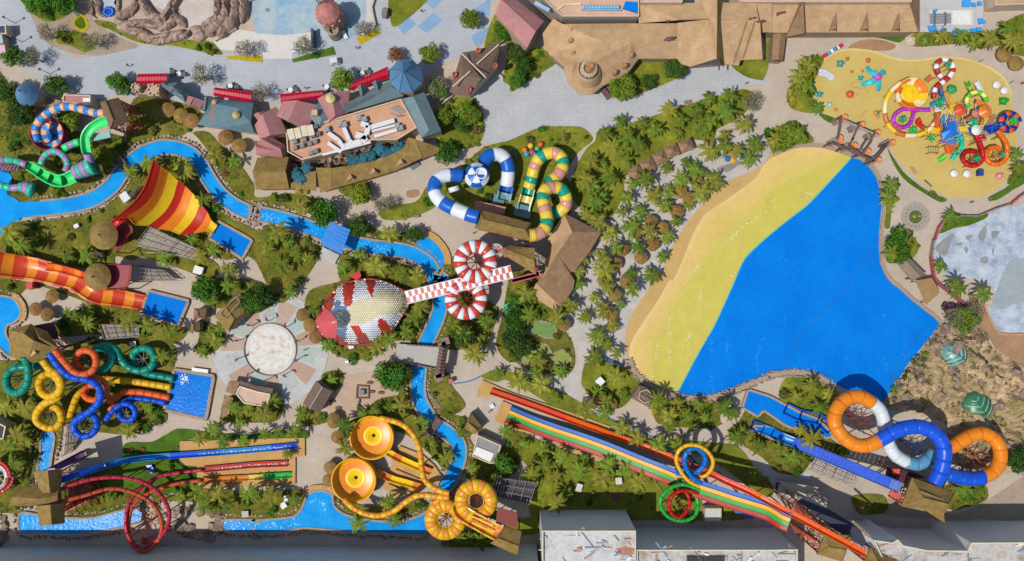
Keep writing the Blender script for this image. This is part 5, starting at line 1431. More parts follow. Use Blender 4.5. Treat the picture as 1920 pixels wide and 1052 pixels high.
for i in range(9):
 mb = MB()
 vs, nj = [], len(rows[0])
 for u in range(K + 1):
  for j in range(nj): vs.append(fine[j][i * K + u])
 nv = len(vs)
 dn = [p - Vector((0, 0, .25)) for p in vs]
 fs = []
 for u in range(K):
  for j in range(nj - 1):
   f = (u * nj + j, u * nj + j + 1, (u + 1) * nj + j + 1, (u + 1) * nj + j)
   fs.append(up_face(vs, list(f))); fs.append([q + nv for q in f])
 mb.add(vs + dn, [tuple(f) for f in fs])
 for j in (0, nj - 1):
  for u in range(K): a, b = vs[u * nj + j], vs[(u + 1) * nj + j]; mb.bar(a, b, .13, 6)
 mb.build('slide_panel', cols[i], t, True)
mb = MB()
for a, b in zip(rows[0], rows[0][1:]):
 mb.add([a, b, b - Vector((0, 0, .9)), a - Vector((0, 0, .9))], [(0, 1, 2, 3), (3, 2, 1, 0)]); mb.bar(a, b, .18, 6)
mb.build('rim', RED, t)
for i in (0, 2, 4, 6):
 for j in (1, 6, 12, 17):
  p = rows[i][j]
  if p.z > 2: mb = MB(); mb.bar((p.x, p.y, 0), (p.x, p.y, p.z - .3), .17, 6); mb.build('support_column', REDSTEEL, t)
block([tuple(p.xy) for p in [rows[i][0] for i in range(10)] + [rows[i][-1] for i in range(9, -1, -1)]])
slide(t, "01 840 640 9.5 880 610 9.7 935 575 9.0", .8, [RED], 3, 'flume', 0)
t = thing('half_pipe_slide', 'wide half pipe slide in orange and red stripes along the left edge', 'water slide', w(120, 530))
slide(t, "01 -260 900 9 -120 915 8 0 935 6 120 950 4.2 250 968 3.4 400 1005 3.2 | 02 560 0 3.4 640 60 3.6 720 105 3.2 850 125 2.2 960 145 1.5 1085 168 .95", 2.9, [plastic('#c8401f'), plastic('#e88a26')], 2.3, 'flume', 0, .5, None, 'flume_section', (.92, .53), .5, 90)
slide(t, "01 340 950 3.6 450 965 4.6 540 990 6.0 640 1020 7.6", .75, [ORGD, ORG, RED2], 2, 'flume', 0, .4, None, None, None, .8)
mb = MB(); p = w(*P("02 275 35")[0]); mb.box((p.x, p.y, 1.4), (1.4, 1.5, 2.8)); mb.build('control_box', RED, t)
t = thing('bowl_slide', 'peach and blue striped tube slide curling into a blue bowl at the upper left', 'water slide', w(90, 250))
slide(t, "00 790 850 10 720 848 9.6 640 828 9 540 802 8.4 440 808 7.8 360 850 7.2 300 905 6.6 268 970 6.2 | 01 285 5 6", .85, [PCH, BLUL], 1.25, sup=5)
bc = w(*P("00 355 1000")[0], 4.5); bc.z = 0
def bowl(t, c, r, z0, zr, floor, mid, wall_m, nseg=32, star=None, hole=.09, midr=.42):
 mb = MB(); mb.lathe(c, [(r * 1.03, z0 - .2), (r * 1.06, zr), (r, zr), (r * .985, z0 + .8), (r * .9, z0 + .25), (r * .82, z0 + .1)], nseg); mb.build('bowl_wall', wall_m, t, True)
 if star:
  for i in range(12):
   a0, a1 = 2 * math.pi * i / 12, 2 * math.pi * (i + 1) / 12
   mb = MB(); vs = [(c.x + q * math.cos(a0 + (a1 - a0) * k / 3), c.y + q * math.sin(a0 + (a1 - a0) * k / 3), c.z + z) for q, z in ((r * .82, z0 + .1), (r * midr, z0 - .1)) for k in range(4)]
   mb.add(vs, [(k, k + 1, 5 + k, 4 + k) for k in range(3)]); mb.build('floor_panel', star[i % len(star)], t)
 else:
  mb = MB(); mb.lathe(c, [(r * .82, z0 + .1), (r * midr, z0 - .1)], nseg); mb.build('bowl_floor', floor, t, True)
 mb = MB(); mb.lathe(c, [(r * midr, z0 - .1), (r * midr * .9, z0 - .05), (r * midr * .55, z0 - .25), (r * hole, z0 - .7)], nseg); mb.build('bowl_centre', mid, t, True)
 mb = MB(); mb.lathe(c, [(r * hole, z0 - .7), (r * hole, z0 - 1.2), (0, z0 - 1.2)], 12); mb.build('drain', mat('#3a2c1c', .7), t)
 for i in range(8):
  a = 2 * math.pi * i / 8 + .2; mb = MB(); mb.bar((c.x + r * .85 * math.cos(a), c.y + r * .85 * math.sin(a), 0), (c.x + r * .9 * math.cos(a), c.y + r * .9 * math.sin(a), z0), .16, 6); mb.build('support_column', STEELM, t)
 block([(c.x + r * math.cos(i / 3), c.y + r * math.sin(i / 3)) for i in range(19)])
bowl(t, bc, 3.5, 2.6, 4.8, BLUL, plastic('#2577c4'), plastic('#8f2a3c'), star=[BLUL, PCH])
t = thing('funnel_slide', 'bright green open flume with pink and teal banded funnels at the upper left', 'water slide', w(110, 310))
GL = plastic('#3fe07c'); TLG = plastic('#43c0a0')
slide(t, "00 830 905 11.5 760 920 11 690 960 10.4 650 1010 10 640 1052 9.6 | 01 645 60 9.2 655 100 8.8", .95, [GL], 3, 'flume', 5, .4)
slide(t, "01 655 100 8.8 668 145 8.2 672 170 8", .9, [LIL], 2, 'tube', 0, .4)
slide(t, "01 700 190 7.4 640 215 7.2 570 240 6.6", 1.9, [TLG, LIL], 1.2, 'tube', 3.5, .4, None, 'funnel_section', (1.0, .8))
slide(t, "01 560 265 6.2 500 295 5.8 430 305 5.4 350 275 5 270 225 4.6 210 190 4.2", 1.35, [GL], 3.4, 'flume', 4.5, .4, None, None, (1.0, .7))
slide(t, "01 200 185 4.2 150 165 4.4 100 150 4.8 50 148 5.2 0 150 5.6 -60 160 5.8", .75, [LIL, TLG, TLG], 1.5)
slide(t, "01 310 190 3.4 318 150 3.6 350 105 4 400 82 4.4 450 95 4.8 495 140 5 510 185 5.2 490 235 5.4", .72, [TLG, LIL], 1.2)
slide(t, "01 -30 330 3.4 50 350 3.2 110 358 3 150 350 2.9", .8, [TLG, TLG, LIL], 1.5)
slide(t, "01 150 350 2.9 200 355 2.8 250 375 2.6", 1.45, [TLG, LIL], 1.1, 'tube', 3, .4, None, 'funnel_section', (.7, 1.2))
slide(t, "01 480 60 6.8 540 30 7 600 10 7.2", .8, [GL, LIL], 1.3)
mb = MB(); p = w(*P("00 740 1000")[0], 9); q = [w(*k, 9) for k in P("00 700 1010 820 980 830 1030 690 1060")]; mb.prism(ccw([tuple(k.xy) for k in q]), 8.6, 9, bottom=True); mb.build('landing', mat('#7fb0a8', .4), t)
t = thing('trestle', 'violet steel lattice trestle at the left edge by the green slide', 'trestle', w(*P("01 60 200")[0]))
mb = MB()
for i in range(6):
 mb.bar(w(*P(f"01 {-10 + i * 28} 175")[0], 3), w(*P(f"01 {10 + i * 26} 235")[0], 3), .12, 5); mb.bar(w(*P(f"01 {-10 + i * 26} 225")[0], 3), w(*P(f"01 {14 + i * 26} 185")[0], 3), .12, 5)
mb.build('lattice', steel('#8b4e8c'), t, kind='stuff')
for x, y in ((0, 180), (140, 190), (10, 230), (130, 230)):
 p = w(*P(f"01 {x} {y}")[0], 3); o = MB(); o.bar((p.x, p.y, 0), (p.x, p.y, 3), .12); o.build('post', steel('#8b4e8c'), t)
t = thing('water_jet', 'small bubbling jet on the blue landing pool', 'water jet', w(*P("02 1390 735")[0])); mb = MB()
for _ in range(60):
 p = w(*P("02 1385 740")[0], .56); x, y = p.x + R.gauss(0, .45), p.y + R.gauss(0, .6); s_ = R.uniform(.05, .25); mb.box((x, y, .62 + R.random() * .2), (s_, s_, .08), R.random())
mb.build('foam_glint', mat('#e8f0f2', .6), t, kind='stuff')
t = thing('spiral_slide', 'teal green tube slide making three wide loops around the tower', 'water slide', w(150, 690))
slide(t, "02 180 570 11.5 205 630 10.8 215 700 10.4 200 780 10 150 838 9.6 85 835 9.2 50 775 8.9 60 700 8.6 115 655 8.4 190 648 8.2 300 640 7.8 420 635 7.4 530 650 7 640 680 6.6 750 672 6.3 825 630 6 838 560 5.7 790 510 5.4 715 505 5.2", .8, [TEALP], 1.8)
slide(t, "02 715 505 5.2 800 490 5 870 520 4.8 905 590 4.5 970 655 4.2 1060 678 4 1135 645 3.8 1158 580 3.6 1125 520 3.4 1060 510 3.1 1000 545 2.8 1000 610 2.4 1050 670 1.9 1120 702 1.5 1200 715 1.3 1305 738 1.1", .8, [TEALP], 1.8)
lattice(t, w(130, 670 + 45, 8), 2.1, 8, STEELM); lattice(t, w(*P("02 128 745")[0], 6), 2.0, 8.5, STEELM); lattice(t, w(*P("02 1075 590")[0], 2), 1.8, 3.2, STEELM)
t = thing('spiral_slide', 'orange tube slide making a tight loop beside the teal one', 'water slide', w(170, 695))
OSL = plastic('#df6430')
slide(t, "02 410 520 12 450 570 11.4 500 630 10.8 555 685 10.3 630 705 9.9 700 670 9.5 722 600 9.2 690 540 8.9 620 527 8.6 570 575 8.3 585 640 8.0 650 700 7.6 730 730 7.2 790 780 6.8 795 840 6.3 740 890 5.9 670 890 5.5 630 850 5.1 650 795 4.7 730 790 4.3 790 850 3.9 830 910 3.4 870 880 2.9 930 838 2.4 1020 836 1.9 1140 852 1.5 1275 880 1.1", .72, [OSL], 1.8, sup=5)
slide(t, "02 815 990 2.6 850 920 2.8 905 850 2.7", .6, [OSL], 1.8, sup=3)
lattice(t, w(*P("02 645 615")[0], 6), 1.7, 8, STEELM)
t = thing('spiral_slide', 'yellow tube slide coiling twice down the left side of the tower', 'water slide', w(95, 740))
slide(t, "02 320 595 12 370 660 11.4 425 700 11 460 770 10.6 440 840 10.2 375 872 9.8 315 840 9.4 295 775 9 325 715 8.7 385 700 8.4 440 750 8.1 455 830 7.8 420 885 7.5 340 920 7.2 285 980 6.9 272 1040 6.6 | 03 300 25 6.3 370 55 6 440 35 5.7 465 -25 5.4 435 -90 5.1 370 -110 4.8 320 -80 4.5", .82, [YEL2], 1.5, sup=5)
slide(t, "02 520 1030 4.6 545 960 4.2 575 880 3.8 620 815 3.4 680 770 3 780 740 2.6 900 748 2 1020 760 1.7 1140 778 1.4 1285 800 1.1", .78, [YEL2], 1.5, sup=5)
lattice(t, w(*P("02 375 780")[0], 6), 1.9, 8.5, STEELM); lattice(t, w(*P("02 370 1015")[0], 4), 2.0, 5.4, STEELM)
t = thing('spiral_slide', 'royal blue tube slide snaking down to a low blue coil', 'water slide', w(170, 760))
slide(t, "02 370 545 12 420 615 11.4 470 680 10.9 545 725 10.4 640 742 9.9 715 775 9.4 755 840 8.9 735 920 8.4 670 985 7.9 600 1030 7.5 | 03 560 10 7.1 560 70 6.8 610 115 6.5 680 105 6.2 725 50 5.9 715 -20 5.6 660 -55 5.3 590 -30 5", .74, [BLUP], 1.7, sup=5)
slide(t, "02 790 1052 4.6 840 985 4.3 910 930 4 980 935 3.7 1015 990 3.4 985 1045 3.1 920 1040 2.9 890 990 2.7 920 920 2.4 990 890 2.1 1100 892 1.7 1245 920 1.2", .62, [BLUP], 1.7, sup=4)
lattice(t, w(*P("03 645 35")[0], 4), 1.8, 6, STEELM); lattice(t, w(*P("02 950 990")[0], 2), 1.3, 3.2, STEELM)
t = thing('speed_slide', 'long straight blue speed slide with a glittering run out', 'water slide', w(350, 860))
slide(t, "03 440 450 12.5 560 410 11 700 362 8.4 830 325 5.6 930 300 3.8 1030 286 2.4 1140 274 1.5 1300 262 1.3 1500 248 1.15 1920 215 1.1 | 13 310 185 1.1", .62, [BLUP, plastic('#1d62c4'), BLUL, BLUL], 6, 'flume', 6, .6)
t = thing('looping_slide', 'deep red tube slide curling through a tall inclined loop', 'water slide', w(280, 930))
CRIM = plastic('#b0283e'); RUST = plastic('#bf5230')
slide(t, "03 430 525 12.5 540 480 12 680 440 11.2 820 424 10.4 940 428 9.8 1060 455 9.2 1170 520 8.4 1240 610 7.6 1272 700 6.8 1255 790 6.0 1215 860 5.2 1130 930 4.6 1060 958 4.4 1000 920 4.4 952 830 4.6 945 720 4.6 970 620 4.2 1030 530 3.4 1110 460 2.6 1210 412 1.9 1340 390 1.4 1520 368 1.15", .42, [CRIM], 2.2, sup=6, supm=REDSTEEL)
slide(t, "03 1520 368 1.15 1700 350 1.1 1920 330 1.1 | 13 240 320 1.1", .6, [plastic('#b84038')], 5, 'flume', 0, .6)
t = thing('looping_slide', 'rust orange tube slide looping below the deep red one', 'water slide', w(265, 960))
slide(t, "03 430 610 12.5 520 590 12 640 560 11 750 525 10 840 508 9.2 940 520 8.4 1040 555 7.6 1130 610 6.8 1190 690 6.0 1215 780 5.4 1195 880 5 1130 960 4.8 1060 975 4.6 1000 945 4.4 970 860 4.2 965 770 4 985 670 3.8 1040 590 3.2 1120 540 2.6 1230 500 2 1360 465 1.5 1510 448 1.15", .42, [RUST], 2.2, sup=6, supm=REDSTEEL)
slide(t, "03 1510 448 1.15 1700 435 1.1 1860 428 1.1", .6, [plastic('#cf7a2c')], 5, 'flume', 0, .6)
slide(t, "03 1860 428 1.1 1920 424 1.1 | 13 60 418 1.1", .6, [plastic('#dcc060')], 5, 'flume', 0, .6)
slide(t, "13 60 418 1.1 160 412 1.1 260 408 1.1", .6, [GRN2], 5, 'flume', 0, .6)
lattice(t, w(*P('03 1110 760')[0], 3), 3.6, 5.2, REDSTEEL, 9, 1.5); lattice(t, w(*P('03 1090 900')[0], 3), 2.2, 4.4, REDSTEEL, 7, 2.5)
mb = MB(); p = w(*P('03 1085 905')[0], 3); mb.box((p.x, p.y, 2.6), (1.6, 1.4, .3)); mb.build('platform', mat('#c8603c', .6), t)
t = thing('steel_tower', 'red steel lattice framework carrying the looping slides beside the thatched cross', 'tower', w(155, 930))
for i in range(5):
 x = 500 + i * 62
 for y in (480, 560 + (4 - i) * 12, 640 - i * 22):
  p = w(*P(f"03 {x} {y}")[0], 7 - i); o = MB(); o.bar((p.x, p.y, 0), (p.x, p.y, 8 - i * 1.1), .14, 6); o.build('post', REDSTEEL, t)
mb = MB()
for i in range(5):
 for lv in (2, 4.5, 7):
  z = lv * (1 - i * .13)
  a, b = w(*P(f"03 {490 + i * 62} {475}")[0], z), w(*P(f"03 {490 + i * 62} {660 - i * 24}")[0], z); mb.bar(a, b, .11, 5)
  if i < 4:
   for y in (480, 570, 650 - i * 24):
    a, b = w(*P(f"03 {490 + i * 62} {y}")[0], z), w(*P(f"03 {552 + i * 62} {y - 14}")[0], z * .9); mb.bar(a, b, .11, 5)
    b2 = w(*P(f"03 {552 + i * 62} {y + 60}")[0], z * .7); mb.bar(a, b2, .08, 5)
mb.build('bracing', REDSTEEL, t, kind='stuff')
mb = MB(); q = [w(*p, 5) for p in P("03 500 460 640 440 700 500 520 620")]; mb.prism(ccw([tuple(k.xy) for k in q]), 4.8, 5, bottom=True); mb.build('deck', mat('#a4532f', .7), t)
mb = MB(); q = [w(*p, 2.2) for p in P("03 480 600 740 540 640 620 490 690")]; mb.prism(ccw([tuple(k.xy) for k in q]), 2, 2.2, bottom=True); mb.build('lower_deck', mat('#b05a34', .7), t)
t = thing('steel_stair', 'violet steel stair truss rising to the thatched cross tower', 'stair', w(*P("03 500 300")[0]))
mb = MB(); A, B, C, D = w(*P("03 350 365")[0], 9), w(*P("03 620 225")[0], .5), w(*P("03 640 265")[0], .5), w(*P("03 460 355")[0], 9)
for k in range(22):
 u = k / 21; a, b = A.lerp(B, u), D.lerp(C, u); s_ = MB(); s_.beam(a, b, .28, .08); s_.build('tread', steel('#6e3a86'), t)
for a, b in ((A, B), (D, C)):
 mb.bar(a, b, .14); mb.bar(a + Vector((0, 0, 1)), b + Vector((0, 0, 1)), .08)
 for k in range(8): p = a.lerp(b, k / 7); mb.bar((p.x, p.y, 0), p + Vector((0, 0, 1)), .07, 5)
mb.build('truss', steel('#7a3f8c'), t)
mb = MB(); p = w(*P("03 1130 360")[0]); mb.prism(ccw([tuple(w(*q, 1.0).xy) for q in P("03 1095 335 1135 330 1165 390 1135 395 1105 370")]), .25, 1.0); mb.solo('blue_tarp', BLUP, 'small bright blue tarp lying on the lawn beside the speed slides', 'tarp')
for s in ("03 1500 250 1920 216 | 13 300 187", "03 1620 358 1920 331 | 13 235 321"): foam_glint(s, .13, mat('#d8ecf4', .5), .63, .8)  # sun glints on the wet run-outs, painted as whitish flecks
for (x, y, r, lab, path, exitp) in ((870, 125, 157, 'upper orange bowl slide with a yellow centre beside the palms', "13 1450 545 9 1380 525 8.6 1300 480 8.2 1255 420 7.8 1240 330 7.4 1232 240 7 1205 150 6.6 1150 70 6.2 1080 20 5.8 1000 -5 5.4 930 -20 5", "13 985 235 1.9 1040 265 1.7 1110 300 1.4 1200 340 1.4 1310 385 1.3"),
        (735, 445, 160, 'lower orange bowl slide with a yellow centre nearest the river bay', "13 1450 575 9 1380 570 8.6 1290 560 8 1210 562 7.6 1130 605 7.2 1060 660 6.8 990 695 6.4 900 712 6 800 690 5.7 720 645 5.4 660 590 5", "13 900 385 1.9 960 410 1.7 1030 440 1.4 1120 465 1.4 1240 500 1.3")):
 c = w(*P(f"13 {x} {y}")[0], 4); c.z = 0
 t = thing('bowl_slide', lab, 'water slide', (c.x, c.y, 0))
 bowl(t, c, r / 4 * PX * (1 - 5 / HC), 2.3, 4.6, plastic('#e0850f'), YEL, plastic('#e6a51c'), 40, None, .09, .48)
 slide(t, path, .62, [plastic('#e0902c'), YEL2], 1.4, sup=6, supm=steel('#c08a50'))
 slide(t, exitp, .75, [YEL, ORG2, YEL, YEL], 1.9, 'flume', 0, .4)
for s, lab in (("13 1100 235 1300 335", 'upper'), ("13 1050 360 1230 435", 'middle'), ("13 995 470 1190 545", 'lower')):
 a, b = [w(*p, .52) for p in P(s)]; mb = MB(); mb.beam(a + Vector((0, 0, .15)), b + Vector((0, 0, .15)), .14, .25)
 mb.solo('lane_rail', mat('#4d3524', .8), lab + ' dark rail on the sandy deck between the bowl slide exits', 'rail')
t = thing('disc_slide', 'yellow and orange striped twin disc slide at the bottom beside the river', 'water slide', w(880, 950))
def disc_ring(t, s, ro, ri, h, cols, n, strut_m, a0=0.0, span=2 * math.pi, drop=1.0):
 p = w(*P(s)[0], h); R_, r_ = (ro + ri) / 2, (ro - ri) / 2
 sub = 3
 for i in range(n):
  b0, b1 = a0 + span * i / n, a0 + span * (i + 1) / n
  pts = [Vector((p.x + R_ * math.cos(b0 + (b1 - b0) * k / sub), p.y + R_ * math.sin(b0 + (b1 - b0) * k / sub), h - drop * (i + k / sub) / n)) for k in range(sub + 1)]
  fr = []
  for k in range(sub + 1):
   a = b0 + (b1 - b0) * k / sub
   fr.append((Vector((math.cos(a), math.sin(a), 0)), Vector((0, 0, 1))))
  mb = MB(); mb.sweep(pts, fr, [(x, y) for x, y in circ(r_, 14, .75)]); mb.build('ring_section', cols[i % len(cols)], t, True)
 mb = MB()
 mb.lathe((p.x, p.y, h - drop / 2), [(ri * 1.02, -.3), (ri * .96, .5), (ri * .9, .5), (ri * .95, -.3)], 24); mb.build('inner_rim', cols[0], t, True)
 hub = Vector((p.x, p.y, h * .72))
 for i in range(8):
  a = 2 * math.pi * i / 8 + .2; o = MB(); o.bar(hub, (p.x + ri * math.cos(a), p.y + ri * math.sin(a), h - .6), .1, 5); o.build('strut', strut_m, t)
 o = MB(); o.bar((p.x, p.y, 0), hub, .3, 8); o.build('mast', strut_m, t)
 for i in range(6):
  a = 2 * math.pi * i / 6; o = MB(); o.bar((p.x + R_ * math.cos(a), p.y + R_ * math.sin(a), 0), (p.x + R_ * math.cos(a), p.y + R_ * math.sin(a), h - r_ * .7), .15, 6); o.build('support_column', strut_m, t)
 LINES.append(([(p.x + R_ * math.cos(i / 4), p.y + R_ * math.sin(i / 4)) for i in range(26)], r_ + .3))
sc_ = PX / 4 * .95
disc_ring(t, "13 1650 603", 162 * sc_, 62 * sc_, 10.0, [YEL2, plastic('#e09032')], 18, steel('#a84a26'), 0)
disc_ring(t, "13 1420 745", 160 * sc_, 62 * sc_, 8.0, [YEL2, plastic('#e09032')], 18, steel('#a86a4a'), .1)
slide(t, "13 1830 850 11 1760 815 10.8 1680 770 10.6 1600 725 10.4 1540 680 10 1520 630 9.4", 1.55, [ORG2, YEL2], 1.3, 'flume', 5, .4, None, None, None, .6)
for s in ("13 1775 805 1610 725",):
 for dy in (-24, 0, 24):
  mb = MB(); a, b = w(*P(f"13 1780 {812 + dy}")[0], 11), w(*P(f"13 1620 {740 + dy}")[0], 10.8); mb.beam(a, b, .3, .2); mb.build('lane_stripe', YEL if dy else RED2, t)
slide(t, "13 1770 640 9 1790 690 8.7 1775 735 8.4", 1.0, [plastic('#8fc06a')], 2, 'flume', 0, .4)
slide(t, "13 1330 620 7.6 1390 585 8 1450 560 8.4", .62, [plastic('#e0902c')], 2, sup=4, supm=steel('#a84a26'))
mb = MB(); q = [w(*p, 10.4) for p in P("13 1810 650 1960 690 1960 800 1800 770")]; mb.prism(ccw([tuple(k.xy) for k in q]), 10.1, 10.4, bottom=True); mb.build('platform', mat('#7c2a22', .7), t)
t = thing('snake_head_slide', 'giant snake hood covered in red white and cream scales with a pink mouth', 'slide sculpture', w(680, 585))
OUT = "12 1130 95 1060 55 980 18 900 -4 830 -10 740 5 650 25 575 95 510 180 462 270 455 320 480 385 540 432 620 468 760 482 880 470 950 430 1030 362 1090 270 1140 182"
out_px = [(p.x, p.y) for p in cat([Vector((x, y, 0)) for x, y in P(OUT)], 4, True)]
ocen = Vector((680, 585))
def hood_h(x, y):
 d = min(math.hypot(a - x, b - y) for a, b in out_px)
 e = min(1.0, d / 42)
 return 2.2 + 3.6 * (1 - (1 - e) ** 2) + max(0, (x - 720) / 40) * .5
def hw_pt(x, y, dz=0):
 h = hood_h(x, y) + dz
 return w(x, y, h)
gx = [x for x in range(590, 770, 5)]; gy = [y for y in range(518, 652, 5)]
mb = MB(); idx = {}
for x in gx:
 for y in gy:
  if inside(out_px, x, y): idx[x, y] = len(mb.v); mb.v.append(tuple(hw_pt(x, y)))
for (x, y), a in list(idx.items()):
 q = [idx.get((x, y + 5)), idx.get((x + 5, y + 5)), idx.get((x + 5, y))]
 if None not in q: mb.f.append((a, *q)); mb.m.append(0)
ring = [hw_pt(x, y) for x, y in out_px]
mb.build('hood', mat('#5f5c58', .6, .1), t, True)
mb = MB()
for a, b in zip(ring, ring[1:] + ring[:1]): mb.add([a, b, (b.x, b.y, 0.1), (a.x, a.y, 0.1)], [(0, 1, 2, 3), (3, 2, 1, 0)]); mb.bar(a, b, .3, 6)
mb.build('rim', mat('#9c3a34', .5), t)
reds = [P(s) for s in ("12 650 20 700 0 745 -10 735 60 715 190 690 185 660 185", "12 815 -14 905 -8 885 60 870 125 850 90 830 40", "12 520 140 600 80 580 180 560 240 520 220 500 190", "12 710 345 770 335 810 390 880 470 780 485 740 400", "12 915 280 950 280 1020 370 950 420 920 340", "12 600 400 640 420 690 475 600 470")]
cream = P("12 690 190 780 140 860 125 900 80 950 60 1130 90 1140 190 1000 250 900 270 850 310 760 335 700 350 700 250")
SC_C = [plastic('#eceef0'), plastic('#c92f1a'), plastic('#e6dab2'), plastic('#6f8cb0'), plastic('#566068')]
mouth = P("12 500 200 560 240 605 300 608 360 590 440 530 430 480 385 455 320 462 270")
mb = MB()
sx, sy = 4.0, 3.4
r_i = 0
y = 514.0
while y < 652:
 x = 590 + (sx / 2 if r_i % 2 else 0)
 while x < 768:
  if inside(out_px, x, y) and not inside(mouth, x, y):
   c = 0
   if any(inside(q, x, y) for q in reds): c = 1
   elif inside(cream, x, y): c = 2
   eu = math.hypot(x - 640, y - 597)
   if eu < 17 and x < 668: c = 4
   elif (eu < 24 and x < 652) or (590 < x < 640 and y < 572 and eu < 34 and c == 0) or (x < 650 and 622 < y and eu < 40 and c == 0): c = 3
   p = hw_pt(x, y, .1)
   n1 = (hw_pt(x + 1.5, y, .1) - p); n2 = (hw_pt(x, y - 1.5, .1) - p)
   nn = n1.cross(n2).normalized()
   if nn.z < 0: nn = -nn
   u = n1.normalized(); v = nn.cross(u)
   hx_ = [p + u * (.26 * R.uniform(.9, 1.08) * math.cos(k * math.pi / 3)) + v * (.235 * math.sin(k * math.pi / 3)) + nn * R.uniform(.01, .05) for k in range(6)]
   top = p + nn * .1 - u * .04
   mb.add(hx_ + [top], [(k, (k + 1) % 6, 6) for k in range(6)], c)
  x += sx
 y += sy; r_i += 1
mb.build('scales', SC_C, t, kind='stuff')
mb = MB(); vs = []
mp = [(p.x, p.y) for p in cat([Vector((x, y, 0)) for x, y in mouth], 4, True)]
mc = (sum(p[0] for p in mp) / len(mp), sum(p[1] for p in mp) / len(mp))
nm_ = len(mp)
for k, f in enumerate((1.0, .75, .45, .15)):
 for x, y in mp:
  X, Y = mc[0] + (x - mc[0]) * f, mc[1] + (y - mc[1]) * f
  vs.append(hw_pt(X, Y, .25 + .5 * (1 - f)))
fs = []
for k in range(3):
 for i in range(nm_): fs.append(tuple(up_face(vs, [k * nm_ + i, k * nm_ + (i + 1) % nm_, (k + 1) * nm_ + (i + 1) % nm_, (k + 1) * nm_ + i])))
fs.append(tuple(up_face(vs, [3 * nm_ + i for i in range(nm_)])))
mb.add(vs, fs); mb.build('mouth', plastic('#cc5a5e'), t, True)
mb = MB()
for s in ("12 650 240 630 260 625 285", "12 625 285 650 300 665 315", "12 625 285 612 290"):
 q = [hw_pt(x, y, .3) for x, y in P(s)]
 for a, b in zip(q, q[1:]): mb.beam(a, b, .3, .12)
mb.build('eye_mark', mat('#262422', .5), t, kind='stuff')
for s in ("11 700 1020 730 1000 780 985 790 1020 760 1052",):
 mb = MB(); q = [w(*p, 3) for p in P(s)]; mb.prism(ccw([tuple(k.xy) for k in q]), 2, 3.2, bottom=True); mb.build('fin', RED, t)
for s in ("12 900 460 970 450 950 490 910 490",):
 mb = MB(); q = [w(*p, 2) for p in P(s)]; mb.prism(ccw([tuple(k.xy) for k in q]), 1, 2.2, bottom=True); mb.build('fin', mat('#a8322c', .5), t)
mb = MB(); q = [w(*p, 1.5) for p in P("12 680 480 730 478 735 505 700 515")]; mb.prism(ccw([tuple(k.xy) for k in q]), .1, 1.5); mb.build('control_box', WHITE, t)
block([tuple(p.xy) for p in ring])
t = thing('disc_slide', 'red and white striped double disc slide joined by a checkered track', 'water slide', w(885, 535))
disc_ring(t, "11 1645 910", 165 * sc_, 66 * sc_, 9.5, [plastic('#c2402f'), WHT], 20, steel('#7c3a2c'), 0)
disc_ring(t, "12 1573 138", 162 * sc_, 66 * sc_, 7.5, [plastic('#c2402f'), WHT], 20, steel('#7c3a2c'), .2)
mb = MB()
A0, A1 = w(*P("12 1128 128")[0], 6.2), w(*P("21 0 985")[0], 9.6)
d = A1 - A0; sd_ = Vector((d.y, -d.x, 0)).normalized()
nn = 34
for k in range(nn):
 for j in range(4):
  o = MB()
  a, b = A0.lerp(A1, k / nn), A0.lerp(A1, (k + .97) / nn)
  s0, s1 = sd_ * ((j - 2) * .62), sd_ * ((j - 1.04) * .62)
  dz = Vector((0, 0, .12 + (.12 if j in (0, 3) else 0)))
  o.add([a + s0 + dz, a + s1 + dz, b + s1 + dz, b + s0 + dz, a + s0 - dz, a + s1 - dz, b + s1 - dz, b + s0 - dz], [(0, 1, 2, 3), (4, 7, 6, 5), (0, 4, 5, 1), (1, 5, 6, 2), (2, 6, 7, 3), (3, 7, 4, 0)])
  o.build('track_panel', plastic('#c2402f') if (k + (j > 1)) % 2 else WHT, t)
for k in range(7):
 p = A0.lerp(A1, (k + .5) / 7); o = MB(); o.bar((p.x, p.y, 0), (p.x, p.y, p.z - .1), .16); o.build('support_column', STEELM, t)
for sg in (-1, 1):
 o = MB(); o.bar(A0 + sd_ * 1.35 * sg + Vector((0, 0, .4)), A1 + sd_ * 1.35 * sg + Vector((0, 0, .4)), .12); o.build('side_rail', WHT, t)
o = MB(); c_ = w(*P("11 1800 830")[0], 8.5)
o.lathe((c_.x, c_.y, 8.4), [(1.6, -.1), (1.6, .1), (1.3, .1), (1.3, -.1)], 20)
for i in range(10): a = i * .628; o.bar((c_.x, c_.y, 8.5), (c_.x + 1.4 * math.cos(a), c_.y + 1.4 * math.sin(a), 8.5), .07, 5)
o.bar((c_.x, c_.y, 0), (c_.x, c_.y, 8.4), .2); o.build('wheel_platform', paint('#b9a89c'), t)
LINES.append(([tuple(A0.lerp(A1, k / 40).xy) for k in range(41)], 1.3))
t = thing('tube_slide', 'fat blue and white banded tube slide with a checkered ball funnel', 'water slide', w(880, 340))
BW = plastic('#1d62bd')
slide(t, "11 1670 580 9.5 1600 560 9.3 1500 520 9 1420 480 8.6 1360 430 8.2 1335 360 7.8 1360 300 7.4 1420 265 7 1500 262 6.6 1550 270 6.4", 1.5, [BW, WHT], 2.7, sup=6)
slide(t, "11 1700 170 5.6 1745 120 5.2 1800 105 4.9 1855 125 4.5 1888 190 4.1 1890 270 3.6 1880 340 3", 1.5, [BW, WHT], 2.7, sup=6)
slide(t, "11 1880 340 3 1868 390 2.4 1855 450 1.8", 1.45, [BW, mat('#7fa4b4', .2)], 2.2, 'flume', 0, .4)
slide(t, "11 1480 350 6.6 1490 385 6.5", 1.2, [WHT], 3, 'tube', 0)
c = w(*P("11 1655 265")[0], 6); mb = None
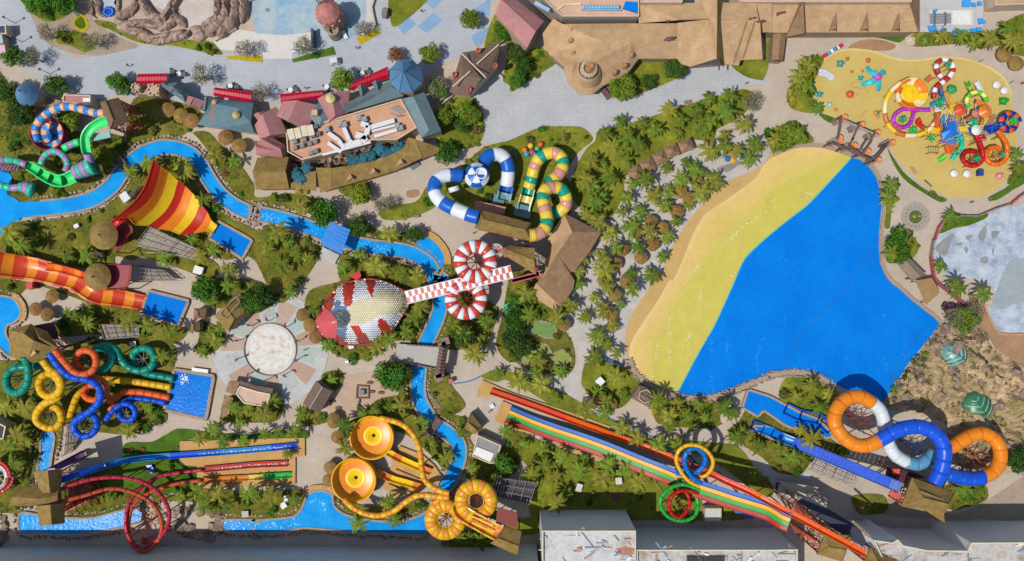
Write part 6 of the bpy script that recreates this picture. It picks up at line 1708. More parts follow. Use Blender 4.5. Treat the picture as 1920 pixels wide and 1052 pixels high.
for i in range(12):
 for j in range(5):
  o = MB(); vs = []
  for q in range(2):
   for k in range(4):
    a = 2 * math.pi * (i + k / 3) / 12; f = math.pi * (.04 + .9 * (j + q) / 5)
    vs.append((c.x + 2.9 * math.cos(a) * math.sin(f), c.y + 2.9 * math.sin(a) * math.sin(f), 5.6 + 2.4 * math.cos(f)))
  o.add(vs, [(k, 4 + k, 5 + k, k + 1) for k in range(3)]); o.build('funnel_panel', BW if (i // 2 + j) % 2 else WHT, t, True)
o = MB(); p = w(*P("11 1690 245")[0], 8.4); o.lathe((p.x, p.y, 7.2), [(1.2, 0), (1.25, .9), (1.05, .9), (1.0, .3), (.3, .1), (0, .1)], 20); o.build('ball_hatch', WHT, t, True)
for x, y in ((-2, -1), (2, -1), (0, 2)):
 o = MB(); o.bar((c.x + x, c.y + y, 0), (c.x + x * .8, c.y + y * .8, 4.2), .2); o.build('support_column', STEELM, t)
t = thing('tube_slide', 'fat yellow teal and pink banded tube slide curling like a pretzel', 'water slide', w(1030, 340))
YP, TP, PP = plastic('#e2c548'), plastic('#139a80'), plastic('#cf9180')
slide(t, "21 130 715 9.5 190 705 9.2 240 670 8.9 262 600 8.5 248 520 8.1 232 450 7.7 245 380 7.3 300 352 6.9 365 365 6.5 402 420 6.1 400 490 5.7 355 530 5.3 305 540 5", 1.4, [YP, PP, YP, TP], 1.45, sup=5)
slide(t, "21 260 330 5.4 305 300 5.2 355 250 5 382 190 4.8 370 130 4.6 320 95 4.4 255 105 4.1 195 150 3.7 165 215 3.2 148 290 2.7 125 360 2.2", 1.4, [TP, YP, PP, YP], 1.5, sup=5)
slide(t, "21 125 360 2.2 108 430 1.8 92 480 1.5", 1.35, [TP, plastic('#dcc880')], 2.0, 'flume', 0, .4)
slide(t, "21 92 480 1.5 84 525 1.3", 1.35, [mat('#7fb8a4', .2)], 3, 'flume', 0, .4)
lattice(t, w(*P("21 310 440")[0], 3), 1.0, 6, steel('#203040'))
for s, lab in (("11 1790 400 1880 410 1855 480 1770 470", 'glassy landing trough at the foot of the blue and white tube'), ("21 30 460 140 480 140 590 10 560", 'glassy landing trough at the foot of the yellow teal tube')):
 mb = MB(); q = ccw([tuple(w(*p, 1).xy) for p in P(s)]); mb.prism(q, .3, .9, top=True); mb.solo('landing_trough', mat('#5f8d94', .25), lab, 'trough')
mb = MB(); q = ccw([tuple(w(*p, 4).xy) for p in P("11 1645 450 1875 500 1860 555 1630 520")]); mb.prism(q, 0, 3.6); mb.solo('pink_block', mat('#c07f6c', .8, .12), 'pinkish plinth above the thatched roof of the blue and white tube slide', 'plinth'); block(q)
t = thing('racer_slide', 'four lane racer slide in blue yellow green and red running diagonally', 'water slide', w(1200, 870))
RACE = [plastic('#1166b8'), plastic('#e6ab1e'), plastic('#22a03e'), plastic('#b01a10')]
ctr = "12 1890 1000 1 | 23 130 16 1.2 300 80 1.8 480 140 2.6 650 200 3.6 820 268 4.8 960 326 5.8 1110 385 7 1230 436 7.8"
pts0 = resample(path3(ctr), .7)
fr0 = frames(pts0)
for j in range(4):
 off = (1.5 - j) * -.92
 pp0 = [p + f[0] * off for p, f in zip(pts0, fr0)]
 n = len(pp0) - 1
 for q in range(12):
  a, b = round(n * q / 12), round(n * (q + 1) / 12)
  mb = MB(); mb.sweep(pp0[a:b + 1], fr0[a:b + 1], [(-.455, .2), (-.455, -.2), (.455, -.2), (.455, .2), (.4, .2), (.36, .0), (-.36, .0), (-.4, .2)]); mb.build('lane_section', RACE[j], t)
ctr2 = "23 1370 505 9 1500 545 9.8 1650 595 10.8 1800 640 11.8 1920 680 12.6 | 33 90 735 13.3 160 765 14"
pts1 = resample(path3(ctr2), .7); fr1 = frames(pts1)
for j in range(4):
 off = (1.5 - j) * -.96
 pp0 = [p + f[0] * off for p, f in zip(pts1, fr1)]
 n = len(pp0) - 1
 for q in range(6):
  a, b = round(n * q / 6), round(n * (q + 1) / 6)
  mb = MB(); mb.sweep(pp0[a:b + 1], fr1[a:b + 1], [(-.475, .2), (-.475, -.2), (.475, -.2), (.475, .2), (.42, .2), (.38, .0), (-.38, .0), (-.42, .2)]); mb.build('lane_section', RACE[j], t)
for pts in (pts0, pts1):
 for i in range(6, len(pts), 9):
  p = pts[i]
  if p.z > 1.6:
   for sg in (-1.2, 1.2): mb = MB(); mb.bar((p.x, p.y + sg, 0), (p.x, p.y + sg, p.z - .2), .14); mb.build('support_column', REDSTEEL, t)
   mb = MB(); mb.beam((p.x - .5, p.y - 2, p.z - .3), (p.x + .5, p.y + 2, p.z - .3), .2, .2); mb.build('cross_beam', REDSTEEL, t)
LINES.append(([tuple(p.xy) for p in pts0 + pts1], 2.6))
lp = dict(sup=6, supm=steel('#8c8f94'))
slide(t, "23 1400 492 9 1330 455 9.2 1270 385 9.6 1232 300 10 1250 225 10.4 1310 185 10.6 1385 185 10.6 1455 220 10.2 1505 290 9.8 1495 360 9 1440 415 8.2 1340 420 7.8 1240 412 7.7", .42, [RACE[1]], 2.4, **lp)
slide(t, "23 1420 470 9 1350 420 9.2 1305 350 9.6 1292 285 10 1320 225 10.3 1375 205 10.4 1430 235 10 1450 295 9.6 1425 350 9 1370 392 8.4 1300 405 8 1230 392 7.7", .55, [RACE[0]], 2.4, **lp)
slide(t, "23 1410 520 9 1340 490 9.2 1260 478 9.6 1180 510 9.8 1120 570 9.8 1115 640 9.6 1160 710 9.4 1230 745 9 1310 745 8.8 1370 710 8.6 1395 640 8.4 1380 570 8.2 1320 500 8 1240 438 7.7", .42, [RACE[2]], 2.4, **lp)
slide(t, "23 1400 545 9 1330 525 9.2 1255 528 9.4 1195 570 9.4 1178 640 9.2 1200 700 9 1250 725 8.8 1300 690 8.6 1330 630 8.4 1320 560 8.2 1270 500 8 1210 460 7.7", .42, [RACE[3]], 2.4, **lp)
lattice(t, w(*P("23 1370 300")[0], 5), 1.8, 9, steel('#1f6f8a')); lattice(t, w(*P("23 1260 630")[0], 5), 1.5, 8.5, REDSTEEL)
t = thing('speed_slide', 'long straight orange speed slide running beside the rainbow racer lanes', 'water slide', w(1350, 900))
slide(t, "33 740 1000 18 500 870 16.5 250 735 14.8 0 605 13 | 23 1780 530 11.4 1600 450 9.6 1500 400 8.4 1400 360 7 1260 300 5.2 1100 235 3.4 950 175 2.2 800 125 1.4 640 65 1.3 500 15 1.2 | 22 250 974 1.15 0 885 1.15 | 12 1760 830 1.15", .62, [ORGD, ORGD, ORGD, ORGD, plastic('#d8442a'), RED2, RED2], 6, 'flume', 7, .6, REDSTEEL)
t = thing('steel_tower', 'orange red lattice steel tower under the start of the rainbow racer', 'tower', w(1500, 950))
mb = MB()
for k in range(10):
 a = w(*P(f"33 {40 + k * 46} {520 + k * 36}")[0], 8 + k * .5); b = w(*P(f"33 {150 + k * 42} {660 + k * 30}")[0], 8 + k * .5)
 mb.bar(a, b, .1, 5); c2 = w(*P(f"33 {40 + (k + 1) * 46} {520 + (k + 1) * 36}")[0], 8.5 + k * .5); mb.bar(b, c2, .09, 5); mb.bar(a, c2, .12, 5)
 a2 = w(*P(f"33 {200 + k * 34} {580 + k * 32}")[0], 7 + k * .4); b2 = w(*P(f"33 {260 + k * 30} {640 + k * 28}")[0], 7 + k * .4); mb.bar(a2, b2, .1, 5); mb.bar(a2, (a2.x, a2.y, 0), .12, 5); mb.bar(a, (a.x, a.y, 0), .12, 5); mb.bar(b2, a, .07, 5)
 a3 = w(*P(f"33 {170 + k * 30} {770 + k * 20}")[0], 9); b3 = w(*P(f"33 {230 + k * 25} {880 + k * 5}")[0], 9); mb.bar(a3, b3, .1, 5); mb.bar(a3, (a3.x, a3.y, 0), .1, 5); mb.bar(b3, w(*P(f"33 {200 + k * 30} {790 + k * 20}")[0], 9), .08, 5)
mb.build('bracing', steel('#c04a20'), t, kind='stuff')
mb = MB(); q = ccw([tuple(w(*p, 9).xy) for p in P("33 220 600 300 570 620 760 800 900 700 940 480 800")]); mb.prism(q, 8.8, 9, bottom=True); mb.build('deck', mat('#2a2c44', .7, .2), t)
mb = MB()
a, b = w(*P("33 635 755")[0], 13), w(*P("33 880 970")[0], 13)
for k in range(16):
 p = a.lerp(b, k / 16); mb.box(p, (.5, .25, .3), .7)
mb.build('lamp_row', mat('#c4a06a', .5), t, kind='stuff'); mb = MB(); mb.beam(a, b, .3, .3); mb.build('edge_beam', mat('#b59a78', .7), t)
for s, lab, c in (("33 70 450 380 500 240 590 140 500", 'small pale gangway platform with blue edging beside the lattice tower', mat('#b7a98f', .8)),):
 mb = MB(); q = ccw([tuple(w(*p, 4).xy) for p in P(s)]); mb.prism(q, 3.7, 4, bottom=True); o = mb.solo('gangway', c, lab, 'gangway')
mb = MB(); q = [w(*p, 1.2) for p in P("23 1675 660 1820 720 1810 740 1680 700 1665 680")]; mb.prism(ccw([tuple(p.xy) for p in q]), .3, 1.2); mb.solo('blue_boat', plastic('#3f74b8'), 'blue inflatable lying by the wall of the lower grey block', 'inflatable')
t = thing('giant_tube_slide', 'giant figure eight tube slide in orange white and blue by the rocks', 'water slide', w(1690, 830))
ORB = plastic('#e8861e'); WH2 = mat('#d6dde0', .3, .05, 1.0)
slide(t, "33 1245 470 12 1285 400 12.2 1315 300 12.4 1318 200 12.4 1270 110 12.3 1180 55 12.1 1080 45 11.9 960 75 11.6 890 115 11.3 830 150 11", 1.55, [BLUP], 2.6, sup=7, supm=STEELM)
slide(t, "33 830 150 11 740 185 10.8 650 175 10.5 560 115 10.2 505 30 9.9 | 32 500 1010 9.6 540 930 9.3 610 880 9 690 870 8.8 780 915 8.5", 1.5, [ORB], 2.6, sup=7, supm=REDSTEEL)
slide(t, "32 780 915 8.5 830 960 8.2 862 1030 8 | 33 880 90 7.7 910 190 7.4 960 260 7.1 1040 310 6.8", 1.4, [WH2], 2.6, sup=7, supm=STEELM)
slide(t, "33 1040 310 6.8 1120 325 6.6 1200 290 6.4 1250 240 6.2", 1.4, [SKYB], 2.6, sup=6)
slide(t, "33 1340 205 6.4 1390 190 6.2 1460 145 6.2 1540 105 6.2 1620 95 6.2 1700 140 6.4 1740 220 6.6 1735 310 6.9 1690 380 7.2 1610 425 7.6", 1.45, [ORB], 2.6, sup=8, supm=REDSTEEL)
slide(t, "33 1610 425 7.6 1520 435 8 1430 420 8.5 1340 395 9", 1.5, [BLUP], 2.6, sup=7)
for s, r, h, m in (("32 670 1040", 2.6, 8.6, steel('#b8502c')), ("33 1100 200", 2.4, 7, steel('#35508c')), ("33 1560 270", 2.8, 6.4, steel('#b8583a'))):
 c = w(*P(s)[0], h * .6)
 for dx, dy in ((0, 0), (1.6, -1.2), (-1.4, .9)):
  lattice(t, c + Vector((dx, dy, 0)), r * .8, h * .9, m, 5, h * .4)
t = thing('conveyor_slide', 'long straight ribbed royal blue conveyor slide at the lower right', 'water slide', w(1580, 870))
A0, A1 = w(*P("33 190 160")[0], 2), w(*P("33 990 500")[0], 9)
d = A1 - A0; sd_ = Vector((d.y, -d.x, 0)).normalized()
for k in range(46):
 a, b = A0.lerp(A1, k / 46), A0.lerp(A1, (k + .95) / 46)
 o = MB(); o.beam(a + Vector((0, 0, .1 * (k % 2))), b + Vector((0, 0, .1 * (k % 2))), 2.1, .3); o.build('conveyor_panel', BLUP if k < 42 else plastic('#5a78c0'), t)
for sg in (-1, 1):
 o = MB(); o.beam(A0 + sd_ * 1.12 * sg + Vector((0, 0, .1)), A1 + sd_ * 1.12 * sg + Vector((0, 0, .1)), .2, .55); o.build('side_rail', BLUD, t)
for k in range(8):
 p = A0.lerp(A1, (k + .5) / 8); o = MB(); o.bar((p.x, p.y, 0), (p.x, p.y, p.z - .2), .18); o.build('support_column', STEELM, t)
LINES.append(([tuple(A0.lerp(A1, k / 40).xy) for k in range(41)], 1.4))
slide(t, "33 -120 30 .9 0 75 .9 100 125 1.2 190 160 2", 1.0, [BLUP, BLUL], 2.5, 'flume', 0)
slide(t, "32 130 960 1 240 1010 1 380 1040 1 | 33 470 70 1.2", 1.2, [BLUP, plastic('#1750c0')], 3.5, 'flume', 0)
mb = MB(); q = [w(*p, 8.6) for p in P("33 910 530 1000 545 990 590 920 570")]; mb.prism(ccw([tuple(k.xy) for k in q]), 8.3, 8.6, bottom=True); mb.build('landing', mat('#d2543c', .6), t)
mb = MB(); p = w(*P("33 965 382")[0], 6); mb.box((p.x, p.y, 5.6), (1.4, 1.2, 1.0)); mb.bar((p.x, p.y, 0), (p.x, p.y, 5.2), .2); mb.build('control_box', mat('#d4503c', .6), t)
t = thing('steel_platform', 'dark maroon steel platform under the orange and blue giant tube', 'platform', w(*P("33 1000 410")[0]))
mb = MB(); q = [w(*p, 4.5) for p in P("33 900 340 1120 400 1180 430 1060 430 1000 480 960 480 880 420")]; mb.prism(ccw([tuple(k.xy) for k in q]), 4.2, 4.5, bottom=True); mb.build('deck', mat('#4a1a2c', .7, .2), t)
for p in q: o = MB(); o.bar((p.x, p.y, 0), (p.x, p.y, 4.3), .14); o.build('post', REDSTEEL, t)
t = thing('ring_slide', 'red and white ring slide with a lattice rim cut off by the left edge', 'water slide', w(0, 895))
disc_ring(t, "03 -45 425", 136 * sc_, 112 * sc_, 5.0, [plastic('#c2403c')], 30, STEELM); disc_ring(t, "03 -45 425", 108 * sc_, 88 * sc_, 4.6, [WHT], 24, STEELM)
def queue(label, s, h0, h1, n, slat='#a99c90', rail=STONE):
 A, B, C, D = P(s)
 q = [w(*A, h0), w(*B, h1), w(*C, h1), w(*D, h0)]
 c = sum(q, Vector()) / 4
 t = thing('queue_ramp', label, 'ramp', (c.x, c.y, 0))
 sm = mat(slat, .8, .2, 2)
 for k in range(n):
  u0, u1 = k / n, (k + .82) / n
  a, b, e, f = q[0].lerp(q[1], u0), q[0].lerp(q[1], u1), q[3].lerp(q[2], u1), q[3].lerp(q[2], u0)
  mb = MB(); dz = Vector((0, 0, .08)); mb.add([a, b, e, f, a - dz, b - dz, e - dz, f - dz], [up_face([a, b, e, f], [0, 1, 2, 3]), (4, 5, 6, 7), (0, 1, 5, 4), (3, 2, 6, 7)]); mb.build('slat', sm, t)
 for v in (0, .33, .66, 1):
  mb = MB(); a, b = q[0].lerp(q[3], v), q[1].lerp(q[2], v); mb.bar(a + Vector((0, 0, 1)), b + Vector((0, 0, 1)), .07, 5)
  for k in range(7):
   p = a.lerp(b, k / 6); mb.bar((p.x, p.y, 0), p + Vector((0, 0, 1)), .05, 4)
  mb.build('railing', rail, t)
 mb = MB()
 for k in range(5):
  a, b = q[0].lerp(q[1], k / 4), q[3].lerp(q[2], k / 4); mb.bar(a + Vector((0, 0, 1)), b + Vector((0, 0, 1)), .06, 5)
 mb.build('cross_rail', rail, t)
 block([tuple(p.xy) for p in q])
queue('slatted queue ramp with pale rails below the striped wave wall', "01 1130 650 1560 850 1480 900 1020 790", 4, 1, 26)
queue('slatted queue ramp with white rails right of the lower round thatched tower', "01 1060 960 1240 975 1330 1052 1050 1052", 3, 1.5, 14)
queue('slatted queue ramp between the palms and the plunge pool at left', "02 760 330 1040 330 1050 420 800 440", 4, 2, 16)
queue('pale grid queue deck below the spiral slides at the lower left', "03 500 20 590 140 570 180 480 260", 2, 1, 12, '#a69d96')
queue('grid queue deck with white lattice right of the pump house', "23 -120 420 180 460 130 620 -160 560", 5, 4.4, 14, '#4a4450')
queue('pale corrugated queue ramp beside the royal blue conveyor slide', "33 360 265 660 410 630 490 310 360", 3, 2.4, 16, '#b5aca4')
queue('small white stair beside the round thatched towers', "01 740 835 790 870 690 905 665 880", 3, 1, 8, '#c9c4bb')
queue('pale stair on the grass above the slatted deck', "01 990 400 1040 350 1030 430 1000 440", 2, 1, 6, '#b5aba0')
# -- children's playground
def solid(name, label, cat_, pieces, group=None):
 """pieces: list of (part name, material, MB); the first point of the first piece places it"""
 v = [p for _, _, m in pieces for p in m.v]
 c = (sum(p[0] for p in v) / len(v), sum(p[1] for p in v) / len(v), 0)
 t = thing(name, label, cat_, c, group)
 for n_, m_, b in pieces: b.build(n_, m_, t, n_ in ('cap', 'ball', 'petal', 'body'))
 return t
OR3, CR3, YE3 = plastic('#df7a24'), plastic('#ead9a6'), plastic('#eec22a')
t = thing('bowl_slide', 'orange yellow and cream striped bowl with a round yellow middle on the sandy playground', 'water slide', w(*P("30 1080 700")[0]))
c = w(*P("30 1085 695")[0], 4); c.z = 0
rb = 108 / 4 * PX * .97
for i in range(10):
 a0, a1 = 2 * math.pi * i / 10, 2 * math.pi * (i + 1) / 10
 mb = MB(); prof = [(rb * 1.03, 2.5), (rb * 1.06, 4.2), (rb, 4.2), (rb * .95, 3.4), (rb * .62, 3.0)]
 vs = [(c.x + q * math.cos(a0 + (a1 - a0) * k / 4), c.y + q * math.sin(a0 + (a1 - a0) * k / 4), z) for q, z in prof for k in range(5)]
 mb.add(vs, [(r_ * 5 + k, r_ * 5 + k + 1, (r_ + 1) * 5 + k + 1, (r_ + 1) * 5 + k) for r_ in range(4) for k in range(4)]); mb.build('bowl_panel', [OR3, OR3, CR3, YE3, OR3, CR3][i % 6], t, True)
mb = MB(); mb.lathe(c, [(rb * .62, 3.0), (rb * .6, 3.15), (rb * .5, 3.1), (rb * .1, 3.4), (0, 3.5)], 28); mb.build('bowl_centre', YEL, t, True)
for i in range(7):
 a = i * .9; mb = MB(); mb.bar((c.x + rb * .8 * math.cos(a), c.y + rb * .8 * math.sin(a), 0), (c.x + rb * .9 * math.cos(a), c.y + rb * .9 * math.sin(a), 3), .14); mb.build('support_column', paint('#c89a3a'), t)
PC = paint('#c89a5a')
t = thing('tube_slide', 'cream and orange tube slide circling the striped playground bowl', 'water slide', w(*P("30 900 820")[0]))
slide(t, "30 1060 590 3.6 990 625 3.5 920 690 3.3 882 770 3.1 878 860 2.9 905 940 2.7 960 990 2.4 1040 1015 2.2 1130 1010 2.0 1210 970 2.1 1262 900 2.3 1275 850 2.5", .5, [plastic('#c8703a'), CR3, YE3, CR3, plastic('#c8703a'), YE3], 2.4, sup=4, supm=PC)
t = thing('tube_slide', 'purple tube slide making a round loop beside the playground bowl', 'water slide', w(*P("30 1020 885")[0]))
slide(t, "30 1215 826 3.4 1150 826 3.3 1080 822 3.2 1010 822 3.1 955 860 3.0 940 905 2.8 965 945 2.6 1015 958 2.4 1060 935 2.2 1080 890 2.0 1092 840 1.8", .42, [PURP, plastic('#c23a9c'), PURP], 2.5, sup=4, supm=PC)
t = thing('tube_slide', 'red and white banded tube slide looping at the top of the playground', 'water slide', w(*P("30 1310 540")[0]))
slide(t, "30 1190 605 3.4 1235 570 3.6", .5, [plastic('#c8703a')], 3, 'flume', 0)
slide(t, "30 1330 610 3 1290 565 3.2 1262 510 3.4 1278 465 3.6 1325 448 3.8 1372 470 4 1388 520 4.1 1372 560 4 1335 600 3.9 1280 640 3.7 1248 680 3.5 1245 740 3.2", .55, [plastic('#b42a26'), WHT], 1.2, sup=4, supm=PC)
def leafpalm(x, y, h, s, col, label):
 """flat plastic palm canopy of a play structure"""
 p = w(x, y, h); pc = []
 mb = MB(); mb.bar((p.x, p.y, 0), (p.x, p.y, h), .1); pc.append(('pole', paint('#9a7446'), mb))
 for i in range(8):
  a = 2 * math.pi * i / 8 + R.random() * .3; mb = MB()
  L_ = s * R.uniform(.85, 1.1); u = Vector((math.cos(a), math.sin(a), 0)); v = Vector((-u.y, u.x, 0))
  pts = [p, p + u * L_ * .4 + v * L_ * .2 + Vector((0, 0, .25)), p + u * L_ - Vector((0, 0, .25)), p + u * L_ * .4 - v * L_ * .2 + Vector((0, 0, .25))]
  mb.add(pts + [q - Vector((0, 0, .06)) for q in pts], [(0, 3, 2, 1), (4, 5, 6, 7), (0, 1, 5, 4), (1, 2, 6, 5), (2, 3, 7, 6), (3, 0, 4, 7)]); pc.append(('leaf', col, mb))
 return solid('toy_palm', label, 'toy palm', pc)
LG = plastic('#1f9a6a'); LG2 = plastic('#2fa84a')
for x, y, h, s, m_, l in ((1015, 895, 2.5, 1.2, LG, 'green plastic palm canopy inside the purple loop slide'), (1290, 770, 4.5, 1.4, LG, 'green plastic palm canopy below the red and white slide'), (1355, 480, 5, .9, LG, 'green plastic palm canopy on the red and white loop'),
      (1545, 915, 5, 1.5, LG, 'dark green plastic palm canopy in the centre of the play tower'), (1845, 905, 5, 1.2, LG2, 'green plastic palm canopy on the navy and orange ring'), (1090, 975, 2, 1.3, LG2, 'green plastic palm canopy at the lower left of the play tower'), (1230, 1030, 3, 1.2, LG2, 'round green plastic palm canopy at the lower edge of the play tower'), (1440, 1040, 4, 1.4, plastic('#1fa8a0'), 'turquoise plastic palm canopy at the lower middle of the play tower')):
 leafpalm(1440 + x / 4, y / 4, h, s, m_, l)
for x, y, h, s, m_, l in ((1575, 135, 4, .95, LG, 'green plastic palm canopy on the crimson ring slide'), (1765, 108, 4, .9, LG, 'green plastic palm canopy on the orange ring slide'), (1415, 85, 3, 1.2, LG, 'green plastic palm canopy beside the coral play umbrella')):
 leafpalm(1440 + x / 4, 263 + y / 4, h, s, m_, l)
t = thing('tube_slide', 'crimson tube slide ending in a tight ring at the bottom of the playground', 'water slide', w(*P("31 1535 150")[0]))
CRM = plastic('#b8161c')
slide(t, "30 1560 1010 4.6 | 31 1575 -5 4.4 1600 50 4 1612 110 3.6 1595 165 3.3 1545 192 3.0 1490 180 2.8 1462 135 2.6 1475 95 2.4 1520 82 2.2 1570 90 2", .5, [CRM], 1.8, sup=4, supm=PC)
lattice(t, w(*P("31 1530 145")[0], 2), 1.3, 2.6, paint('#8a5a3a'))
t = thing('tube_slide', 'bright orange tube slide ending in a tight ring at the bottom of the playground', 'water slide', w(*P("31 1720 110")[0]))
slide(t, "30 1720 980 4.6 1760 1030 4.2 | 31 1785 20 3.8 1795 90 3.5 1775 150 3.2 1720 180 3.0 1660 165 2.8 1635 115 2.6 1650 70 2.4 1700 50 2.2 1750 75 2", .52, [plastic('#e06a14')], 1.8, sup=4, supm=PC)
slide(t, "31 1640 110 2.4 1665 75 2.2 1700 62 2 1745 80 1.8 1760 115 1.6", .3, [YE3], 1.8, sup=0)
lattice(t, w(*P("31 1705 115")[0], 2), 1.4, 2.6, paint('#a8763a'))
t = thing('bowl_slide', 'navy blue and orange checkered ring slide at the right of the playground', 'water slide', w(*P("30 1820 910")[0]))
disc_ring(t, "30 1820 912", 82 / 4 * PX, 40 / 4 * PX, 4.5, [plastic('#1c2f8c'), plastic('#d8551c')], 12, PC)
slide(t, "30 1760 950 4.4 1700 960 4.2 1640 965 4", .6, [plastic('#1c3fa8')], 2, 'flume', 0)
t = thing('tube_slide', 'lime green and yellow tube slide at the upper right of the play tower', 'water slide', w(*P("30 1560 720")[0]))
slide(t, "30 1500 800 2.4 1490 750 2.8 1520 705 3.2 1570 692 3.6 1620 715 3.9 1640 760 4.2", .5, [plastic('#4fbf3a'), plastic('#dfe06a')], 1.1, sup=4, supm=PC)
slide(t, "30 1555 610 1.4 1580 650 2.2 1605 705 3.4", .55, [WHT], 2, 'flume', 0)
slide(t, "30 1490 610 1.2 1510 650 2 1530 690 3.2", .5, [GRN2, YE3], 1.3, 'flume', 0)
t = thing('play_tower', 'crowded multicoloured play tower of platforms roofs and short slides', 'play tower', w(*P("30 1480 880")[0]))
plats = [("30 1290 800 1420 780 1440 850 1300 860", 3.0, '#e0b42a'), ("30 1320 920 1400 900 1430 1010 1340 1052", 3.6, '#1f6fd0'), ("30 1400 950 1500 940 1510 1000 1420 1000", 3.2, '#e8c02e'), ("30 1500 960 1540 950 1600 1000 1520 1010", 3.4, '#1c4fb0'),
  ("30 1600 880 1700 870 1690 940 1600 940", 3.0, '#a8735a'), ("30 1360 860 1440 850 1440 940 1370 950", 2.6, '#b08a5a'), ("30 1560 1010 1620 1000 1640 1052 1560 1052", 3.0, '#b01c3a'), ("30 1180 960 1290 950 1300 1010 1180 1020", 2.4, '#e6b828'), ("31 1310 0 1400 0 1400 40 1310 20", 2.6, '#2a8fd8'), ("30 1660 960 1740 930 1730 980 1660 1010", 3.6, '#1c3f9c'), ("31 1320 45 1400 30 1420 90 1340 100", 2.4, '#d8552c'), ("30 1480 890 1530 860 1590 900 1540 930", 3.8, '#c07a3a')]
for s, h, hx in plats:
 q = ccw([tuple(w(*p, h).xy) for p in P(s)]); mb = MB(); mb.prism(q, h - .15, h, bottom=True); mb.build('platform', plastic(hx), t)
 mb = MB()
 for a, b in zip(q, q[1:] + q[:1]):
  mb.bar((a[0], a[1], h + .9), (b[0], b[1], h + .9), .05, 4); mb.bar((a[0], a[1], 0), (a[0], a[1], h + .9), .07, 5)
 mb.build('railing', paint(R.choice(['#d8432a', '#e2b030', '#2f8fd0', '#d8d4c8'])), t)
for s, h, hx in (("30 1350 905 1420 950 1390 1020 1310 1052 1300 1000 1345 960", 5.5, '#1f78d8'),):
 q = ccw([tuple(w(*p, h).xy) for p in P(s)]); cc = (sum(p[0] for p in q) / len(q), sum(p[1] for p in q) / len(q), h + .9); mb = MB(); n = len(q)
 mb.add([(p[0], p[1], h) for p in q] + [cc], [(i, (i + 1) % n, n) for i in range(n)]); mb.build('roof', plastic(hx), t)
for x, y, r, h, hx, sec in ((1445, 825, 42, 5.2, '#d8502a', 6), (1630, 835, 48, 6, '#dd7a26', 8), (1565, 975, 38, 5.4, '#e4e0d4', 8), (1385, 670, 34, 4.4, '#1fa05a', 6), (1560, 850, 30, 5.2, '#c87a6a', 6)):
 p = w(1440 + x / 4, y / 4, h); rr = r / 4 * PX
 for i in range(sec):
  a0, a1 = 2 * math.pi * i / sec, 2 * math.pi * (i + .93) / sec
  mb = MB(); mb.add([(p.x + rr * math.cos(a), p.y + rr * math.sin(a), z) for z in (h, h - .15) for a in (a0, (a0 + a1) / 2, a1)] + [(p.x, p.y, h + .8)], [(0, 1, 6), (1, 2, 6), (0, 3, 4, 1), (1, 4, 5, 2)]); mb.build('roof_petal', plastic(hx), t)
 mb = MB(); mb.bar((p.x, p.y, 0), (p.x, p.y, h + .6), .12); mb.build('pole', PC, t)
for s, hx in (("30 1230 690 3 1260 740 2", '#d8d4c8'), ("30 1290 650 3.6 1300 720 3", '#20508c'), ("30 1330 690 3.4 1370 790 3", '#d8a23a'), ("30 1560 760 4 1640 800 4", '#e07a24'), ("30 1250 830 3 1340 800 3", '#d8d4c8'), ("30 1280 870 3 1260 960 3", '#d85a2a'), ("30 1440 990 3 1500 1040 3", '#d8c43a'), ("30 1600 950 3 1640 880 3", '#d8c04a')):
 q = W3(s); mb = MB(); mb.beam(q[0], q[1], .9, .15); mb.build('bridge', plastic(hx), t)
 mb = MB()
 for z in (.9,): mb.bar(q[0] + Vector((.4, 0, z)), q[1] + Vector((.4, 0, z)), .05, 4); mb.bar(q[0] - Vector((.4, 0, -z)), q[1] - Vector((.4, 0, -z)), .05, 4)
 mb.build('bridge_rail', PC, t)
for s, hx in (("30 1330 870 3.6 1310 900 2.6 1330 950 1.4", '#28a0d8'), ("31 1440 0 3 1455 40 2.6 1430 80 2 1380 150 1", '#2fc0a0'), ("31 1330 120 1.2 1300 140 .8 1275 150 .5", '#4fc02a'), ("30 1270 850 3 1280 910 2 1260 960 1.2", '#e06420'), ("30 1230 790 3.2 1290 760 3 1340 720 2.8", '#2a9ad0'), ("30 1150 900 3 1120 920 2.4 1170 960 2", '#c82f2a')):
 slide(t, s, .5, [plastic(hx)], 2.2, 'flume', 0, .4)
for i in range(64):
 x, y = R.uniform(1280, 1640), R.uniform(780, 1050); h = R.uniform(2.5, 4.5)
 p = w(1440 + x / 4, y / 4, h); a = R.uniform(0, 3.1); L_ = R.uniform(.8, 2)
 mb = MB(); mb.bar(p, p + Vector((L_ * math.cos(a), L_ * math.sin(a), R.uniform(-.8, .8))), .08, 5); mb.build('pipe', plastic(R.choice(['#d8322a', '#e6c22a', '#2a6fd0', '#e8e4d8', '#35b04a', '#e07a2a', '#c8407a'])), t)
def toy_parts(x, y, pr, col, nm='body', h0=0.06, n=16):
 p = w(x, y); mb = MB(); mb.lathe((p.x, p.y, h0), pr, n); return (nm, col, mb)
TQ = plastic('#35b8c4')
pc = []
oc = w(1440 + 828 / 4, 575 / 4, 1.5)
mb = MB(); mb.lathe((oc.x, oc.y, .06), [(.95, 0), (1.0, 1.2), (.8, 1.6), (.3, 1.8), (0, 1.8)], 6); pc.append(('body', plastic('#c84fb4'), mb))
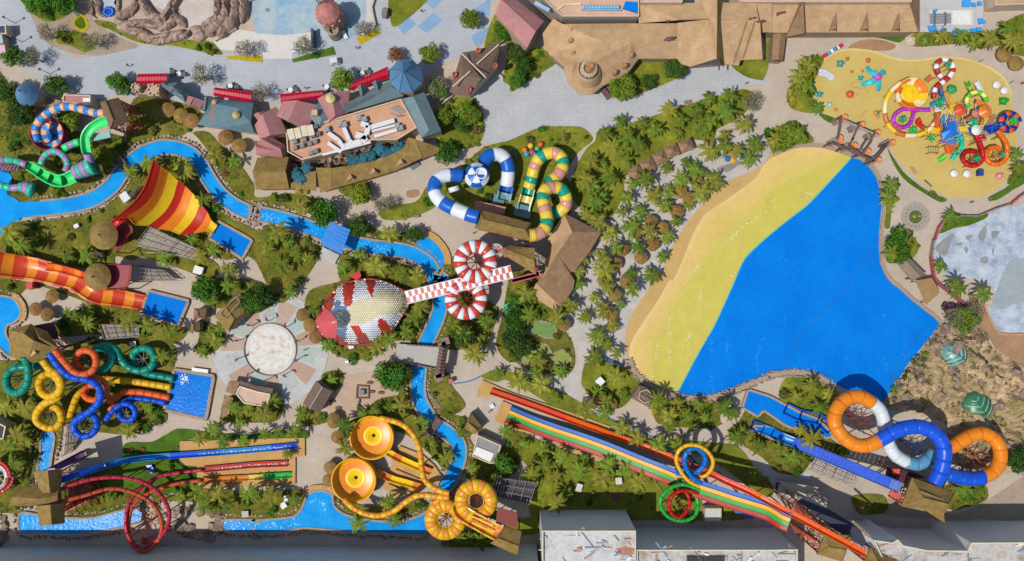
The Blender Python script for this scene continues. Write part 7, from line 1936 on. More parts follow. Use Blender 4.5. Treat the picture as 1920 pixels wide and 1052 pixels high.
for s in ("30 815 550 1.6 780 545 1.5 755 525 .9 745 500 .3", "30 800 600 1.6 770 615 1.5 730 625 .9 700 635 .2", "30 825 605 1.6 830 635 1.4 832 660 .8 828 680 .2", "30 850 555 1.6 860 540 1.4 872 545 .6 868 560 .2"):
 pts = resample(path3(s), .3); mb = MB(); mb.sweep(pts, frames(pts), circ(.72, 8, .5), 0, True, [1 - .35 * i / len(pts) for i in range(len(pts))]); pc.append(('arm', TQ, mb))
solid('octopus_fountain', 'turquoise splash octopus with a pink body on the sandy playground', 'splash toy', pc)
for x, y, rr, hx, l in ((605, 712, .85, '#d8583a', 'large coral ball fountain left of the striped bowl'), (745, 457, .55, '#d25a3c', 'coral ball fountain above the turquoise octopus'), (590, 445, .45, '#c8683c', 'rusty ball fountain near the upper left of the playground'), (625, 540, .35, '#b86a38', 'small brown ball fountain left of the octopus'), (503, 825, .4, '#d08a3a', 'small amber ball fountain near the lower left planting'), (800, 850, .5, '#e0922a', 'amber ball fountain left of the purple slide'), (815, 880, .45, '#dd9a34', 'lower amber ball fountain left of the purple slide'), (705, 535, .3, '#b87a3a', 'tiny brown ball fountain beside the octopus')):
 p = w(1440 + x / 4, y / 4); mb = MB(); mb.lathe((p.x, p.y, .06), [(rr * .5, 0), (rr, rr * .6), (rr * .9, rr * 1.1), (rr * .4, rr * 1.5), (0, rr * 1.6)], 16)
 m2 = MB(); m2.bar((p.x, p.y, rr * 1.6), (p.x, p.y, rr * 1.6 + .35), .06); solid('ball_fountain', l, 'splash toy', [('ball', plastic(hx), mb), ('nozzle', STEELM, m2)])
for x, y, l in ((1700, 642, 'upper white drum stool near the right edge of the playground'), (1758, 685, 'lower white drum stool near the right edge of the playground')):
 p = w(1440 + x / 4, y / 4); mb = MB(); mb.lathe((p.x, p.y, .06), [(.7, 0), (.85, .3), (.85, .8), (.7, .95), (0, 1.0)], 22); m2 = MB(); m2.lathe((p.x, p.y, .06), [(.9, .45), (.9, .6)], 22); solid('drum_stool', l, 'drum stool', [('cap', WHITE, mb), ('band', paint('#a88a74'), m2)])
for x, y, l in ((1383, 252, 'left white drum stool below the crimson ring slide'), (1478, 255, 'right white drum stool below the crimson ring slide')):
 p = w(1440 + x / 4, 263 + y / 4); mb = MB(); mb.lathe((p.x, p.y, .06), [(.7, 0), (.85, .3), (.85, .8), (.7, .95), (0, 1.0)], 22); m2 = MB(); m2.lathe((p.x, p.y, .06), [(.9, .45), (.9, .6)], 22); solid('drum_stool', l, 'drum stool', [('cap', WHITE, mb), ('band', paint('#a88a74'), m2)])
def blob(x, y, col, label, cat_, s=.8, row=0):
 p = w(1440 + x / 4, row * 263 + y / 4); pc = []
 mb = MB(); mb.lathe((p.x, p.y, .06), [(s * .7, 0), (s, .3), (s * .8, .8), (s * .3, 1.1), (0, 1.15)], 14); pc.append(('body', col, mb))
 mb = MB(); mb.lathe((p.x + s * .95, p.y + s * .2, .06), [(s * .3, .1), (s * .5, .5), (s * .3, .9), (0, 1.0)], 10); pc.append(('head', col, mb))
 for k in range(4):
  a = k * 1.57 + .8; mb = MB(); mb.bar((p.x + s * .6 * math.cos(a), p.y + s * .6 * math.sin(a), .3), (p.x + s * 1.25 * math.cos(a), p.y + s * 1.25 * math.sin(a), .1), .2, 6); pc.append(('foot', col, mb))
 return solid('animal_fountain', label, 'splash toy', pc)
blob(1755, 760, plastic('#1f9a3a'), 'green frog shaped splash toy at the right of the playground', 'splash toy', .9)
blob(1725, 270, plastic('#df8f9a'), 'pink splash toy at the lower right of the playground', 'splash toy', .75, 1)
blob(535, 480, plastic('#4f9a94'), 'grey teal splash toy near the top left of the playground', 'splash toy', .75)
blob(688, 588, plastic('#2aa8a0'), 'small turquoise splash toy left of the octopus', 'splash toy', .5)
blob(380, 710, plastic('#2fa0a0'), 'small teal splash toy beside the left planting bed', 'splash toy', .6)
blob(455, 790, plastic('#a8d0c0'), 'pale mint splash toy beside the lower left planting', 'splash toy', .6)
blob(818, 845, plastic('#2a8f94'), 'small dark teal splash toy beside the amber balls', 'splash toy', .35)
t = thing('twin_slide', 'small white double slide at the left of the playground', 'slide', w(*P("30 440 560")[0]))
for dy in (0, 26): slide(t, f"30 390 {530 + dy} 2.2 430 {538 + dy} 1.6 460 {560 + dy} .9 495 {585 + dy * .6:.0f} .4", .42, [WHT], 1.4, 'flume', 0, .3)
mb = MB(); mb.bar(w(*P("30 395 540")[0]), w(*P("30 395 540")[0], 2), .1); mb.build('post', STEELM, t)
for x, y, a, l in ((660, 665, -.2, 'upper'), (650, 725, .5, 'lower'), (632, 630, .5, 'topmost'), (725, 680, -.9, 'right hand'), (715, 850, .9, 'lowest')):
 p = w(1440 + x / 4, y / 4); u = Vector((math.cos(a), math.sin(a), 0)); pc = []
 for k in (-1, 1):
  mb = MB(); mb.bar(p + u * .6 * k, p + u * .6 * k + Vector((0, 0, .8)), .06); pc.append(('post', PC, mb))
 mb = MB(); mb.bar(p - u * .7 + Vector((0, 0, .8)), p + u * .7 + Vector((0, 0, .8)), .09); pc.append(('bar', PC, mb))
 solid('balance_bar', l + ' thin balance bar on the sand between the coral ball and the octopus', 'balance bar', pc)
for s, l, m_ in (("31 1060 205 1085 200 1112 250 1090 258", 'upper grey slatted bench at the lower left rim of the playground', '#a4936a'), ("31 1160 300 1175 300 1225 345 1215 356", 'lower grey slatted bench at the lower left rim of the playground', '#a4936a')):
 A, B, C, D = [w(*p) for p in P(s)]; pc = []
 for k in range(4):
  mb = MB(); a, b = A.lerp(B, (k + .5) / 4), D.lerp(C, (k + .5) / 4); mb.beam(a + Vector((0, 0, .45)), b + Vector((0, 0, .45)), .16, .06); pc.append(('slat', mat(m_, .8), mb))
 for p in (A.lerp(C, .15), A.lerp(C, .85)):
  mb = MB(); mb.box((p.x, p.y, .21), (.3, .3, .42), .7); pc.append(('leg', CONCRETE, mb))
 solid('bench', l, 'bench', pc)
p = w(*P("31 1255 70")[0], 2); mb = MB(); pc = []
for k in range(5): mb.bar((p.x - 1.2 + k * .55, p.y - .7, 1.5), (p.x - 1.2 + k * .55, p.y + .7, 1.5), .06)
pc.append(('deck', mat('#a8936a', .8), mb)); mb = MB()
for sx in (-1.2, 1): mb.bar((p.x + sx, p.y - .7, 0), (p.x + sx, p.y - .7, 1.6), .08); mb.bar((p.x + sx, p.y + .7, 0), (p.x + sx, p.y + .7, 1.6), .08)
mb.bar((p.x - 1.2, p.y - .7, 1.6), (p.x + 1, p.y - .7, 1.6), .08); mb.bar((p.x - 1.2, p.y + .7, 1.6), (p.x + 1, p.y + .7, 1.6), .08)
pc.append(('frame', mat('#8a7656', .8), mb)); solid('climbing_frame', 'brown climbing frame with a slatted deck beside the coral canopy', 'climbing frame', pc)
p = w(*P("31 1572 248")[0]); m1, m2 = MB(), MB(); m1.box((p.x, p.y, .7), (.9, 1.3, 1.3)); m2.box((p.x, p.y, 1.4), (1.1, 1.5, .12)); solid('control_cabinet', 'dark blue cabinet below the crimson ring slide', 'cabinet', [('body', plastic('#1f3a78'), m1), ('lid', plastic('#2a4a90'), m2)])
for i, (x, y, hx) in enumerate(((415, 425, '#c8303c'), (440, 410, '#4aa0d0'), (462, 395, '#e8e4e0'), (485, 380, '#3f8fc8'), (508, 370, '#d8d4d0'), (530, 355, '#b8324a'))):
 p = w(1440 + x / 4, y / 4); m1, m2 = MB(), MB(); m1.lathe((p.x, p.y, 0), [(.3, 0), (.3, 1.0), (0, 1.0)], 8); m2.box((p.x, p.y, 1.2), (.95, .85, .35), .5)
 solid('entrance_letter', ('red', 'first blue', 'white', 'second blue', 'second white', 'topmost red')[i] + ' painted block of the short block row at the playground entrance', 'sign block', [('post', STEELM, m1), ('block', plastic(hx), m2)], 'blocks at the playground entrance')
p = w(*P("30 1055 315")[0]); m1, m2 = MB(), MB(); m1.box((p.x, p.y, .6), (2.1, 1.7, .12)); pc = [('board', mat('#c9d6c0', .7, .3, 2.5, hex2='#c87a6a'), m1)]
for k in (-1, 1): m2.bar((p.x + .8 * k, p.y, 0), (p.x + .8 * k, p.y, .6), .08)
pc.append(('leg', STEELM, m2)); solid('map_board', 'tilted colourful map board by the path above the playground', 'board', pc)
p = w(*P("30 910 255")[0]); pc = []
for k in range(4):
 mb = MB(); mb.beam((p.x - 2 , p.y - .5 + k * .25, .5), (p.x + 2, p.y - .2 + k * .25, .5), .16, .1); pc.append(('slat', paint('#d6e2e8') if k % 2 else paint('#7fb4d8'), mb))
mb = MB(); mb.box((p.x, p.y, .22), (3, .5, .4), .07); pc.append(('base', STEELM, mb)); solid('surfboard_rack', 'low rack of pale blue and white boards against the thatched gallery', 'rack', pc)
t = thing('pergola', 'dark timber pergola with stone pillars and orange bowls between pool and playground', 'pergola', w(1620, 262))
tops = [((505, 940), (550, 870)), ((600, 985), (690, 920)), ((690, 1010), (800, 985))]
pil = P("30 520 905 640 960 760 1020 | 31 485 15 575 55 680 95 770 155 880 30 | 30 560 880 700 930 820 995")
for i, (x, y) in enumerate(pil[:8]):
 p = w(x, y, 1.5); mb = MB(); mb.box((p.x, p.y, 1.2), (1.5, 1.4, 2.4), .5); mb.box((p.x + .3, p.y - .3, 2.6), (.8, .8, .5), .5); mb.build('stone_pillar', mat('#8f8078', .9, .25, 1.5), t)
for s in ("30 545 880 5 520 1045 5", "30 685 925 5 630 1052 5", "30 800 990 5 770 1052 5", "31 640 -20 5 610 40 5", "31 740 -5 5 690 70 5", "31 780 0 5 715 95 5", "31 880 40 5 780 160 5", "31 905 20 5 800 150 5", "30 560 900 5 830 1020 5", "31 480 20 5 800 160 5", "31 600 40 4.6 760 150 4.6"):
 q = W3(s); mb = MB(); mb.beam(q[0], q[1], .35, .4); mb.build('beam', mat('#6a4c44', .8, .2) if not s.startswith('30 560') else mat('#a8927e', .8), t)
for q in W3("30 545 880 5 685 925 5 800 990 5 | 31 480 20 5 575 55 5 700 100 5 790 155 5 905 20 5"):
 mb = MB(); mb.bar((q.x, q.y, 0), (q.x, q.y, 5), .2); mb.build('post', DARKWOOD, t)
for q in W3("30 575 880 2 705 935 2 825 995 2 540 1035 2 | 31 540 5 2 650 40 2 750 85 2 830 150 2 935 20 2"):
 mb = MB(); mb.lathe((q.x, q.y, 0), [(.3, 0), (.35, 1.6), (.75, 2.1), (.6, 2.2), (0, 2.0)], 12); mb.build('flame_bowl', plastic('#e08a52'), t)
block([tuple(w(*p).xy) for p in P("30 480 860 830 960 | 31 960 0 800 180 440 20")])
# -- north-west canyon, water tower, domes
RIDGE = mat('#c0a896', .95, .25, .8, 1.0, 2.0, hex2='#8c7464', spec=.05)
i = 0
for s, h, wd, lab in (("00 690 0 705 60 700 120 730 140", 1.6, .5, 'thin low brown rock ridge at the left of the canyon ride'), ("00 740 -20 750 60 760 110 800 130", 2.2, .8, 'short brown rock ridge beside the small blue pool'), ("00 900 -20 890 60 890 110", 1.8, .7, 'straight brown rock ridge right of the small blue pool'), ("00 1060 -20 1100 60 1150 120 1220 150 1270 110 1320 20 1330 -40", 4, 1.4, 'tall curved brown rock ridge in the middle of the canyon ride'),
    ("00 1010 -20 1010 60 930 130 900 160 960 190 1080 180 1200 200 1290 180 1330 100", 3, 1.3, 'winding brown rock ridge round the lower canyon basin'), ("00 890 160 960 220 1080 260 1150 300 1280 280 1400 260 1420 230", 3, 1.7, 'broad outer brown rock ridge along the grass of the canyon ride'), ("00 1340 120 1370 170 1400 210", 3, 1.3, 'short dark rock ridge at the mouth of the canyon'), ("00 1640 -30 1640 80 1630 150 1560 200 1540 250", 3.5, 1.4, 'inner brown rock ridge at the right of the canyon ride'),
    ("00 1700 -30 1710 90 1680 180 1600 240 1560 270", 4.5, 1.6, 'middle brown rock ridge at the right of the canyon ride'), ("00 1780 -40 1790 80 1760 170 1700 230 1640 290", 4.5, 1.7, 'outer brown rock ridge at the right of the canyon ride'), ("00 1840 -40 1840 80 1820 180", 4, 1.4, 'outermost dark rock ridge against the drained blue pool'), ("00 1430 215 1500 230 1520 270 1450 285", 2.2, 1.6, 'rounded boulder ridge at the bottom of the canyon')):
 pts = resample(cat([w(*p) for p in P(s)], 6), .5); fr = frames(pts); mb = MB()
 n = 9; vs = []
 for k, (p, f) in enumerate(zip(pts, fr)):
  e = min(1, .35 + min(k, len(pts) - 1 - k) * .25)
  for j in range(n):
   a = math.pi * j / (n - 1)
   q = p + f[0] * (math.cos(a) * wd * .72 * e)
   nz = noise.noise(Vector((q.x * .7 + i, q.y * .7, j * .6))) * .45 + noise.noise(Vector((q.x * 1.9, q.y * 1.9, j))) * .25
   vs.append((q.x + f[0].x * nz, q.y + f[0].y * nz, max(0, math.sin(a) * h * .6 * e * (1 + nz * .7) + (nz * .4 if 0 < j < n - 1 else 0))))
 mb.add(vs, [(k * n + j, k * n + j + 1, (k + 1) * n + j + 1, (k + 1) * n + j) for k in range(len(pts) - 1) for j in range(n - 1)])
 o = mb.solo('rock_ridge', RIDGE, lab, 'rock ridge'); LINES.append(([tuple(p.xy) for p in pts], wd)); i += 7
region('canyon_floor', "00 770 -60 890 -60 880 110 770 120", 0.03, mat('#a5adb6', .6), 1)
region('canyon_floor', "00 900 -60 1640 -60 1630 160 1560 220 1420 230 1260 290 1100 270 950 190 905 110", 0.03, mat('#b9a899', .8, .12, .4, hex2='#a89282'), 2)
region('canyon_floor', "00 1340 -60 1610 -60 1600 170 1500 230 1410 200 1360 90", 0.04, mat('#c4bdb4', .6, .12, .3, hex2='#b5a597'), 2)
region('canyon_floor', "00 1080 -20 1280 -20 1250 80 1170 50", 0.045, mat('#c0bcb4', .6), 1)
for s, lab in (("00 820 90", 'round blue inflatable raft in the small pool at the top left'),):
 p = w(*P(s)[0]); m1 = MB(); m2 = MB()
 for k in range(10):
  a = k * .628; m1.lathe((p.x + 1.0 * math.cos(a), p.y + .85 * math.sin(a), .35), [(0, -.3), (.35, -.15), (.42, 0), (.3, .22), (0, .3)], 8)
 m2.lathe((p.x, p.y, .1), [(1.0, .1), (0, .15)], 12); solid('raft', lab, 'raft', [('tube', plastic('#1a66d0'), m1), ('floor', plastic('#1450a8'), m2)])
t = thing('stone_tower', 'round stone tower with a pinkish cap standing in the drained pool', 'tower', w(*P("10 600 150")[0]))
c = w(*P("10 590 165")[0], 0); c.z = 0
m1 = MB(); m1.lathe(c, [(2.9, 0), (2.6, 2), (2.3, 5.2), (2.35, 5.6)], 18); m1.build('shaft', STONE, t)
m1 = MB(); m1.lathe(c, [(2.4, 5.4), (2.9, 5.7), (2.7, 7.0), (1.6, 8.2), (.3, 8.9), (0, 9)], 14); m1.build('cap', mat('#b5736a', .8, .25, 1.0, .4, 4), t)
m1 = MB()
for k in range(10): a = k * .628; m1.box((c.x + 2.75 * math.cos(a), c.y + 2.75 * math.sin(a), 5.8), (.6, .45, .7), a)
m1.build('battlements', mat('#c4a890', .85), t)
for k in range(5):
 m1 = MB(); m1.bar(c + Vector((-1.5 + k * .4, 1.2, 8)), c + Vector((-2.2 + k * .7, 2.2, 9)), .12, 5); m1.build('beam', mat('#5a3440', .8), t)
m1 = MB(); q = c + Vector((.3, -2.8, 0)); m1.lathe(q, [(1.6, 0), (1.3, 3), (1.3, 3.3), (.8, 3.3), (.75, 2.4), (0, 2.4)], 16); m1.build('turret', STONE, t)
m1 = MB(); a, b = w(*P("10 650 230")[0], .9), w(*P("10 680 290")[0], .3); m1.beam(a, b, .8, .2); m1.build('gangway', WHITE, t); block([(c.x + 3 * math.cos(k), c.y + 3 * math.sin(k)) for k in range(7)])
p = w(*P("10 87 77")[0]); m1 = MB(); m1.lathe((p.x, p.y, .03), [(.3, 0), (.4, .15), (.28, .18), (.25, .05)], 16); m1.solo('drain_ring', mat('#4f5a60', .6), 'small dark drain ring on the floor of the drained blue pool', 'drain')
m1 = MB(); m1.box((w(*P("10 440 300")[0]).x, w(*P("10 440 300")[0]).y, 1.2), (.5, 3.8, 2.4), .06); m1.solo('low_wall', mat('#3c5474', .7), 'short dark standing wall at the end of the white pool deck', 'wall')
for s, lab in (("00 1860 20 1900 0 | 10 40 -20", 'white kerb wall along the canyon pool'), ("00 1620 310 1780 220", 'pale slanting kerb wall beside the outer rock ridge'), ("10 890 0 870 60 885 140 900 200", 'curved pale parapet of the pool at the top')):
 pts = resample([w(*p) for p in P(s)], .6); m1 = MB(); m1.sweep(pts, frames(pts), [(-.2, 0), (.2, 0), (.2, .9), (-.2, .9)]); m1.solo('kerb_wall', mat('#bfae9e', .85), lab, 'wall')
for x, y, r, hx, lab, ang in ((1410, 560, 24, '#6f9c98', 'pale translucent ribbed shell dome on the rocks by the wave pool', 2.6), (1585, 960, 28, '#3c8058', 'green leaf shaped ribbed dome on the rocks beside the giant tube slide', 2.1)):
 p = w(1440 + x / 4, 526 + y / 4, 2); rr = r * PX
 t = thing('leaf_dome', lab, 'dome', (p.x, p.y, 0)); mb = MB(); vs = []
 na, nr = 28, 7
 for k in range(nr + 1):
  f = k / nr
  for j in range(na):
   a = 2 * math.pi * j / na
   e = 1 + .12 * math.cos(a - ang)
   vs.append((p.x + rr * e * math.sin(f * 1.57) * math.cos(a), p.y + rr * e * math.sin(f * 1.57) * math.sin(a), .6 + 2.8 * math.cos(f * 1.57)))
 mb.add(vs, [(k * na + j, (k + 1) * na + j, (k + 1) * na + (j + 1) % na, k * na + (j + 1) % na) for k in range(nr) for j in range(na)])
 mb.build('shell', mat(hx, .35, .12, .8), t, True)
 u, v = Vector((math.cos(ang), math.sin(ang), 0)), Vector((-math.sin(ang), math.cos(ang), 0))
 def dome_z(q):
  d = min(1, Vector((q.x - p.x, q.y - p.y)).length / (rr * 1.04)); return .68 + 2.8 * math.sqrt(max(0, 1 - d * d))
 for k in range(-5, 5):
  for sg in (-1, 1):
   mb = MB(); prev = None
   for j in range(9):
    q = p + u * (k * rr * .2 + j * rr * .07) + v * (sg * j * rr * .12)
    if (q - p).xy.length > rr * .98: break
    q = Vector((q.x, q.y, dome_z(q)))
    if prev: mb.bar(prev, q, .08, 4)
    prev = q
   if mb.f: mb.build('rib', paint('#a9cdb8') if k % 2 else mat('#2c5a50', .4), t)
 mb = MB(); qs = []
 for j in range(11):
  q = p + u * ((j - 5) * rr * .19); qs.append(Vector((q.x, q.y, dome_z(q) + .05)))
 for a, b in zip(qs, qs[1:]): mb.bar(a, b, .11, 5)
 mb.build('spine', mat('#2f6a52', .4), t); block([(p.x + rr * math.cos(k), p.y + rr * math.sin(k)) for k in range(7)])
# -- round plaza posts, signs, small fittings
for i in range(10):
 a = 2 * math.pi * i / 10 + .28
 p = RC + Vector((6.6 * math.cos(a), 6.6 * math.sin(a), 0)); pc = []
 mb = MB(); mb.bar((p.x, p.y, 0), (p.x, p.y, 3.2), .09); pc.append(('pole', mat('#3f3a3a', .5), mb))
 mb = MB(); u = Vector((math.cos(a + .5), math.sin(a + .5), 0)); v = Vector((-u.y, u.x, 0)); q = Vector((p.x, p.y, 3.2))
 pts = [q - u * .3, q + v * .28 + u * .3 + Vector((0, 0, .1)), q + u * 1.1, q - v * .28 + u * .3 + Vector((0, 0, .1))]
 mb.add(pts + [z - Vector((0, 0, .08)) for z in pts], [(0, 3, 2, 1), (4, 5, 6, 7), (0, 1, 5, 4), (1, 2, 6, 5), (2, 3, 7, 6), (3, 0, 4, 7)]); pc.append(('pennant', mat('#4d3434', .6), mb))
 dirn = ('right side', 'upper right', 'top right', 'top left', 'upper left', 'left side', 'lower left', 'bottom left', 'bottom right', 'lower right')[i]
 solid('flag_post', f'dark feather flag post on the {dirn} of the round plaza rim', 'flag post', pc, 'flag posts round the plaza')
def box_thing(name, s, size, hx, label, cat_, rz=.3, lid=None, parts2=True):
 p = w(*P(s)[0]); m1, m2 = MB(), MB(); m1.box((p.x, p.y, size[2] / 2), size, rz); m2.box((p.x, p.y, size[2] + .06), (size[0] * 1.08, size[1] * 1.08, .12), rz)
 return solid(name, label, cat_, [('body', paint(hx), m1), ('lid', paint(lid or hx), m2)])
box_thing('utility_box', "22 655 750", (1.5, 1.5, 1.6), '#cfcfcf', 'white square utility box on the lawn below the beach palms', 'utility box', .75, '#e2e2e0')
box_thing('utility_box', "01 1505 975", (1.9, 1.6, 1.4), '#d5d2cc', 'white utility box on the grass right of the slatted ramp', 'utility box', -.3)
box_thing('utility_box', "01 960 430", (1.7, 1.9, 1.5), '#cfd2d2', 'white utility box beside the lazy river above the wave wall', 'utility box', .6)
box_thing('utility_box', "01 590 645", (1.0, .8, 1.0), '#d8d6d0', 'small white box in the shrubs left of the round thatch', 'utility box', .4)
box_thing('utility_box', "02 1015 475", (1.3, 1.2, 1.2), '#3a3f44', 'dark vent box with a pale rim above the teal spiral loop', 'utility box', .1, '#c9c4ba')
box_thing('utility_box', "03 1850 690", (1.4, 1.3, 1.0), '#3c4044', 'dark vent box with a pale rim beside the lower river', 'utility box', .05, '#8e8c86')
box_thing('utility_box', "23 500 490", (1.2, 1.6, 1.3), '#c6c3bc', 'pale utility box on the lawn left of the red hatch', 'utility box', -.3)
box_thing('utility_box', "23 795 440", (1.3, 1.4, 1.3), '#c9c9c2', 'pale utility box on the lawn above the red hatch', 'utility box', .1)
box_thing('utility_box', "13 235 575", (.8, 1.3, 1.1), '#d4d2cd', 'upright white box in the planting left of the river bay', 'utility box', .05)
box_thing('utility_box', "13 215 625", (1.2, 1.2, 1.0), '#d2d0ca', 'tilted white box just below the upright one left of the river bay', 'utility box', .6)
box_thing('utility_box', "33 85 495", (1.6, 1.8, 1.6), '#3a4048', 'dark cabinet with a pale rim beside the gangway platform', 'cabinet', -.2, '#b8b2a6')
box_thing('signboard', "12 690 605", (.7, .5, 1.3), '#d8dadc', 'small white signboard on the path by the bridge', 'signboard', .2)
box_thing('notice_panel', "02 1510 670", (3.4, .7, .7), '#d6d4d2', 'long white bench like panel along the spiral slide pool', 'panel', -.14)
box_thing('inflatable_ring', "12 1770 940", (.9, .9, .4), '#cfd8e2', 'small pale float lying on the path by the landing deck', 'float', .5)
box_thing('bench', "20 1315 768", (1.4, .7, .5), '#8f6458', 'brown bench on the white path above the palm lawn', 'bench', .15)
box_thing('bench', "11 1205 572", (1.3, .5, .5), '#6e6a68', 'grey bench on the paving left of the blue and white tube', 'bench', 0.05)
box_thing('bench', "11 1195 195", (2.0, .8, .5), '#5c6078', 'dark slanting bench in front of the curved thatched arcade', 'bench', .6)
box_thing('red_hatch', "23 770 560", (1.5, 1.5, .4), '#7a2a30', 'dark red hatch on the grass above the tall grey block', 'hatch', .4)
box_thing('red_kiosk', "12 1465 748", (.9, .9, 1.6), '#b0483c', 'small red hydrant cabinet near the bridge gate', 'cabinet', .3)
box_thing('red_hut', "12 940 470", (1.6, 1.0, 1.0), '#8f2a2a', 'dark red box beside the snake hood and the bridge path', 'box', .3)
box_thing('green_kiosk', "12 1895 210", (1.8, 2.2, 1.6), '#28b078', 'bright green kiosk box left of the thatched lodge', 'kiosk', .3)
for i, (x, y) in enumerate(((690, 580), (745, 605), (800, 628))):
 p = w(960 + x / 4, 526 + y / 4); pc = []
 m1 = MB(); m1.beam((p.x - .9, p.y + .3, .35), (p.x + .9, p.y - .3, .35), .75, .1); pc.append(('bed', plastic('#3a6488'), m1))
 m1 = MB(); m1.beam((p.x - .9, p.y + .3, .4), (p.x - 1.3, p.y + .45, .85), .75, .1); pc.append(('backrest', plastic('#3a6488'), m1))
 m1 = MB(); m1.box((p.x, p.y, .15), (1.4, .5, .3), -.3); pc.append(('base', STEELM, m1))
 solid('sun_lounger', ('left', 'middle', 'right')[i] + ' blue sun lounger in the row of three at the bottom of the beach', 'sun lounger', pc, 'three loungers below the beach')
for i, (x, y, hx) in enumerate(((1635, 95, '#e0902a'), (1655, 150, '#e8a83a'), (1615, 140, '#2a78a8'), (1680, 105, '#2f8fb0'), (1730, 120, '#2a7a9a'))):
 p = w(960 + x / 4, 263 + y / 4); m1 = MB(); m1.lathe((p.x, p.y, 0), [(.7, .2), (.75, .4), (.5, .7), (.3, .75), (.28, .5), (0, .5)], 16); m2 = MB(); m2.lathe((p.x, p.y, 0), [(.3, 0), (.3, .4)], 10)
 solid('play_tub', ('topmost orange', 'lower orange', 'leftmost blue', 'middle blue', 'rightmost blue')[i] + ' tub in the cluster at the top end of the beach', 'play tub', [('rim', plastic(hx), m1), ('foot', plastic(hx), m2)])
for i, (x, y, hx) in enumerate(((95, 70, '#e0702a'), (140, 40, '#e8b83a'), (150, 85, '#c8404a'), (110, 100, '#2aa0b8'), (190, 60, '#3fae5a'), (215, 30, '#d8603a'), (170, 105, '#3a7ac8'))):
 p = w(960 + x / 4, 263 + y / 4, 1); m1 = MB(); m1.lathe((p.x, p.y, 0), [(.5, .4), (.7, .8), (.5, 1.3), (0, 1.5)], 12); m2 = MB(); m2.bar((p.x, p.y, 0), (p.x, p.y, .6), .15)
 solid('flower_sculpture', ('orange', 'yellow', 'crimson', 'turquoise', 'green', 'coral', 'blue')[i] + ' bulb sculpture in the garden above the banded pretzel tube', 'sculpture', [('bulb', plastic(hx), m1), ('stem', paint('#6a8a3a'), m2)])
for s, lab, m_ in (("21 1530 210 1700 150 1740 160 1620 240", 'weathered grey timber boardwalk mat at the top end of the beach', '#a0948c'),):
 mb = MB(); A, B, C, D = [w(*p, .05) for p in P(s)]
 t = thing('boardwalk', lab, 'boardwalk', A)
 for k in range(14):
  m1 = MB(); m1.beam(A.lerp(B, k / 14), D.lerp(C, k / 14), .3, .12); m1.build('plank', mat(m_, .85, .2), t)
for s, lab, hx in (("31 1240 740 1270 650 1300 610", 'faded red fence panel at the upper left of the drained lake', '#b5525c'), ("31 1800 485 1860 430 2000 330", 'long faded red fence at the top right of the drained lake', '#b5525c'), ("31 1210 880 1220 960 1230 1030 | 32 1260 20 1400 130 1480 200", 'faded red fence curving down the left side of the drained lake', '#a8484f'), ("31 1230 750 1210 880", 'grey fence panel on the left of the drained lake', '#8a8578'), ("31 1310 610 1380 570 1560 570 1700 510 1800 480", 'grey brown fence along the top of the drained lake', '#85766a')):
 q = [w(*p) for p in P(s)]; mb = MB(); t = thing('fence', lab, 'fence', q[0]); pts = resample(q, 1.6)
 for a, b in zip(pts, pts[1:]):
  m1 = MB(); m1.beam(a + Vector((0, 0, .7)), b + Vector((0, 0, .7)), .35, 1.2); m1.build('panel', mat(hx, .8, .15), t)
  m1 = MB(); m1.box((a.x, a.y, .75), (.3, .3, 1.5)); m1.build('post', mat('#7a6458', .8), t)
 LINES.append(([tuple(p.xy) for p in pts], .5))
mb = MB(); pts = resample(cat([w(*p) for p in P("32 1600 150 1640 250 1700 370 1760 402 1960 402")], 4), .9)
mb.sweep(pts, frames(pts), [(-.25, 0), (.25, 0), (.25, .45), (-.25, .45)]); mb.solo('kerb_wall', mat('#b58a66', .85, .2), 'low brown kerb wall round the bottom of the drained lake', 'wall')
mb = MB(); pts = resample(cat([w(*p) for p in P("12 1480 775 1600 755 1680 720 1780 680 1880 680 | 22 0 710 60 730 160 770 290 800 380 850 470 910 560 960 640 1000 780 1052 | 23 820 10 900 50 1000 100 1150 140")], 5), .8)
mb.sweep(pts, frames(pts), circ(.16, 6));
for p in pts: pass
mb.solo('hose', plastic('#3f7fb8'), 'long blue hose lying along the pale path edge below the bridge', 'hose')
for i, (x, y, a) in enumerate(((895, 718, .5), (855, 765, .6), (870, 832, .6), (940, 840, .6), (575, 905, .7), (620, 955, .6))):
 p = w(480 + x / 4, 526 + y / 4); m1 = MB(); m1.lathe((p.x, p.y, 0), [(.35, 0), (.4, .2), (.25, .35), (0, .38)], 10, 0, 2.0); o = m1.solo('stepping_stone', mat('#6e5240', .8), ('topmost', 'second', 'third', 'right hand', 'leftmost', 'lowest')[i] + ' dark stepping stone in the sandy play area', 'stone');
t = thing('digger_toy', 'dark sand digger frame standing in the sandy play area', 'digger', w(*P("12 800 835")[0])); p = w(*P("12 800 835")[0])
mb = MB(); ring_wall(mb, ccw([(p.x - 1.5, p.y - 1.5), (p.x + 1.5, p.y - 1.5), (p.x + 1.5, p.y + 1.4), (p.x - 1.3, p.y + 1.6)]), 0, .5, .3); mb.build('frame', mat('#7d6050', .8), t)
mb = MB(); mb.box((p.x, p.y, .5), (1.1, 1.2, .9)); mb.build('body', mat('#6a6e74', .6), t)
mb = MB(); mb.beam((p.x - .6, p.y - 1.5, .4), (p.x - 1.1, p.y - 4.2, .4), .3, .4); mb.beam((p.x - 1.1, p.y - 2.8, .4), (p.x + .9, p.y - 4.5, .4), .3, .4); mb.build('arm', mat('#6a4a38', .8), t)
t = thing('flower_clock', 'round green bed with rusty figures and a ring of grey stones', 'flower bed', MC)
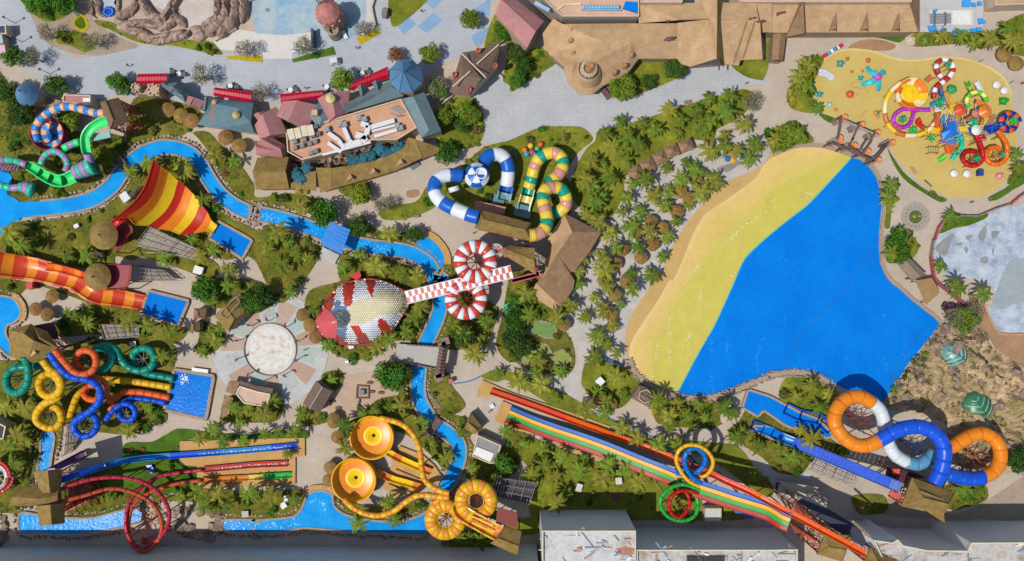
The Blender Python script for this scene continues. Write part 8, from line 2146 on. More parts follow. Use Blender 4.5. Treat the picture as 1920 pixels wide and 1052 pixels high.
mb = MB(); mb.lathe((MC.x, MC.y, .03), [(1.45, 0), (1.35, .3), (0, .42)], 26); mb.build('bed', mat('#4f6a26', .9, .3, 2, .8, 6), t)
mb = MB(); mb.beam(MC + Vector((-1, .1, .5)), MC + Vector((1, .15, .5)), .3, .2); mb.beam(MC + Vector((-.6, -.3, .5)), MC + Vector((.5, .4, .5)), .2, .2); mb.build('figures', mat('#b58a5a', .8), t)
for k in range(16):
 a = 2 * math.pi * k / 16; mb = MB(); mb.box((MC.x + 2.2 * math.cos(a), MC.y + 2.2 * math.sin(a), .1), (.5, .28, .15), a); mb.build('stone', mat('#8a8784', .8, .2), t)
def cart(s, rz, hx, label):
 p = w(*P(s)[0]); M = Matrix.Rotation(rz, 3, 'Z'); pc = []
 def bx(n_, c, size, m_):
  mb = MB(); mb.box(M @ Vector(c) + Vector((p.x, p.y, 0)), size, rz); pc.append((n_, m_, mb))
 bx('body', (0, 0, .55), (2.3, 1.15, .5), paint(hx)); bx('roof', (-.15, 0, 1.85), (1.6, 1.2, .1), paint(hx)); bx('seat', (-.2, 0, .9), (.6, 1.0, .3), mat('#3a3a3c', .7))
 for x in (-.75, .75):
  for y in (-.55, .55): mb = MB(); q = M @ Vector((x, y, .28)) + Vector((p.x, p.y, 0)); d = M @ Vector((0, .09, 0)); mb.bar(q - d, q + d, .28, 12); pc.append(('wheel', mat('#1c1c1e', .8), mb))
 for x in (-.85, .55):
  for y in (-.5, .5): mb = MB(); q = M @ Vector((x, y, .7)) + Vector((p.x, p.y, 0)); mb.bar(q, q + Vector((0, 0, 1.1)), .04, 5); pc.append(('post', STEELM, mb))
 return solid('buggy', label, 'buggy', pc)
cart("10 600 468", .15, '#c9cfcb', 'pale park buggy driving along the grey village street')
cart("10 975 105", 1.4, '#7a6a62', 'dark brown park buggy on the path at the top')
for i, (s, l) in enumerate((("00 1300 545", "right of the shortest red awning"), ("00 1350 560", "second one right of the shortest red awning"), ("00 1385 562", "third one right of the shortest red awning"), ("00 1735 650", "at the upper edge of the teal shop awning"), ("00 1780 660", "second one at the teal shop awning"), ("10 265 680", "at the left end of the pink house awning"), ("10 300 675", "second one at the pink house awning"), ("10 535 655", "between the two right hand awnings"), ("10 570 650", "second one between the two right hand awnings"), ("10 800 555", "at the lower end of the slanting awning"), ("10 850 545", "in the middle of the slanting awning"))):
 p = w(*P(s)[0]); m1, m2, m3 = MB(), MB(), MB(); m1.lathe((p.x, p.y, .72), [(.55, -.04), (.55, .03), (0, .03)], 14); m2.bar((p.x, p.y, 0), (p.x, p.y, .7), .05); pc = [('table_top', WHITE if i % 2 else mat('#5a5550', .7), m1), ('leg', STEELM, m2)]
 for k in (0, 2.1, 4.2):
  m3 = MB(); m3.box((p.x + .85 * math.cos(k + i), p.y + .85 * math.sin(k + i), .25), (.42, .42, .45), k + i); pc.append(('stool', mat('#3f3c40', .7), m3))
 solid('cafe_table', 'small round cafe table with stools ' + l, 'table', pc, 'cafe tables along the street')
for s, l in (("00 30 130", "uppermost"), ("00 85 275", "second"), ("00 300 520", "lowest")):
 p = w(*P(s)[0], 4); m1, m2 = MB(), MB(); m1.bar((p.x, p.y, 0), (p.x, p.y, 4), .09, 7, 0, .05); m2.lathe((p.x, p.y, 3.9), [(.1, 0), (.3, .2), (.25, .5), (0, .6)], 10); solid('street_lamp', l + ' dark street lamp along the left edge of the village street', 'street lamp', [('pole', DARKWOOD, m1), ('lantern', mat('#4a4644', .5), m2)], 'street lamps')
flat('stall', 'dark blue roofed stall at the left edge of the village street', 'stall', "00 -60 190 45 185 50 255 -60 260", 2.8, mat('#2a2c58', .7), CREAM, .1)
flat('stall', 'pale blue roofed stall at the left edge of the village street', 'stall', "00 -60 265 15 262 25 325 -60 330", 2.8, mat('#7fb8d8', .7), CREAM, .1)
flat('stall', 'pale pink roofed stall at the left edge of the village street', 'stall', "00 -60 340 35 335 45 400 -60 410", 2.8, mat('#d8a8c4', .7), CREAM, .1)
flat('dark_building', 'dark roofed building with a cream rim at the left edge above the red ring', 'building', "03 -80 -20 50 40 30 140 -80 110", 4, mat('#33353c', .8, .15), CREAM, .35)
# -- people, one posed body each
def person_mesh(nm, shirt, legs):
 me = bpy.data.meshes.new('person')
 bm = bmesh.new()
 J = {'pel': (0, 0, .92), 'spi': (0, 0, 1.15), 'che': (0, 0, 1.38), 'nek': (0, .01, 1.52), 'hed': (0, .03, 1.68), 'top': (0, .02, 1.78), 'shl': (-.19, 0, 1.44), 'ell': (-.27, .05, 1.18), 'hal': (-.26, .2, .98), 'shr': (.19, 0, 1.44), 'elr': (.27, -.03, 1.18), 'har': (.27, .08, .94),
  'hil': (-.1, 0, .88), 'knl': (-.11, .14, .5), 'anl': (-.11, .08, .09), 'tol': (-.11, .26, .04), 'hir': (.1, 0, .88), 'knr': (.11, .0, .48), 'anr': (.11, -.2, .12), 'tor': (.11, -.06, .04)}
 rad = {'pel': .14, 'spi': .13, 'che': .16, 'nek': .06, 'hed': .1, 'top': .06, 'shl': .075, 'shr': .075, 'ell': .05, 'elr': .05, 'hal': .045, 'har': .045, 'hil': .1, 'hir': .1, 'knl': .065, 'knr': .065, 'anl': .045, 'anr': .045, 'tol': .04, 'tor': .04}
 V = {k: bm.verts.new(v) for k, v in J.items()}
 for a, b in (('pel', 'spi'), ('spi', 'che'), ('che', 'nek'), ('nek', 'hed'), ('hed', 'top'), ('che', 'shl'), ('shl', 'ell'), ('ell', 'hal'), ('che', 'shr'), ('shr', 'elr'), ('elr', 'har'), ('pel', 'hil'), ('hil', 'knl'), ('knl', 'anl'), ('anl', 'tol'), ('pel', 'hir'), ('hir', 'knr'), ('knr', 'anr'), ('anr', 'tor')):
  bm.edges.new((V[a], V[b]))
 bm.to_mesh(me); bm.free()
 o = bpy.data.objects.new('tmp', me); COL.objects.link(o)
 md = o.modifiers.new('s', 'SKIN'); o.modifiers.new('u', 'SUBSURF').levels = 1
 for i, k in enumerate(J): me.skin_vertices[0].data[i].radius = (rad[k], rad[k]); me.skin_vertices[0].data[i].use_root = (k == 'pel')
 dg = bpy.context.evaluated_depsgraph_get(); dg.update()
 out = bpy.data.meshes.new_from_object(o.evaluated_get(dg)); bpy.data.objects.remove(o)
 out.materials.clear()
 for m_ in (mat('#b08468', .6), paint(shirt), paint(legs), mat('#1c1714', .8)): out.materials.append(m_)
 for f in out.polygons:
  z = f.center.z; x = abs(f.center.x)
  f.material_index = 3 if z > 1.7 or (z > 1.6 and f.center.y < 0) else 0 if z > 1.5 or (x > .2 and z < 1.2) or (z < .45) else 1 if z > .95 else 2
  f.use_smooth = True
 return out
PM = [person_mesh('p', '#2a3350', '#2b2b30'), person_mesh('p', '#b8bcc0', '#3a4250'), person_mesh('p', '#a8403a', '#2e3036')]
for s, k, rz, lab in (("00 975 498", 0, 1.2, 'person in dark clothes walking on the village street at the left'), ("10 1245 92", 0, .5, 'person in dark clothes walking beside the blue paving inlays'), ("10 760 366", 0, 2.0, 'person in dark clothes near the yellow planter on the street'), ("10 380 668", 2, 0, 'person in red beside the red awning of the pink houses'), ("30 1810 625", 1, 1, 'person in a pale shirt right of the playground drums'), ("30 1890 630", 2, 2.5, 'person in red at the right edge beside the playground'), ("31 1512 468", 0, .3, 'person in dark blue below the bottom of the playground'), ("32 690 590", 1, 0, 'person in a pale shirt hidden far from the beach'), ("12 375 518", 0, .7, 'person in dark clothes on the right of the round plaza'), ("20 1750 632", 0, .2, 'person in dark clothes on the white path right of the gatehouse'), ("23 1580 140", 1, 1.1, 'person in a pale shirt on the path right of the yellow loop'), ("12 1750 980", 2, 2, 'person in red beside the pale float on the path'), ("11 1630 700", 1, .4, 'person in a pale shirt by the blue and white tube stairs'), ("30 1580 465", 1, .8, 'person in a pale shirt on the upper right rim of the playground')):
 if 'hidden' in lab: continue
 p = w(*P(s)[0]); o = bpy.data.objects.new('person', PM[k]); COL.objects.link(o); o.location = (p.x, p.y, .06); o.rotation_euler = (0, 0, rz); tag(o, lab, 'person', 'people walking in the park')
# -- straw parasols
def straw_mesh():
 mb = MB(); n = 22; prof = [(1.5, 2.25), (1.55, 2.4), (1.1, 2.72), (.55, 3.0), (.12, 3.2), (0, 3.25)]
 for k in range(len(prof)):
  for j in range(n):
   a = 2 * math.pi * j / n; q = prof[k][0] * (1 + (R.uniform(-.05, .05) if k < 3 else 0)); mb.v.append((q * math.cos(a), q * math.sin(a), prof[k][1] + R.uniform(-.03, .03)))
 for k in range(len(prof) - 1):
  for j in range(n): mb.f.append((k * n + j, k * n + (j + 1) % n, (k + 1) * n + (j + 1) % n, (k + 1) * n + j)); mb.m.append(0)
 return mb.mesh('canopy', [mat('#a9854f', .95, .25, 1.5, .9, 8, hex2='#836338', spec=.1, rnd=.12)])
STR = straw_mesh(); mb = MB(); mb.bar((0, 0, 0), (0, 0, 2.9), .09, 7); STP = mb.mesh('pole', [DARKWOOD])
PARAS = []
def parasol(x, y, s=1.0):
 p = w(x, y, 2.6); t = thing('straw_parasol', None, 'parasol', (p.x, p.y, 0), 'round straw parasols'); t.scale = (s, s, s * .95 if s < 1.2 else 1.1); t.rotation_euler = (0, 0, R.uniform(0, 6))
 for nm, me in (('canopy', STR), ('pole', STP)):
  o = bpy.data.objects.new(nm, me); COL.objects.link(o); o.parent = t
 PARAS.append((t, x, y)); LINES.append(([(p.x, p.y)], .9))
for s, sc in (("00 1255 825 1355 865 1435 905", 1.1), ("00 1690 1030", 1.1), ("01 1790 40", 1.05), ("02 385 118 260 215 345 255", .98), ("12 347 258 400 335 443 425", .96), ("13 610 125 555 355 545 450 580 10", .96), ("12 580 1040", .9),
   ("21 1265 385 1335 435 1240 535 1050 610 1130 660 945 690 1060 780 830 820 970 880 780 925 870 1040 1380 290 1165 490 700 1035", .98), ("22 700 10 860 10 775 110 740 250 390 330 650 890 740 930 1570 950", 1.0), ("30 1775 410 1865 475", 1.1), ("20 850 1000", .001)):
 if sc > .01:
  for x, y in P(s): parasol(x, y, sc)
# -- vegetation
LEAFP = mat('#859334', .7, .22, 1.2, hex2='#4a611e', hex3='#687a28', spec=.06, rnd=.25)
LEAFB = mat('#3f7a8c', .55, .15, 1.2, hex2='#2a5a66', spec=.08, rnd=.1)
TRUNKM = mat('#a08b76', .9, .25, 4, hex2='#6a5643')
def palm_crown(seed, nf=15, ln=2.5, thick=1.0):
 rr = random.Random(seed); mb = MB()
 for i in range(nf):
  a = 2 * math.pi * i / nf + rr.uniform(-.25, .25)
  L_ = ln * rr.uniform(.75, 1.12); rise = rr.uniform(.1, .8) if i % 3 else rr.uniform(.7, 1.3); droop = rr.uniform(1.0, 1.9)
  u = Vector((math.cos(a), math.sin(a), 0)); v = Vector((-u.y, u.x, 0))
  pts = []
  N = 7
  for k in range(N + 1):
   f = k / N
   pts.append(u * (L_ * (f - .12 * f * f)) + Vector((0, 0, rise * f - droop * f * f)) + v * (.12 * L_ * f * f * rr.uniform(-.6, .6)))
  wd = .04
  wv = [L_ * .105 * thick * math.sin(min(1, .12 + f / N * 1.02) * 2.9 if f < N else 0) + .015 for f in range(N + 1)]
  for k in range(N):
   p, q = pts[k], pts[k + 1]
   for sg in (-1, 1):
    a0, a1 = v * (sg * wv[k] * 1.0), v * (sg * wv[k + 1] * .62)
    dz = Vector((0, 0, .06))
    mb.add([p, q, q + a1 - dz, p + (q - p) * .75 + v * (sg * wv[k] * rr.uniform(1.1, 1.7)) - dz * 2, p + a0 - dz], [(0, 1, 2, 3, 4) if sg < 0 else (4, 3, 2, 1, 0)])
 return mb
def palm_crown_mesh(seed, m_, **kw): return palm_crown(seed, **kw).mesh('crown', [m_])
LEAFQ = mat('#a09a3c', .7, .22, 1.2, hex2='#66682a', hex3='#82822e', spec=.06, rnd=.2)
PALM = [palm_crown_mesh(i, LEAFQ if i in (2, 5) else LEAFP, nf=13 + i % 4, ln=2.45 + .15 * (i % 3), thick=.85) for i in range(7)]
PALMB = [palm_crown_mesh(20 + i, LEAFB, nf=14, ln=2.0, thick=1.3) for i in range(2)]
def trunk_mesh(h, r=.16, lean=.2):
 mb = MB(); n = 7; k = 6; vs = []
 for i in range(k + 1):
  f = i / k
  for j in range(n):
   a = 2 * math.pi * j / n; q = r * (1.35 - .6 * f) * (1.08 if i % 2 else .95); vs.append((q * math.cos(a) + lean * f * f, q * math.sin(a), h * f))
 mb.add(vs, [(i * n + j, i * n + (j + 1) % n, (i + 1) * n + (j + 1) % n, (i + 1) * n + j) for i in range(k) for j in range(n)] + [tuple(range(k * n, k * n + n))])
 return mb.mesh('trunk', [TRUNKM], True)
TRH = [3.2, 4.0, 4.8, 5.6]
TRK = [trunk_mesh(h) for h in TRH]
PLANTS = []      # (root, kind, px, py)
def palm(px, py, s=1.0, blue=False, hgt=None):
 k = R.randrange(len(TRH)) if hgt is None else hgt
 h = TRH[k] * s
 p = w(px, py, h)
 t = thing('palm_tree', None, 'palm tree', (p.x, p.y, 0)); t.rotation_euler = (0, 0, R.uniform(0, 6.28)); t.scale = (s, s, s)
 o = bpy.data.objects.new('trunk', TRK[k]); COL.objects.link(o); o.parent = t
 c = bpy.data.objects.new('crown', R.choice(PALMB if blue else PALM)); COL.objects.link(c); c.parent = t; c.location = (.2, 0, TRH[k] - .05); c.rotation_euler = (0, 0, R.uniform(0, 6.28))
 PLANTS.append((t, 'bluish palm' if blue else 'palm', px, py)); LINES.append(([(p.x, p.y)], .5))
def leaf_cloud(mb, c, r, n, rr, size=.2, flat=.75, shell=.55):
 for _ in range(n):
  d = Vector((rr.gauss(0, 1), rr.gauss(0, 1), rr.gauss(0, 1) * .9 + .25)).normalized()
  q = r * (shell + (1 - shell) * rr.random() ** .6) * (1 + .22 * noise.noise(d * 2.2 + Vector((c[0], c[1], 0))))
  p = Vector(c) + Vector((d.x * q, d.y * q, d.z * q * flat))
  nrm = (d + Vector((rr.gauss(0, .5), rr.gauss(0, .5), rr.gauss(0, .5) + .3))).normalized()
  u = nrm.orthogonal().normalized(); u.rotate(Matrix.Rotation(rr.uniform(0, 6.28), 3, nrm)); v = nrm.cross(u)
  s = size * rr.uniform(.6, 1.4)
  mb.add([p - u * s, p - v * s * .5, p + u * s, p + v * s * .5], [(0, 1, 2, 3)])
LEAFG = [mat('#5d8a2c', .6, .2, 1.5, hex2='#38601c', hex3='#4a7425', spec=.06, rnd=.2), mat('#8a9a32', .6, .2, 1.5, hex2='#5a7020', hex3='#728528', spec=.06, rnd=.2), mat('#4f6a2a', .6, .2, 1.5, hex2='#2f481a', hex3='#3f5a22', spec=.06, rnd=.2), mat('#7a7a34', .7, .22, 1.5, hex2='#4d4a22', hex3='#63622b', spec=.2, rnd=.2)]
LEAFBR = mat('#8f8a66', .7, .15, 1.5, hex2='#66683f'); LEAFR = mat('#9a5a34', .7, .2, 1.5, hex2='#6a3a20'); LEAFGR = mat('#8a937a', .7, .15, 1.5, hex2='#5f6c58'); LEAFY = mat('#b8a820', .7, .2, 1.5, hex2='#8f7f14'); LEAFPU = mat('#5a3a48', .7, .2, 1.5, hex2='#3a2430')
def shrub_mesh(seed, m_, n=260, size=.2):
 rr = random.Random(seed); mb = MB()
 for k in range(5):
  a = rr.uniform(0, 6.28); d = rr.uniform(.2, .65)
  leaf_cloud(mb, (d * math.cos(a), d * math.sin(a), rr.uniform(.3, .7)), rr.uniform(.45, .75), n // 5, rr, size, .8, .3)
 return mb.mesh('shrub', [m_])
SHR = [shrub_mesh(40 + i, LEAFG[i % 4]) for i in range(10)]
SHX = {'red': shrub_mesh(70, LEAFR), 'grey': shrub_mesh(71, LEAFGR), 'yellow': shrub_mesh(72, LEAFY), 'purple': shrub_mesh(73, LEAFPU)}
def shrub(px, py, s=1.0, kind=None, z=0.1):
 p = w(px, py, .6 * s); o = bpy.data.objects.new('shrub', SHX[kind] if kind else R.choice(SHR)); COL.objects.link(o)
 o.location = (p.x, p.y, z); o.rotation_euler = (0, 0, R.uniform(0, 6.28)); o.scale = (s * R.uniform(.85, 1.2), s * R.uniform(.85, 1.2), s * R.uniform(.8, 1.1)); o['category'] = 'shrub'
 PLANTS.append((o, (kind + ' leaved shrub') if kind else 'shrub', px, py))
def tree_parts(seed, m_, n=1300, limbs=6, bare=False):
 rr = random.Random(seed); tb, cb = MB(), MB()
 tb.bar((0, 0, 0), (0, 0, 1.6), .2, 7, 0, .14)
 for i in range(limbs):
  a = 2 * math.pi * i / limbs + rr.uniform(-.4, .4); L_ = rr.uniform(1.0, 1.7)
  e = Vector((L_ * math.cos(a), L_ * math.sin(a), 2.2 + rr.uniform(0, 1.2))); tb.bar((0, 0, 1.3), e, .09, 5, 0, .04)
  for q in range(3 if not bare else 7):
   b = Vector((0, 0, 1.3)).lerp(e, rr.uniform(.4, 1)); f = b + Vector((rr.gauss(0, .5), rr.gauss(0, .5), rr.uniform(.2, .8))); tb.bar(b, f, .04, 4, 0, .015)
   if bare:
    for z in range(4): tb.bar(f, f + Vector((rr.gauss(0, .35), rr.gauss(0, .35), rr.uniform(.1, .5))), .02, 3, 0, .01)
  if not bare: leaf_cloud(cb, (e.x * .8, e.y * .8, e.z + .1), rr.uniform(.75, 1.1), n // (limbs + 1), rr, .2, .8, .35)
  elif rr.random() < .9: leaf_cloud(cb, (e.x * .8, e.y * .8, e.z + .2), .9, 90, rr, .13, .8, .2)
 leaf_cloud(cb, (0, 0, 3.3), 1.1, n // (limbs + 1) if not bare else 20, rr, .2, .8, .35)
 return tb.mesh('trunk', [TRUNKM]), cb.mesh('crown', [m_])
TREES = {'green': [tree_parts(90 + i, LEAFG[0]) for i in range(3)], 'lime': [tree_parts(95 + i, LEAFG[1]) for i in range(2)], 'dark': [tree_parts(97 + i, LEAFG[2]) for i in range(2)], 'bare': [tree_parts(100 + i, LEAFBR, bare=True) for i in range(2)], 'russet': [tree_parts(103, LEAFR)]}
def tree(px, py, s=1.0, kind='green'):
 p = w(px, py, 3 * s); t = thing('broadleaf_tree' if kind != 'bare' else 'bare_tree', None, 'tree', (p.x, p.y, 0)); t.rotation_euler = (0, 0, R.uniform(0, 6.28)); t.scale = (s, s, s)
 for nm, me in zip(('trunk', 'crown'), R.choice(TREES[kind])):
  o = bpy.data.objects.new(nm, me); COL.objects.link(o); o.parent = t
 PLANTS.append((t, {'green': 'leafy tree', 'lime': 'yellow green tree', 'dark': 'dark tree', 'bare': 'bare tree', 'russet': 'russet tree'}[kind], px, py)); LINES.append(([(p.x, p.y)], 1.0))
PALMS = """21 750 30 960 20 860 150 600 150 690 170 730 280 900 330 860 440 1160 210 1010 300 1310 170 1390 230 1280 290 1180 380 1060 410 1140 490 970 540 1420 390 1520 310 1490 80 1700 80 1790 140 1820 40 1590 40 830 540 640 600 740 700 900 660 1040 690 1230 610 1180 720 780 800 940 800 1130 880 680 880 530 870 510 980 700 980 900 1000 1060 1020 1330 480 560 290 610 330 620 460 520 330 560 560 660 440
20 820 900 990 930 1080 960 1180 830 1480 750 1380 830 1640 720 1280 900 1250 1000 1500 900 1620 830 1750 930 1610 1020 1420 960 880 1030 700 1000
22 620 130 680 230 820 180 550 280 650 420 710 480 780 550 620 580 900 60 720 40 490 20 450 190 240 180 110 90 330 270 130 250 180 700 360 680 200 600 640 830 720 900 840 860 790 720 330 880 550 950 700 1000 60 760 220 790 760 330 1250 930 1100 900 1400 930 1600 950 1180 1020 1330 1020 1450 1030 1650 1000
31 940 340 1000 690 1050 760 930 840 1390 570 1880 110 1900 200 1300 940 900 430
30 120 1010 230 1000 60 1040 260 1040 300 500 270 600 310 650 380 800 1190 290 1320 270 1460 260 1670 290 1820 200 1850 310 1560 320 340 450 240 560
33 240 70 330 130 80 200 200 280 1480 520 1560 500
32 220 870 380 960 460 850 340 790 1420 50 1620 110
23 100 180 230 200 250 330 360 260 320 420 410 540 540 280 690 440 500 380 720 330 860 370 330 620 150 420 950 130 1100 170 1240 170 820 60 960 470 1820 430 1700 130 1850 200 1730 80 1340 40 1180 30
01 1380 240 1530 440 980 230 1750 150 1620 120 60 700 120 720 230 760 500 870 640 870 1230 870 1180 800 1720 970 1500 870 1440 740 1600 830 160 790 90 780 1360 180 1100 170
11 150 690 80 800 300 860 180 930 330 500 450 520 660 950 780 860 900 950 1080 1000 1200 1010 60 700 240 760 380 880 840 950 1000 700
12 260 90 430 220 540 490 830 550 900 500 1000 440 1180 280 1120 380 1640 560 1480 320 1700 450 560 740 340 990 110 910 1000 950 890 980 1080 930 800 1010 1820 690 60 1000 1060 200 1230 200 1720 300 1560 400
02 640 320 700 350 960 300 1100 340 1270 390 1520 530 1220 570 650 230 1590 150 1580 400 1620 450 80 900 180 960 1750 960 1850 960 1100 960 500 250 560 270 40 960 1650 360 1500 40 1700 40
03 1590 70 1790 20 1500 140 1660 160 1820 150 1460 530 1540 650 1350 570 1700 640 960 60 180 470 820 570 130 100 200 150 60 180 1860 560 1640 560 100 320
13 60 100 160 90 280 90 230 250 110 560 280 600 660 50 660 200 1310 180 1420 280 1240 20 1620 350 1530 80 770 770 1040 740 1600 880 1700 900 1520 880 1880 80 1850 280 1000 610 40 560"""
for ln in PALMS.split('\n'):
 for x, y in P(ln): palm(x, y, R.choice((.7, .8, .88, .95, 1.0, 1.08, 1.18)))
for x, y in P("11 300 250 380 210 340 290 720 150 800 130 860 110 980 90 1050 60 1090 50 780 170 930 60 1020 110"): palm(x, y, .95, True, 3)
for s, sc, kd in (("00 240 10 480 20 330 -10", 1.3, 'green'), ("00 420 630", 1.25, 'green'), ("00 860 610 920 640", 1.1, 'green'), ("10 640 600", 1.4, 'lime'), ("10 1610 140", 1.25, 'lime'), ("10 1300 400", 1.2, 'lime'), ("10 1370 660", 1.35, 'bare'), ("10 1370 660", 1.2, 'green'), ("10 1050 410", .95, 'russet'),
    ("00 360 250", 1.2, 'bare'), ("00 690 300", 1.2, 'bare'), ("00 1500 560", 1.4, 'bare'), ("10 350 340", 1.3, 'bare'), ("10 800 220", 1.1, 'bare'), ("10 40 690", 1.2, 'bare'), ("00 90 420", 1.2, 'green'), ("00 250 430", 1.2, 'bare'), ("00 1830 370", 1.2, 'bare'), ("11 960 480", 1.2, 'bare'), ("11 780 400", 1.3, 'lime'), ("11 1420 90", 1.4, 'green'),
    ("10 1410 870 1560 820 1620 860", 1.2, 'lime'), ("10 1540 940", .9, 'dark'), ("20 830 660", 1.6, 'lime'), ("20 1020 610", .9, 'dark'), ("20 1230 510", 1.3, 'dark'), ("20 70 490 30 400", 1.1, 'dark'), ("20 40 600", 1.0, 'green'), ("30 170 1000", 1.3, 'lime'), ("31 110 15", 1.2, 'lime'),
    ("11 510 550", 1.6, 'green'), ("11 770 640", 1.3, 'dark'), ("11 1190 700", 1.0, 'dark'), ("12 30 130", 1.5, 'dark'), ("02 1530 70", 1.6, 'green'), ("02 1880 170", 1.4, 'green'), ("12 1030 730 990 690", 1.5, 'green'), ("12 1100 700", 1.2, 'dark'), ("12 1540 420", 1.4, 'dark'), ("13 1850 330", 1.3, 'green'), ("32 1470 330 1560 260 1400 280", 1.4, 'bare'), ("32 1480 300", 1.5, 'lime'), ("33 1890 310", 1.5, 'dark'), ("33 1500 540", 1.1, 'green'),
    ("20 1800 760", 1.3, 'bare'), ("22 40 260 20 420 60 520", 1.4, 'dark'), ("22 40 150 20 330", 1.2, 'green'), ("31 960 750 1000 860", 1.2, 'green'), ("00 150 850 60 700", 1.5, 'dark'), ("00 520 900 500 860", 1.2, 'lime'), ("01 760 110", 1.3, 'lime'), ("10 1850 230", 1.2, 'green')):
 for x, y in P(s): tree(x, y, sc, kd)
for s, sc, kd in (("32 1330 190 1380 190", 1.0, 'purple'), ("30 180 740 160 690 190 790", .9, 'yellow'), ("22 1060 980 1060 940", .9, 'yellow'), ("23 1640 80 1650 130", .9, 'yellow'), ("00 1080 280", 1.2, None), ("11 380 385 320 390", .9, 'yellow'), ("00 1560 340", 1.0, None), ("10 460 420", .6, None), ("01 1690 250", .9, 'red'), ("03 980 215 1070 215", .8, 'red'), ("11 920 480", .8, 'grey'), ("21 20 100", .9, 'grey'), ("12 1530 450", .8, 'red')):
 for x, y in P(s): shrub(x, y, sc, kd)
for p in resample([w(*p) for p in P("32 1270 370 1180 470 1110 560 1030 660 960 770 890 880")], 1.9):
 shrub(960 + p.x / PX + R.uniform(1, 9), 526 - p.y / PX + R.uniform(-2, 6), R.uniform(.6, 1.0), 'grey' if R.random() < .25 else None, .5)
poly_r = [(p, min(a[0] for a in p), min(a[1] for a in p), max(a[0] for a in p), max(a[1] for a in p), abs(area2(p)), z, c) for p, z, c in LAWN_POLYS]
tot = sum(q[5] * q[7] ** 2 for q in poly_r)
want = 300 - sum(1 for q in PLANTS if 'shrub' in q[1])
for (p, x0, y0, x1, y1, A_r, z, c) in poly_r:
 n = int(round(want * A_r * c * c / tot)); k = 0; tries = 0
 while k < n and tries < 400:
  tries += 1
  x, y = R.uniform(x0, x1), R.uniform(y0, y1)
  if abs(x) > 113 or abs(y) > 62 or not inside(p, x, y) or blocked(x, y, .7): continue
  if c < .75 and R.random() < .75: break
  shrub(x / PX + 960, 526 - y / PX, R.choice([.6, .7, .8, .95, 1.15, 1.3]), None, z - .02); k += 1
cover = [MB() for _ in range(4)]
rr = random.Random(5)
for (p, x0, y0, x1, y1, A_r, z, c) in poly_r:
 if c < .35: continue
 n = int(A_r * 1.5 * c ** 2.0)
 for _ in range(n):
  x, y = rr.uniform(x0, x1), rr.uniform(y0, y1)
  dn = noise.noise(Vector((x * .22, y * .22, 4)))
  if abs(x) > 118 or abs(y) > 66 or dn < .12 - .3 * (c - .5) or not inside(p, x, y): continue
  if any(a < x < cc and b < y < d and inside(q, x, y) for (q, a, b, cc, d) in BLOCKS): continue
  m_ = cover[(0 if dn < .1 else 2) if rr.random() < .6 else rr.randrange(4)]
  s = rr.uniform(.12, .3)
  for q in range(5):
   a = rr.uniform(0, 6.28); u = Vector((math.cos(a), math.sin(a), rr.uniform(-.1, .7))); v = Vector((-math.sin(a), math.cos(a), 0))
   b = Vector((x + rr.gauss(0, .2), y + rr.gauss(0, .2), z + rr.uniform(.05, .4)))
   m_.add([b - v * s * .35, b + u * s * 1.5, b + v * s * .35 + Vector((0, 0, .05))], [(0, 1, 2)])
for m_, k in zip(cover, LEAFG):
 o = m_.build('ground_cover', k); o['kind'] = 'stuff'
mb = MB()
xs, ys = [p[0] for p in ROCK_POLY], [p[1] for p in ROCK_POLY]
for _ in range(900):
 x, y = rr.uniform(min(xs), max(xs)), rr.uniform(min(ys), max(ys))
 if not inside(ROCK_POLY, x, y) or noise.noise(Vector((x * .15, y * .15, 8))) < -.05: continue
 leaf_cloud(mb, (x, y, rockh(x, y)), rr.uniform(.3, .7), 12, rr, .2, .5, .2)
mb.build('rock_plants', LEAFG[3], kind='stuff')
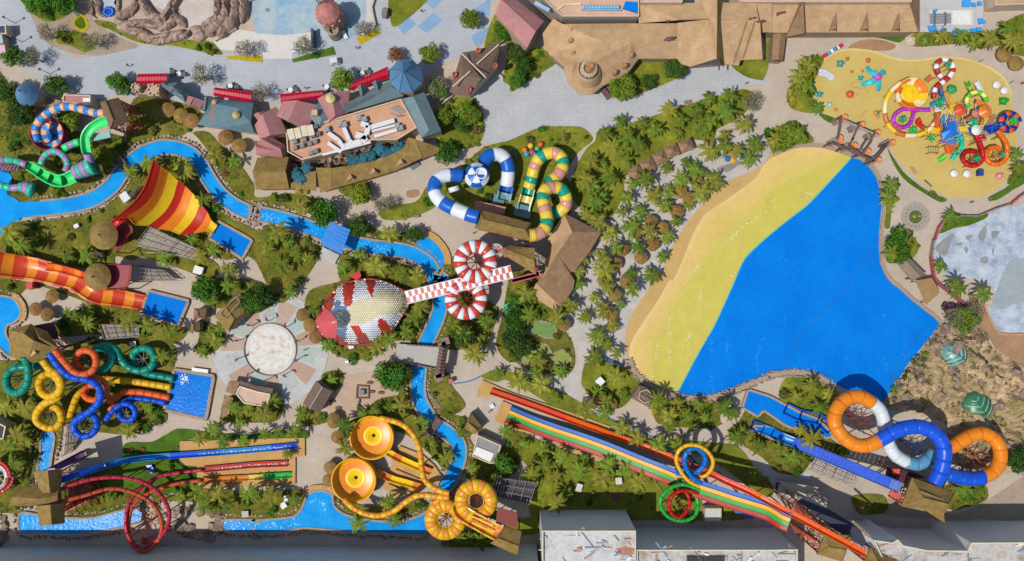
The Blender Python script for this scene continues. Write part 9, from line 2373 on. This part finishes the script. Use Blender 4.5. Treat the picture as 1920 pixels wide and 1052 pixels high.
# -- labels of the repeated plants, rocks and parasols
ORD = ['leftmost', 'second', 'third', 'fourth', 'fifth', 'sixth', 'seventh', 'eighth', 'ninth', 'tenth', 'eleventh', 'twelfth', 'thirteenth', 'fourteenth', 'fifteenth', 'sixteenth', 'seventeenth', 'eighteenth', 'nineteenth', 'twentieth']
tens = ['twenty', 'thirty', 'forty', 'fifty', 'sixty', 'seventy', 'eighty']
for tn in tens:
 for o_ in ['first', 'second', 'third', 'fourth', 'fifth', 'sixth', 'seventh', 'eighth', 'ninth']: ORD.append(tn + ' ' + o_)
 nx_ = tens.index(tn) + 1
 if nx_ < len(tens): ORD.append(tens[nx_][:-1] + 'ieth')
ZONES = [((60, 20), 'on the grass at the top left corner'), ((140, 75), 'by the triangular bed'), ((250, 65), 'along the canyon edge'), ((40, 110), 'at the left street edge'), ((30, 200), 'left of the peach bowl slide'), ((110, 165), 'beside the cone tower'), ((220, 160), 'by the stone turret'), ((330, 210), 'behind the teal shop'), ((390, 150), 'between the two left awnings'), ((480, 100), 'by the yellow planters'), ((580, 95), 'by the green planter'), ((640, 150), 'beside the slanting awning'), ((680, 55), 'beside the stone tower pool'), ((760, 20), 'on the lawn of the top plaza'), ((780, 100), 'above the octagonal tower'), ((880, 40), 'beside the blue paving inlays'), ((860, 210), 'on the lawn right of the hall'), ((975, 110), 'below the pink house'), ((1200, 150), 'beside the gatehouse dome'), ((1410, 130), 'right of the gatehouse'),
  ((690, 285), 'behind the peach plant deck'), ((580, 320), 'beside the thatched barn'), ((670, 360), 'on the bed below the curved arcade'), ((770, 390), 'on the curved bed left of the blue tube'), ((880, 370), 'inside the blue and white tube'), ((1000, 300), 'in the garden above the pretzel tube'), ((1170, 240), 'at the left end of the palm lawn'), ((1290, 210), 'in the middle of the palm lawn'), ((1390, 200), 'at the right end of the palm lawn'), ((1120, 300), 'on the palm lawn right of the walkway'), ((1110, 370), 'on the lawn above the thatched lodge'), ((1240, 320), 'right of the square cabanas'), ((1360, 290), 'at the top end of the beach'), ((1190, 420), 'among the upper straw parasols'), ((1250, 380), 'along the upper beach edge'), ((1150, 500), 'right of the thatched lodge'), ((1220, 480), 'along the middle beach edge'), ((1140, 580), 'on the sand below the lodge'), ((1150, 650), 'along the lower beach edge'), ((1010, 560), 'below the thatched lodge'), ((1020, 640), 'round the green garden beds'), ((980, 600), 'left of the green garden beds'),
  ((1140, 720), 'on the lawn with the white box'), ((1000, 720), 'above the landing deck'), ((1090, 770), 'above the orange speed slide'), ((1260, 760), 'below the brown hexagon pavilion'), ((1350, 780), 'below the wave pool kerb'), ((1490, 750), 'between the pool kerb and conveyor'), ((1410, 830), 'left of the conveyor slide'), ((1270, 830), 'above the yellow loop'), ((1000, 860), 'below the rainbow racer'), ((1060, 900), 'above the tall grey block'), ((1150, 890), 'on the lawn left of the green loop'), ((1400, 900), 'right of the yellow loop'), ((1820, 910), 'below the giant tube slide'), ((1890, 870), 'at the right edge by the rocks'), ((1810, 610), 'at the top of the rocks'), ((1760, 740), 'on the rocks'),
  ((1510, 140), 'on the planting left of the playground'), ((1490, 250), 'beside the pergola and beach'), ((1780, 75), 'below the pale terrace'), ((1890, 60), 'at the top right corner'), ((1540, 220), 'at the lower left of the playground'), ((1750, 330), 'along the lower playground hedge'), ((1900, 330), 'on the right hedge of the playground'), ((1680, 350), 'beside the upper right pool kerb'), ((1690, 450), 'between the wave pool and round bed'), ((1800, 410), 'at the top of the drained lake'), ((1830, 550), 'on the left shore of the drained lake'),
  ((40, 280), 'beside the green funnel slide'), ((150, 250), 'inside the green flume bend'), ((200, 320), 'on the river bank above the bend'), ((250, 250), 'beside the river footbridge'), ((340, 320), 'on the inner river bend'), ((420, 290), 'on the outer river bank'), ((500, 390), 'above the river rapids'), ((620, 400), 'above the blue river shelter'), ((700, 440), 'right of the blue river shelter'), ((60, 440), 'below the river at the left'), ((140, 470), 'left of the round thatched towers'), ((230, 360), 'above the striped wave wall'), ((300, 480), 'beside the slatted ramp'), ((380, 500), 'below the slatted ramp'), ((500, 450), 'right of the small plunge pool'), ((440, 400), 'right of the striped wave wall'), ((530, 510), 'above the round plaza'), ((700, 500), 'above the snake hood'), ((600, 560), 'left of the snake hood'), ((780, 600), 'right of the snake hood'), ((680, 660), 'below the snake hood'), ((900, 620), 'right of the lower striped disc'), ((60, 560), 'round the left river pool'), ((180, 590), 'left of the grid stair'), ((280, 620), 'below the half pipe pool'), ((400, 540), 'beside the thatched pavilion'), ((390, 640), 'left of the round plaza'), ((300, 660), 'right of the teal loop'), ((40, 780), 'left of the yellow coil'), ((240, 790), 'right of the blue coil'), ((450, 770), 'round the peach kiosk'), ((560, 780), 'below the brown pavilion'), ((620, 710), 'above the brown pavilion'), ((740, 720), 'right of the sand play area'), ((720, 780), 'above the orange bowls'), ((850, 720), 'right of the river below the bridge'), ((640, 830), 'left of the orange bowls'), ((800, 840), 'between the bowls and the river'), ((880, 830), 'beside the pump house'), ((930, 870), 'right of the pump house'), ((60, 850), 'above the thatched cross'), ((60, 980), 'left of the thatched cross'), ((200, 870), 'below the blue speed slide'), ((370, 820), 'at the left end of the speed slides'), ((480, 810), 'along the top of the landing deck'), ((200, 940), 'inside the red loop slides'), ((380, 930), 'right of the red loops'), ((500, 940), 'left of the river bay'), ((700, 950), 'below the lower orange bowl'), ((900, 1010), 'below the twin disc slide'), ((760, 980), 'on the lower river bank')]
LOOK = {'palm': 'green palm', 'bluish palm': 'dark blue green palm', 'shrub': 'leafy shrub', 'leafy tree': 'round green tree', 'yellow green tree': 'yellow green tree', 'dark tree': 'dark green tree', 'bare tree': 'sparse twiggy tree', 'russet tree': 'russet brown tree'}
zz = {}
for (o, kd, x, y) in PLANTS:
 z = min(ZONES, key=lambda q: (q[0][0] - x) ** 2 + (q[0][1] - y) ** 2)[1]
 zz.setdefault((kd, z), []).append((x, y, o))
for (kd, z), lst in zz.items():
 lst.sort(key=lambda q: (q[0], q[1]))
 lk = LOOK.get(kd, kd)
 for i, (x, y, o) in enumerate(lst):
  if len(lst) == 1: o['label'] = f'single {lk} {z}'
  else: o['label'] = (f'{ORD[i]} {lk} {z}' if i == 0 else f'{lk}, {ORD[i]} from the left, {z}')
  if len(lst) > 1: o['group'] = f'{lk}s {z}'
PZ = [((330, 215), 'behind the teal shop'), ((435, 265), 'above the river bend'), ((80, 590), 'beside the left river pool'), ((595, 610), 'between the round plaza and the snake hood'), ((625, 830), 'left of the orange bowls'), ((1280, 370), 'near the upper beach'), ((1220, 430), 'among the palms beside the beach'), ((1180, 490), 'right of the thatched lodge'), ((1150, 560), 'near the lower beach'), ((1140, 750), 'below the white utility box'), ((1060, 610), 'beside the green garden beds'), ((1355, 765), 'below the wave pool kerb'), ((1890, 110), 'at the top right of the playground')]
zz = {}
for t, x, y in PARAS:
 z = min(PZ, key=lambda q: (q[0][0] - x) ** 2 + (q[0][1] - y) ** 2)[1]
 zz.setdefault(z, []).append((x, y, t))
for z, lst in zz.items():
 lst.sort(key=lambda q: (q[0], q[1]))
 for i, (x, y, t) in enumerate(lst):
  t['label'] = f'single round straw parasol {z}' if len(lst) == 1 else (f'leftmost round straw parasol {z}' if i == 0 else f'round straw parasol, {ORD[i]} from the left, {z}')
GZ = {'r': 'on the rocky ground beside the giant tube', 'e': 'in the row along the wave pool edge', 'l': 'in the rock pile by the lower river', 'c': 'on the bank of the lazy river'}
zz = {}
for o, gk in ROCKS: zz.setdefault(gk, []).append(o)
for gk, lst in zz.items():
 for i, o in enumerate(sorted(lst, key=lambda q: q.location.x)):
  o['label'] = f'rough brown boulder, {ORD[i]} from the left, {GZ[gk]}'; o['category'] = 'rock'; o['group'] = 'boulders ' + GZ[gk]
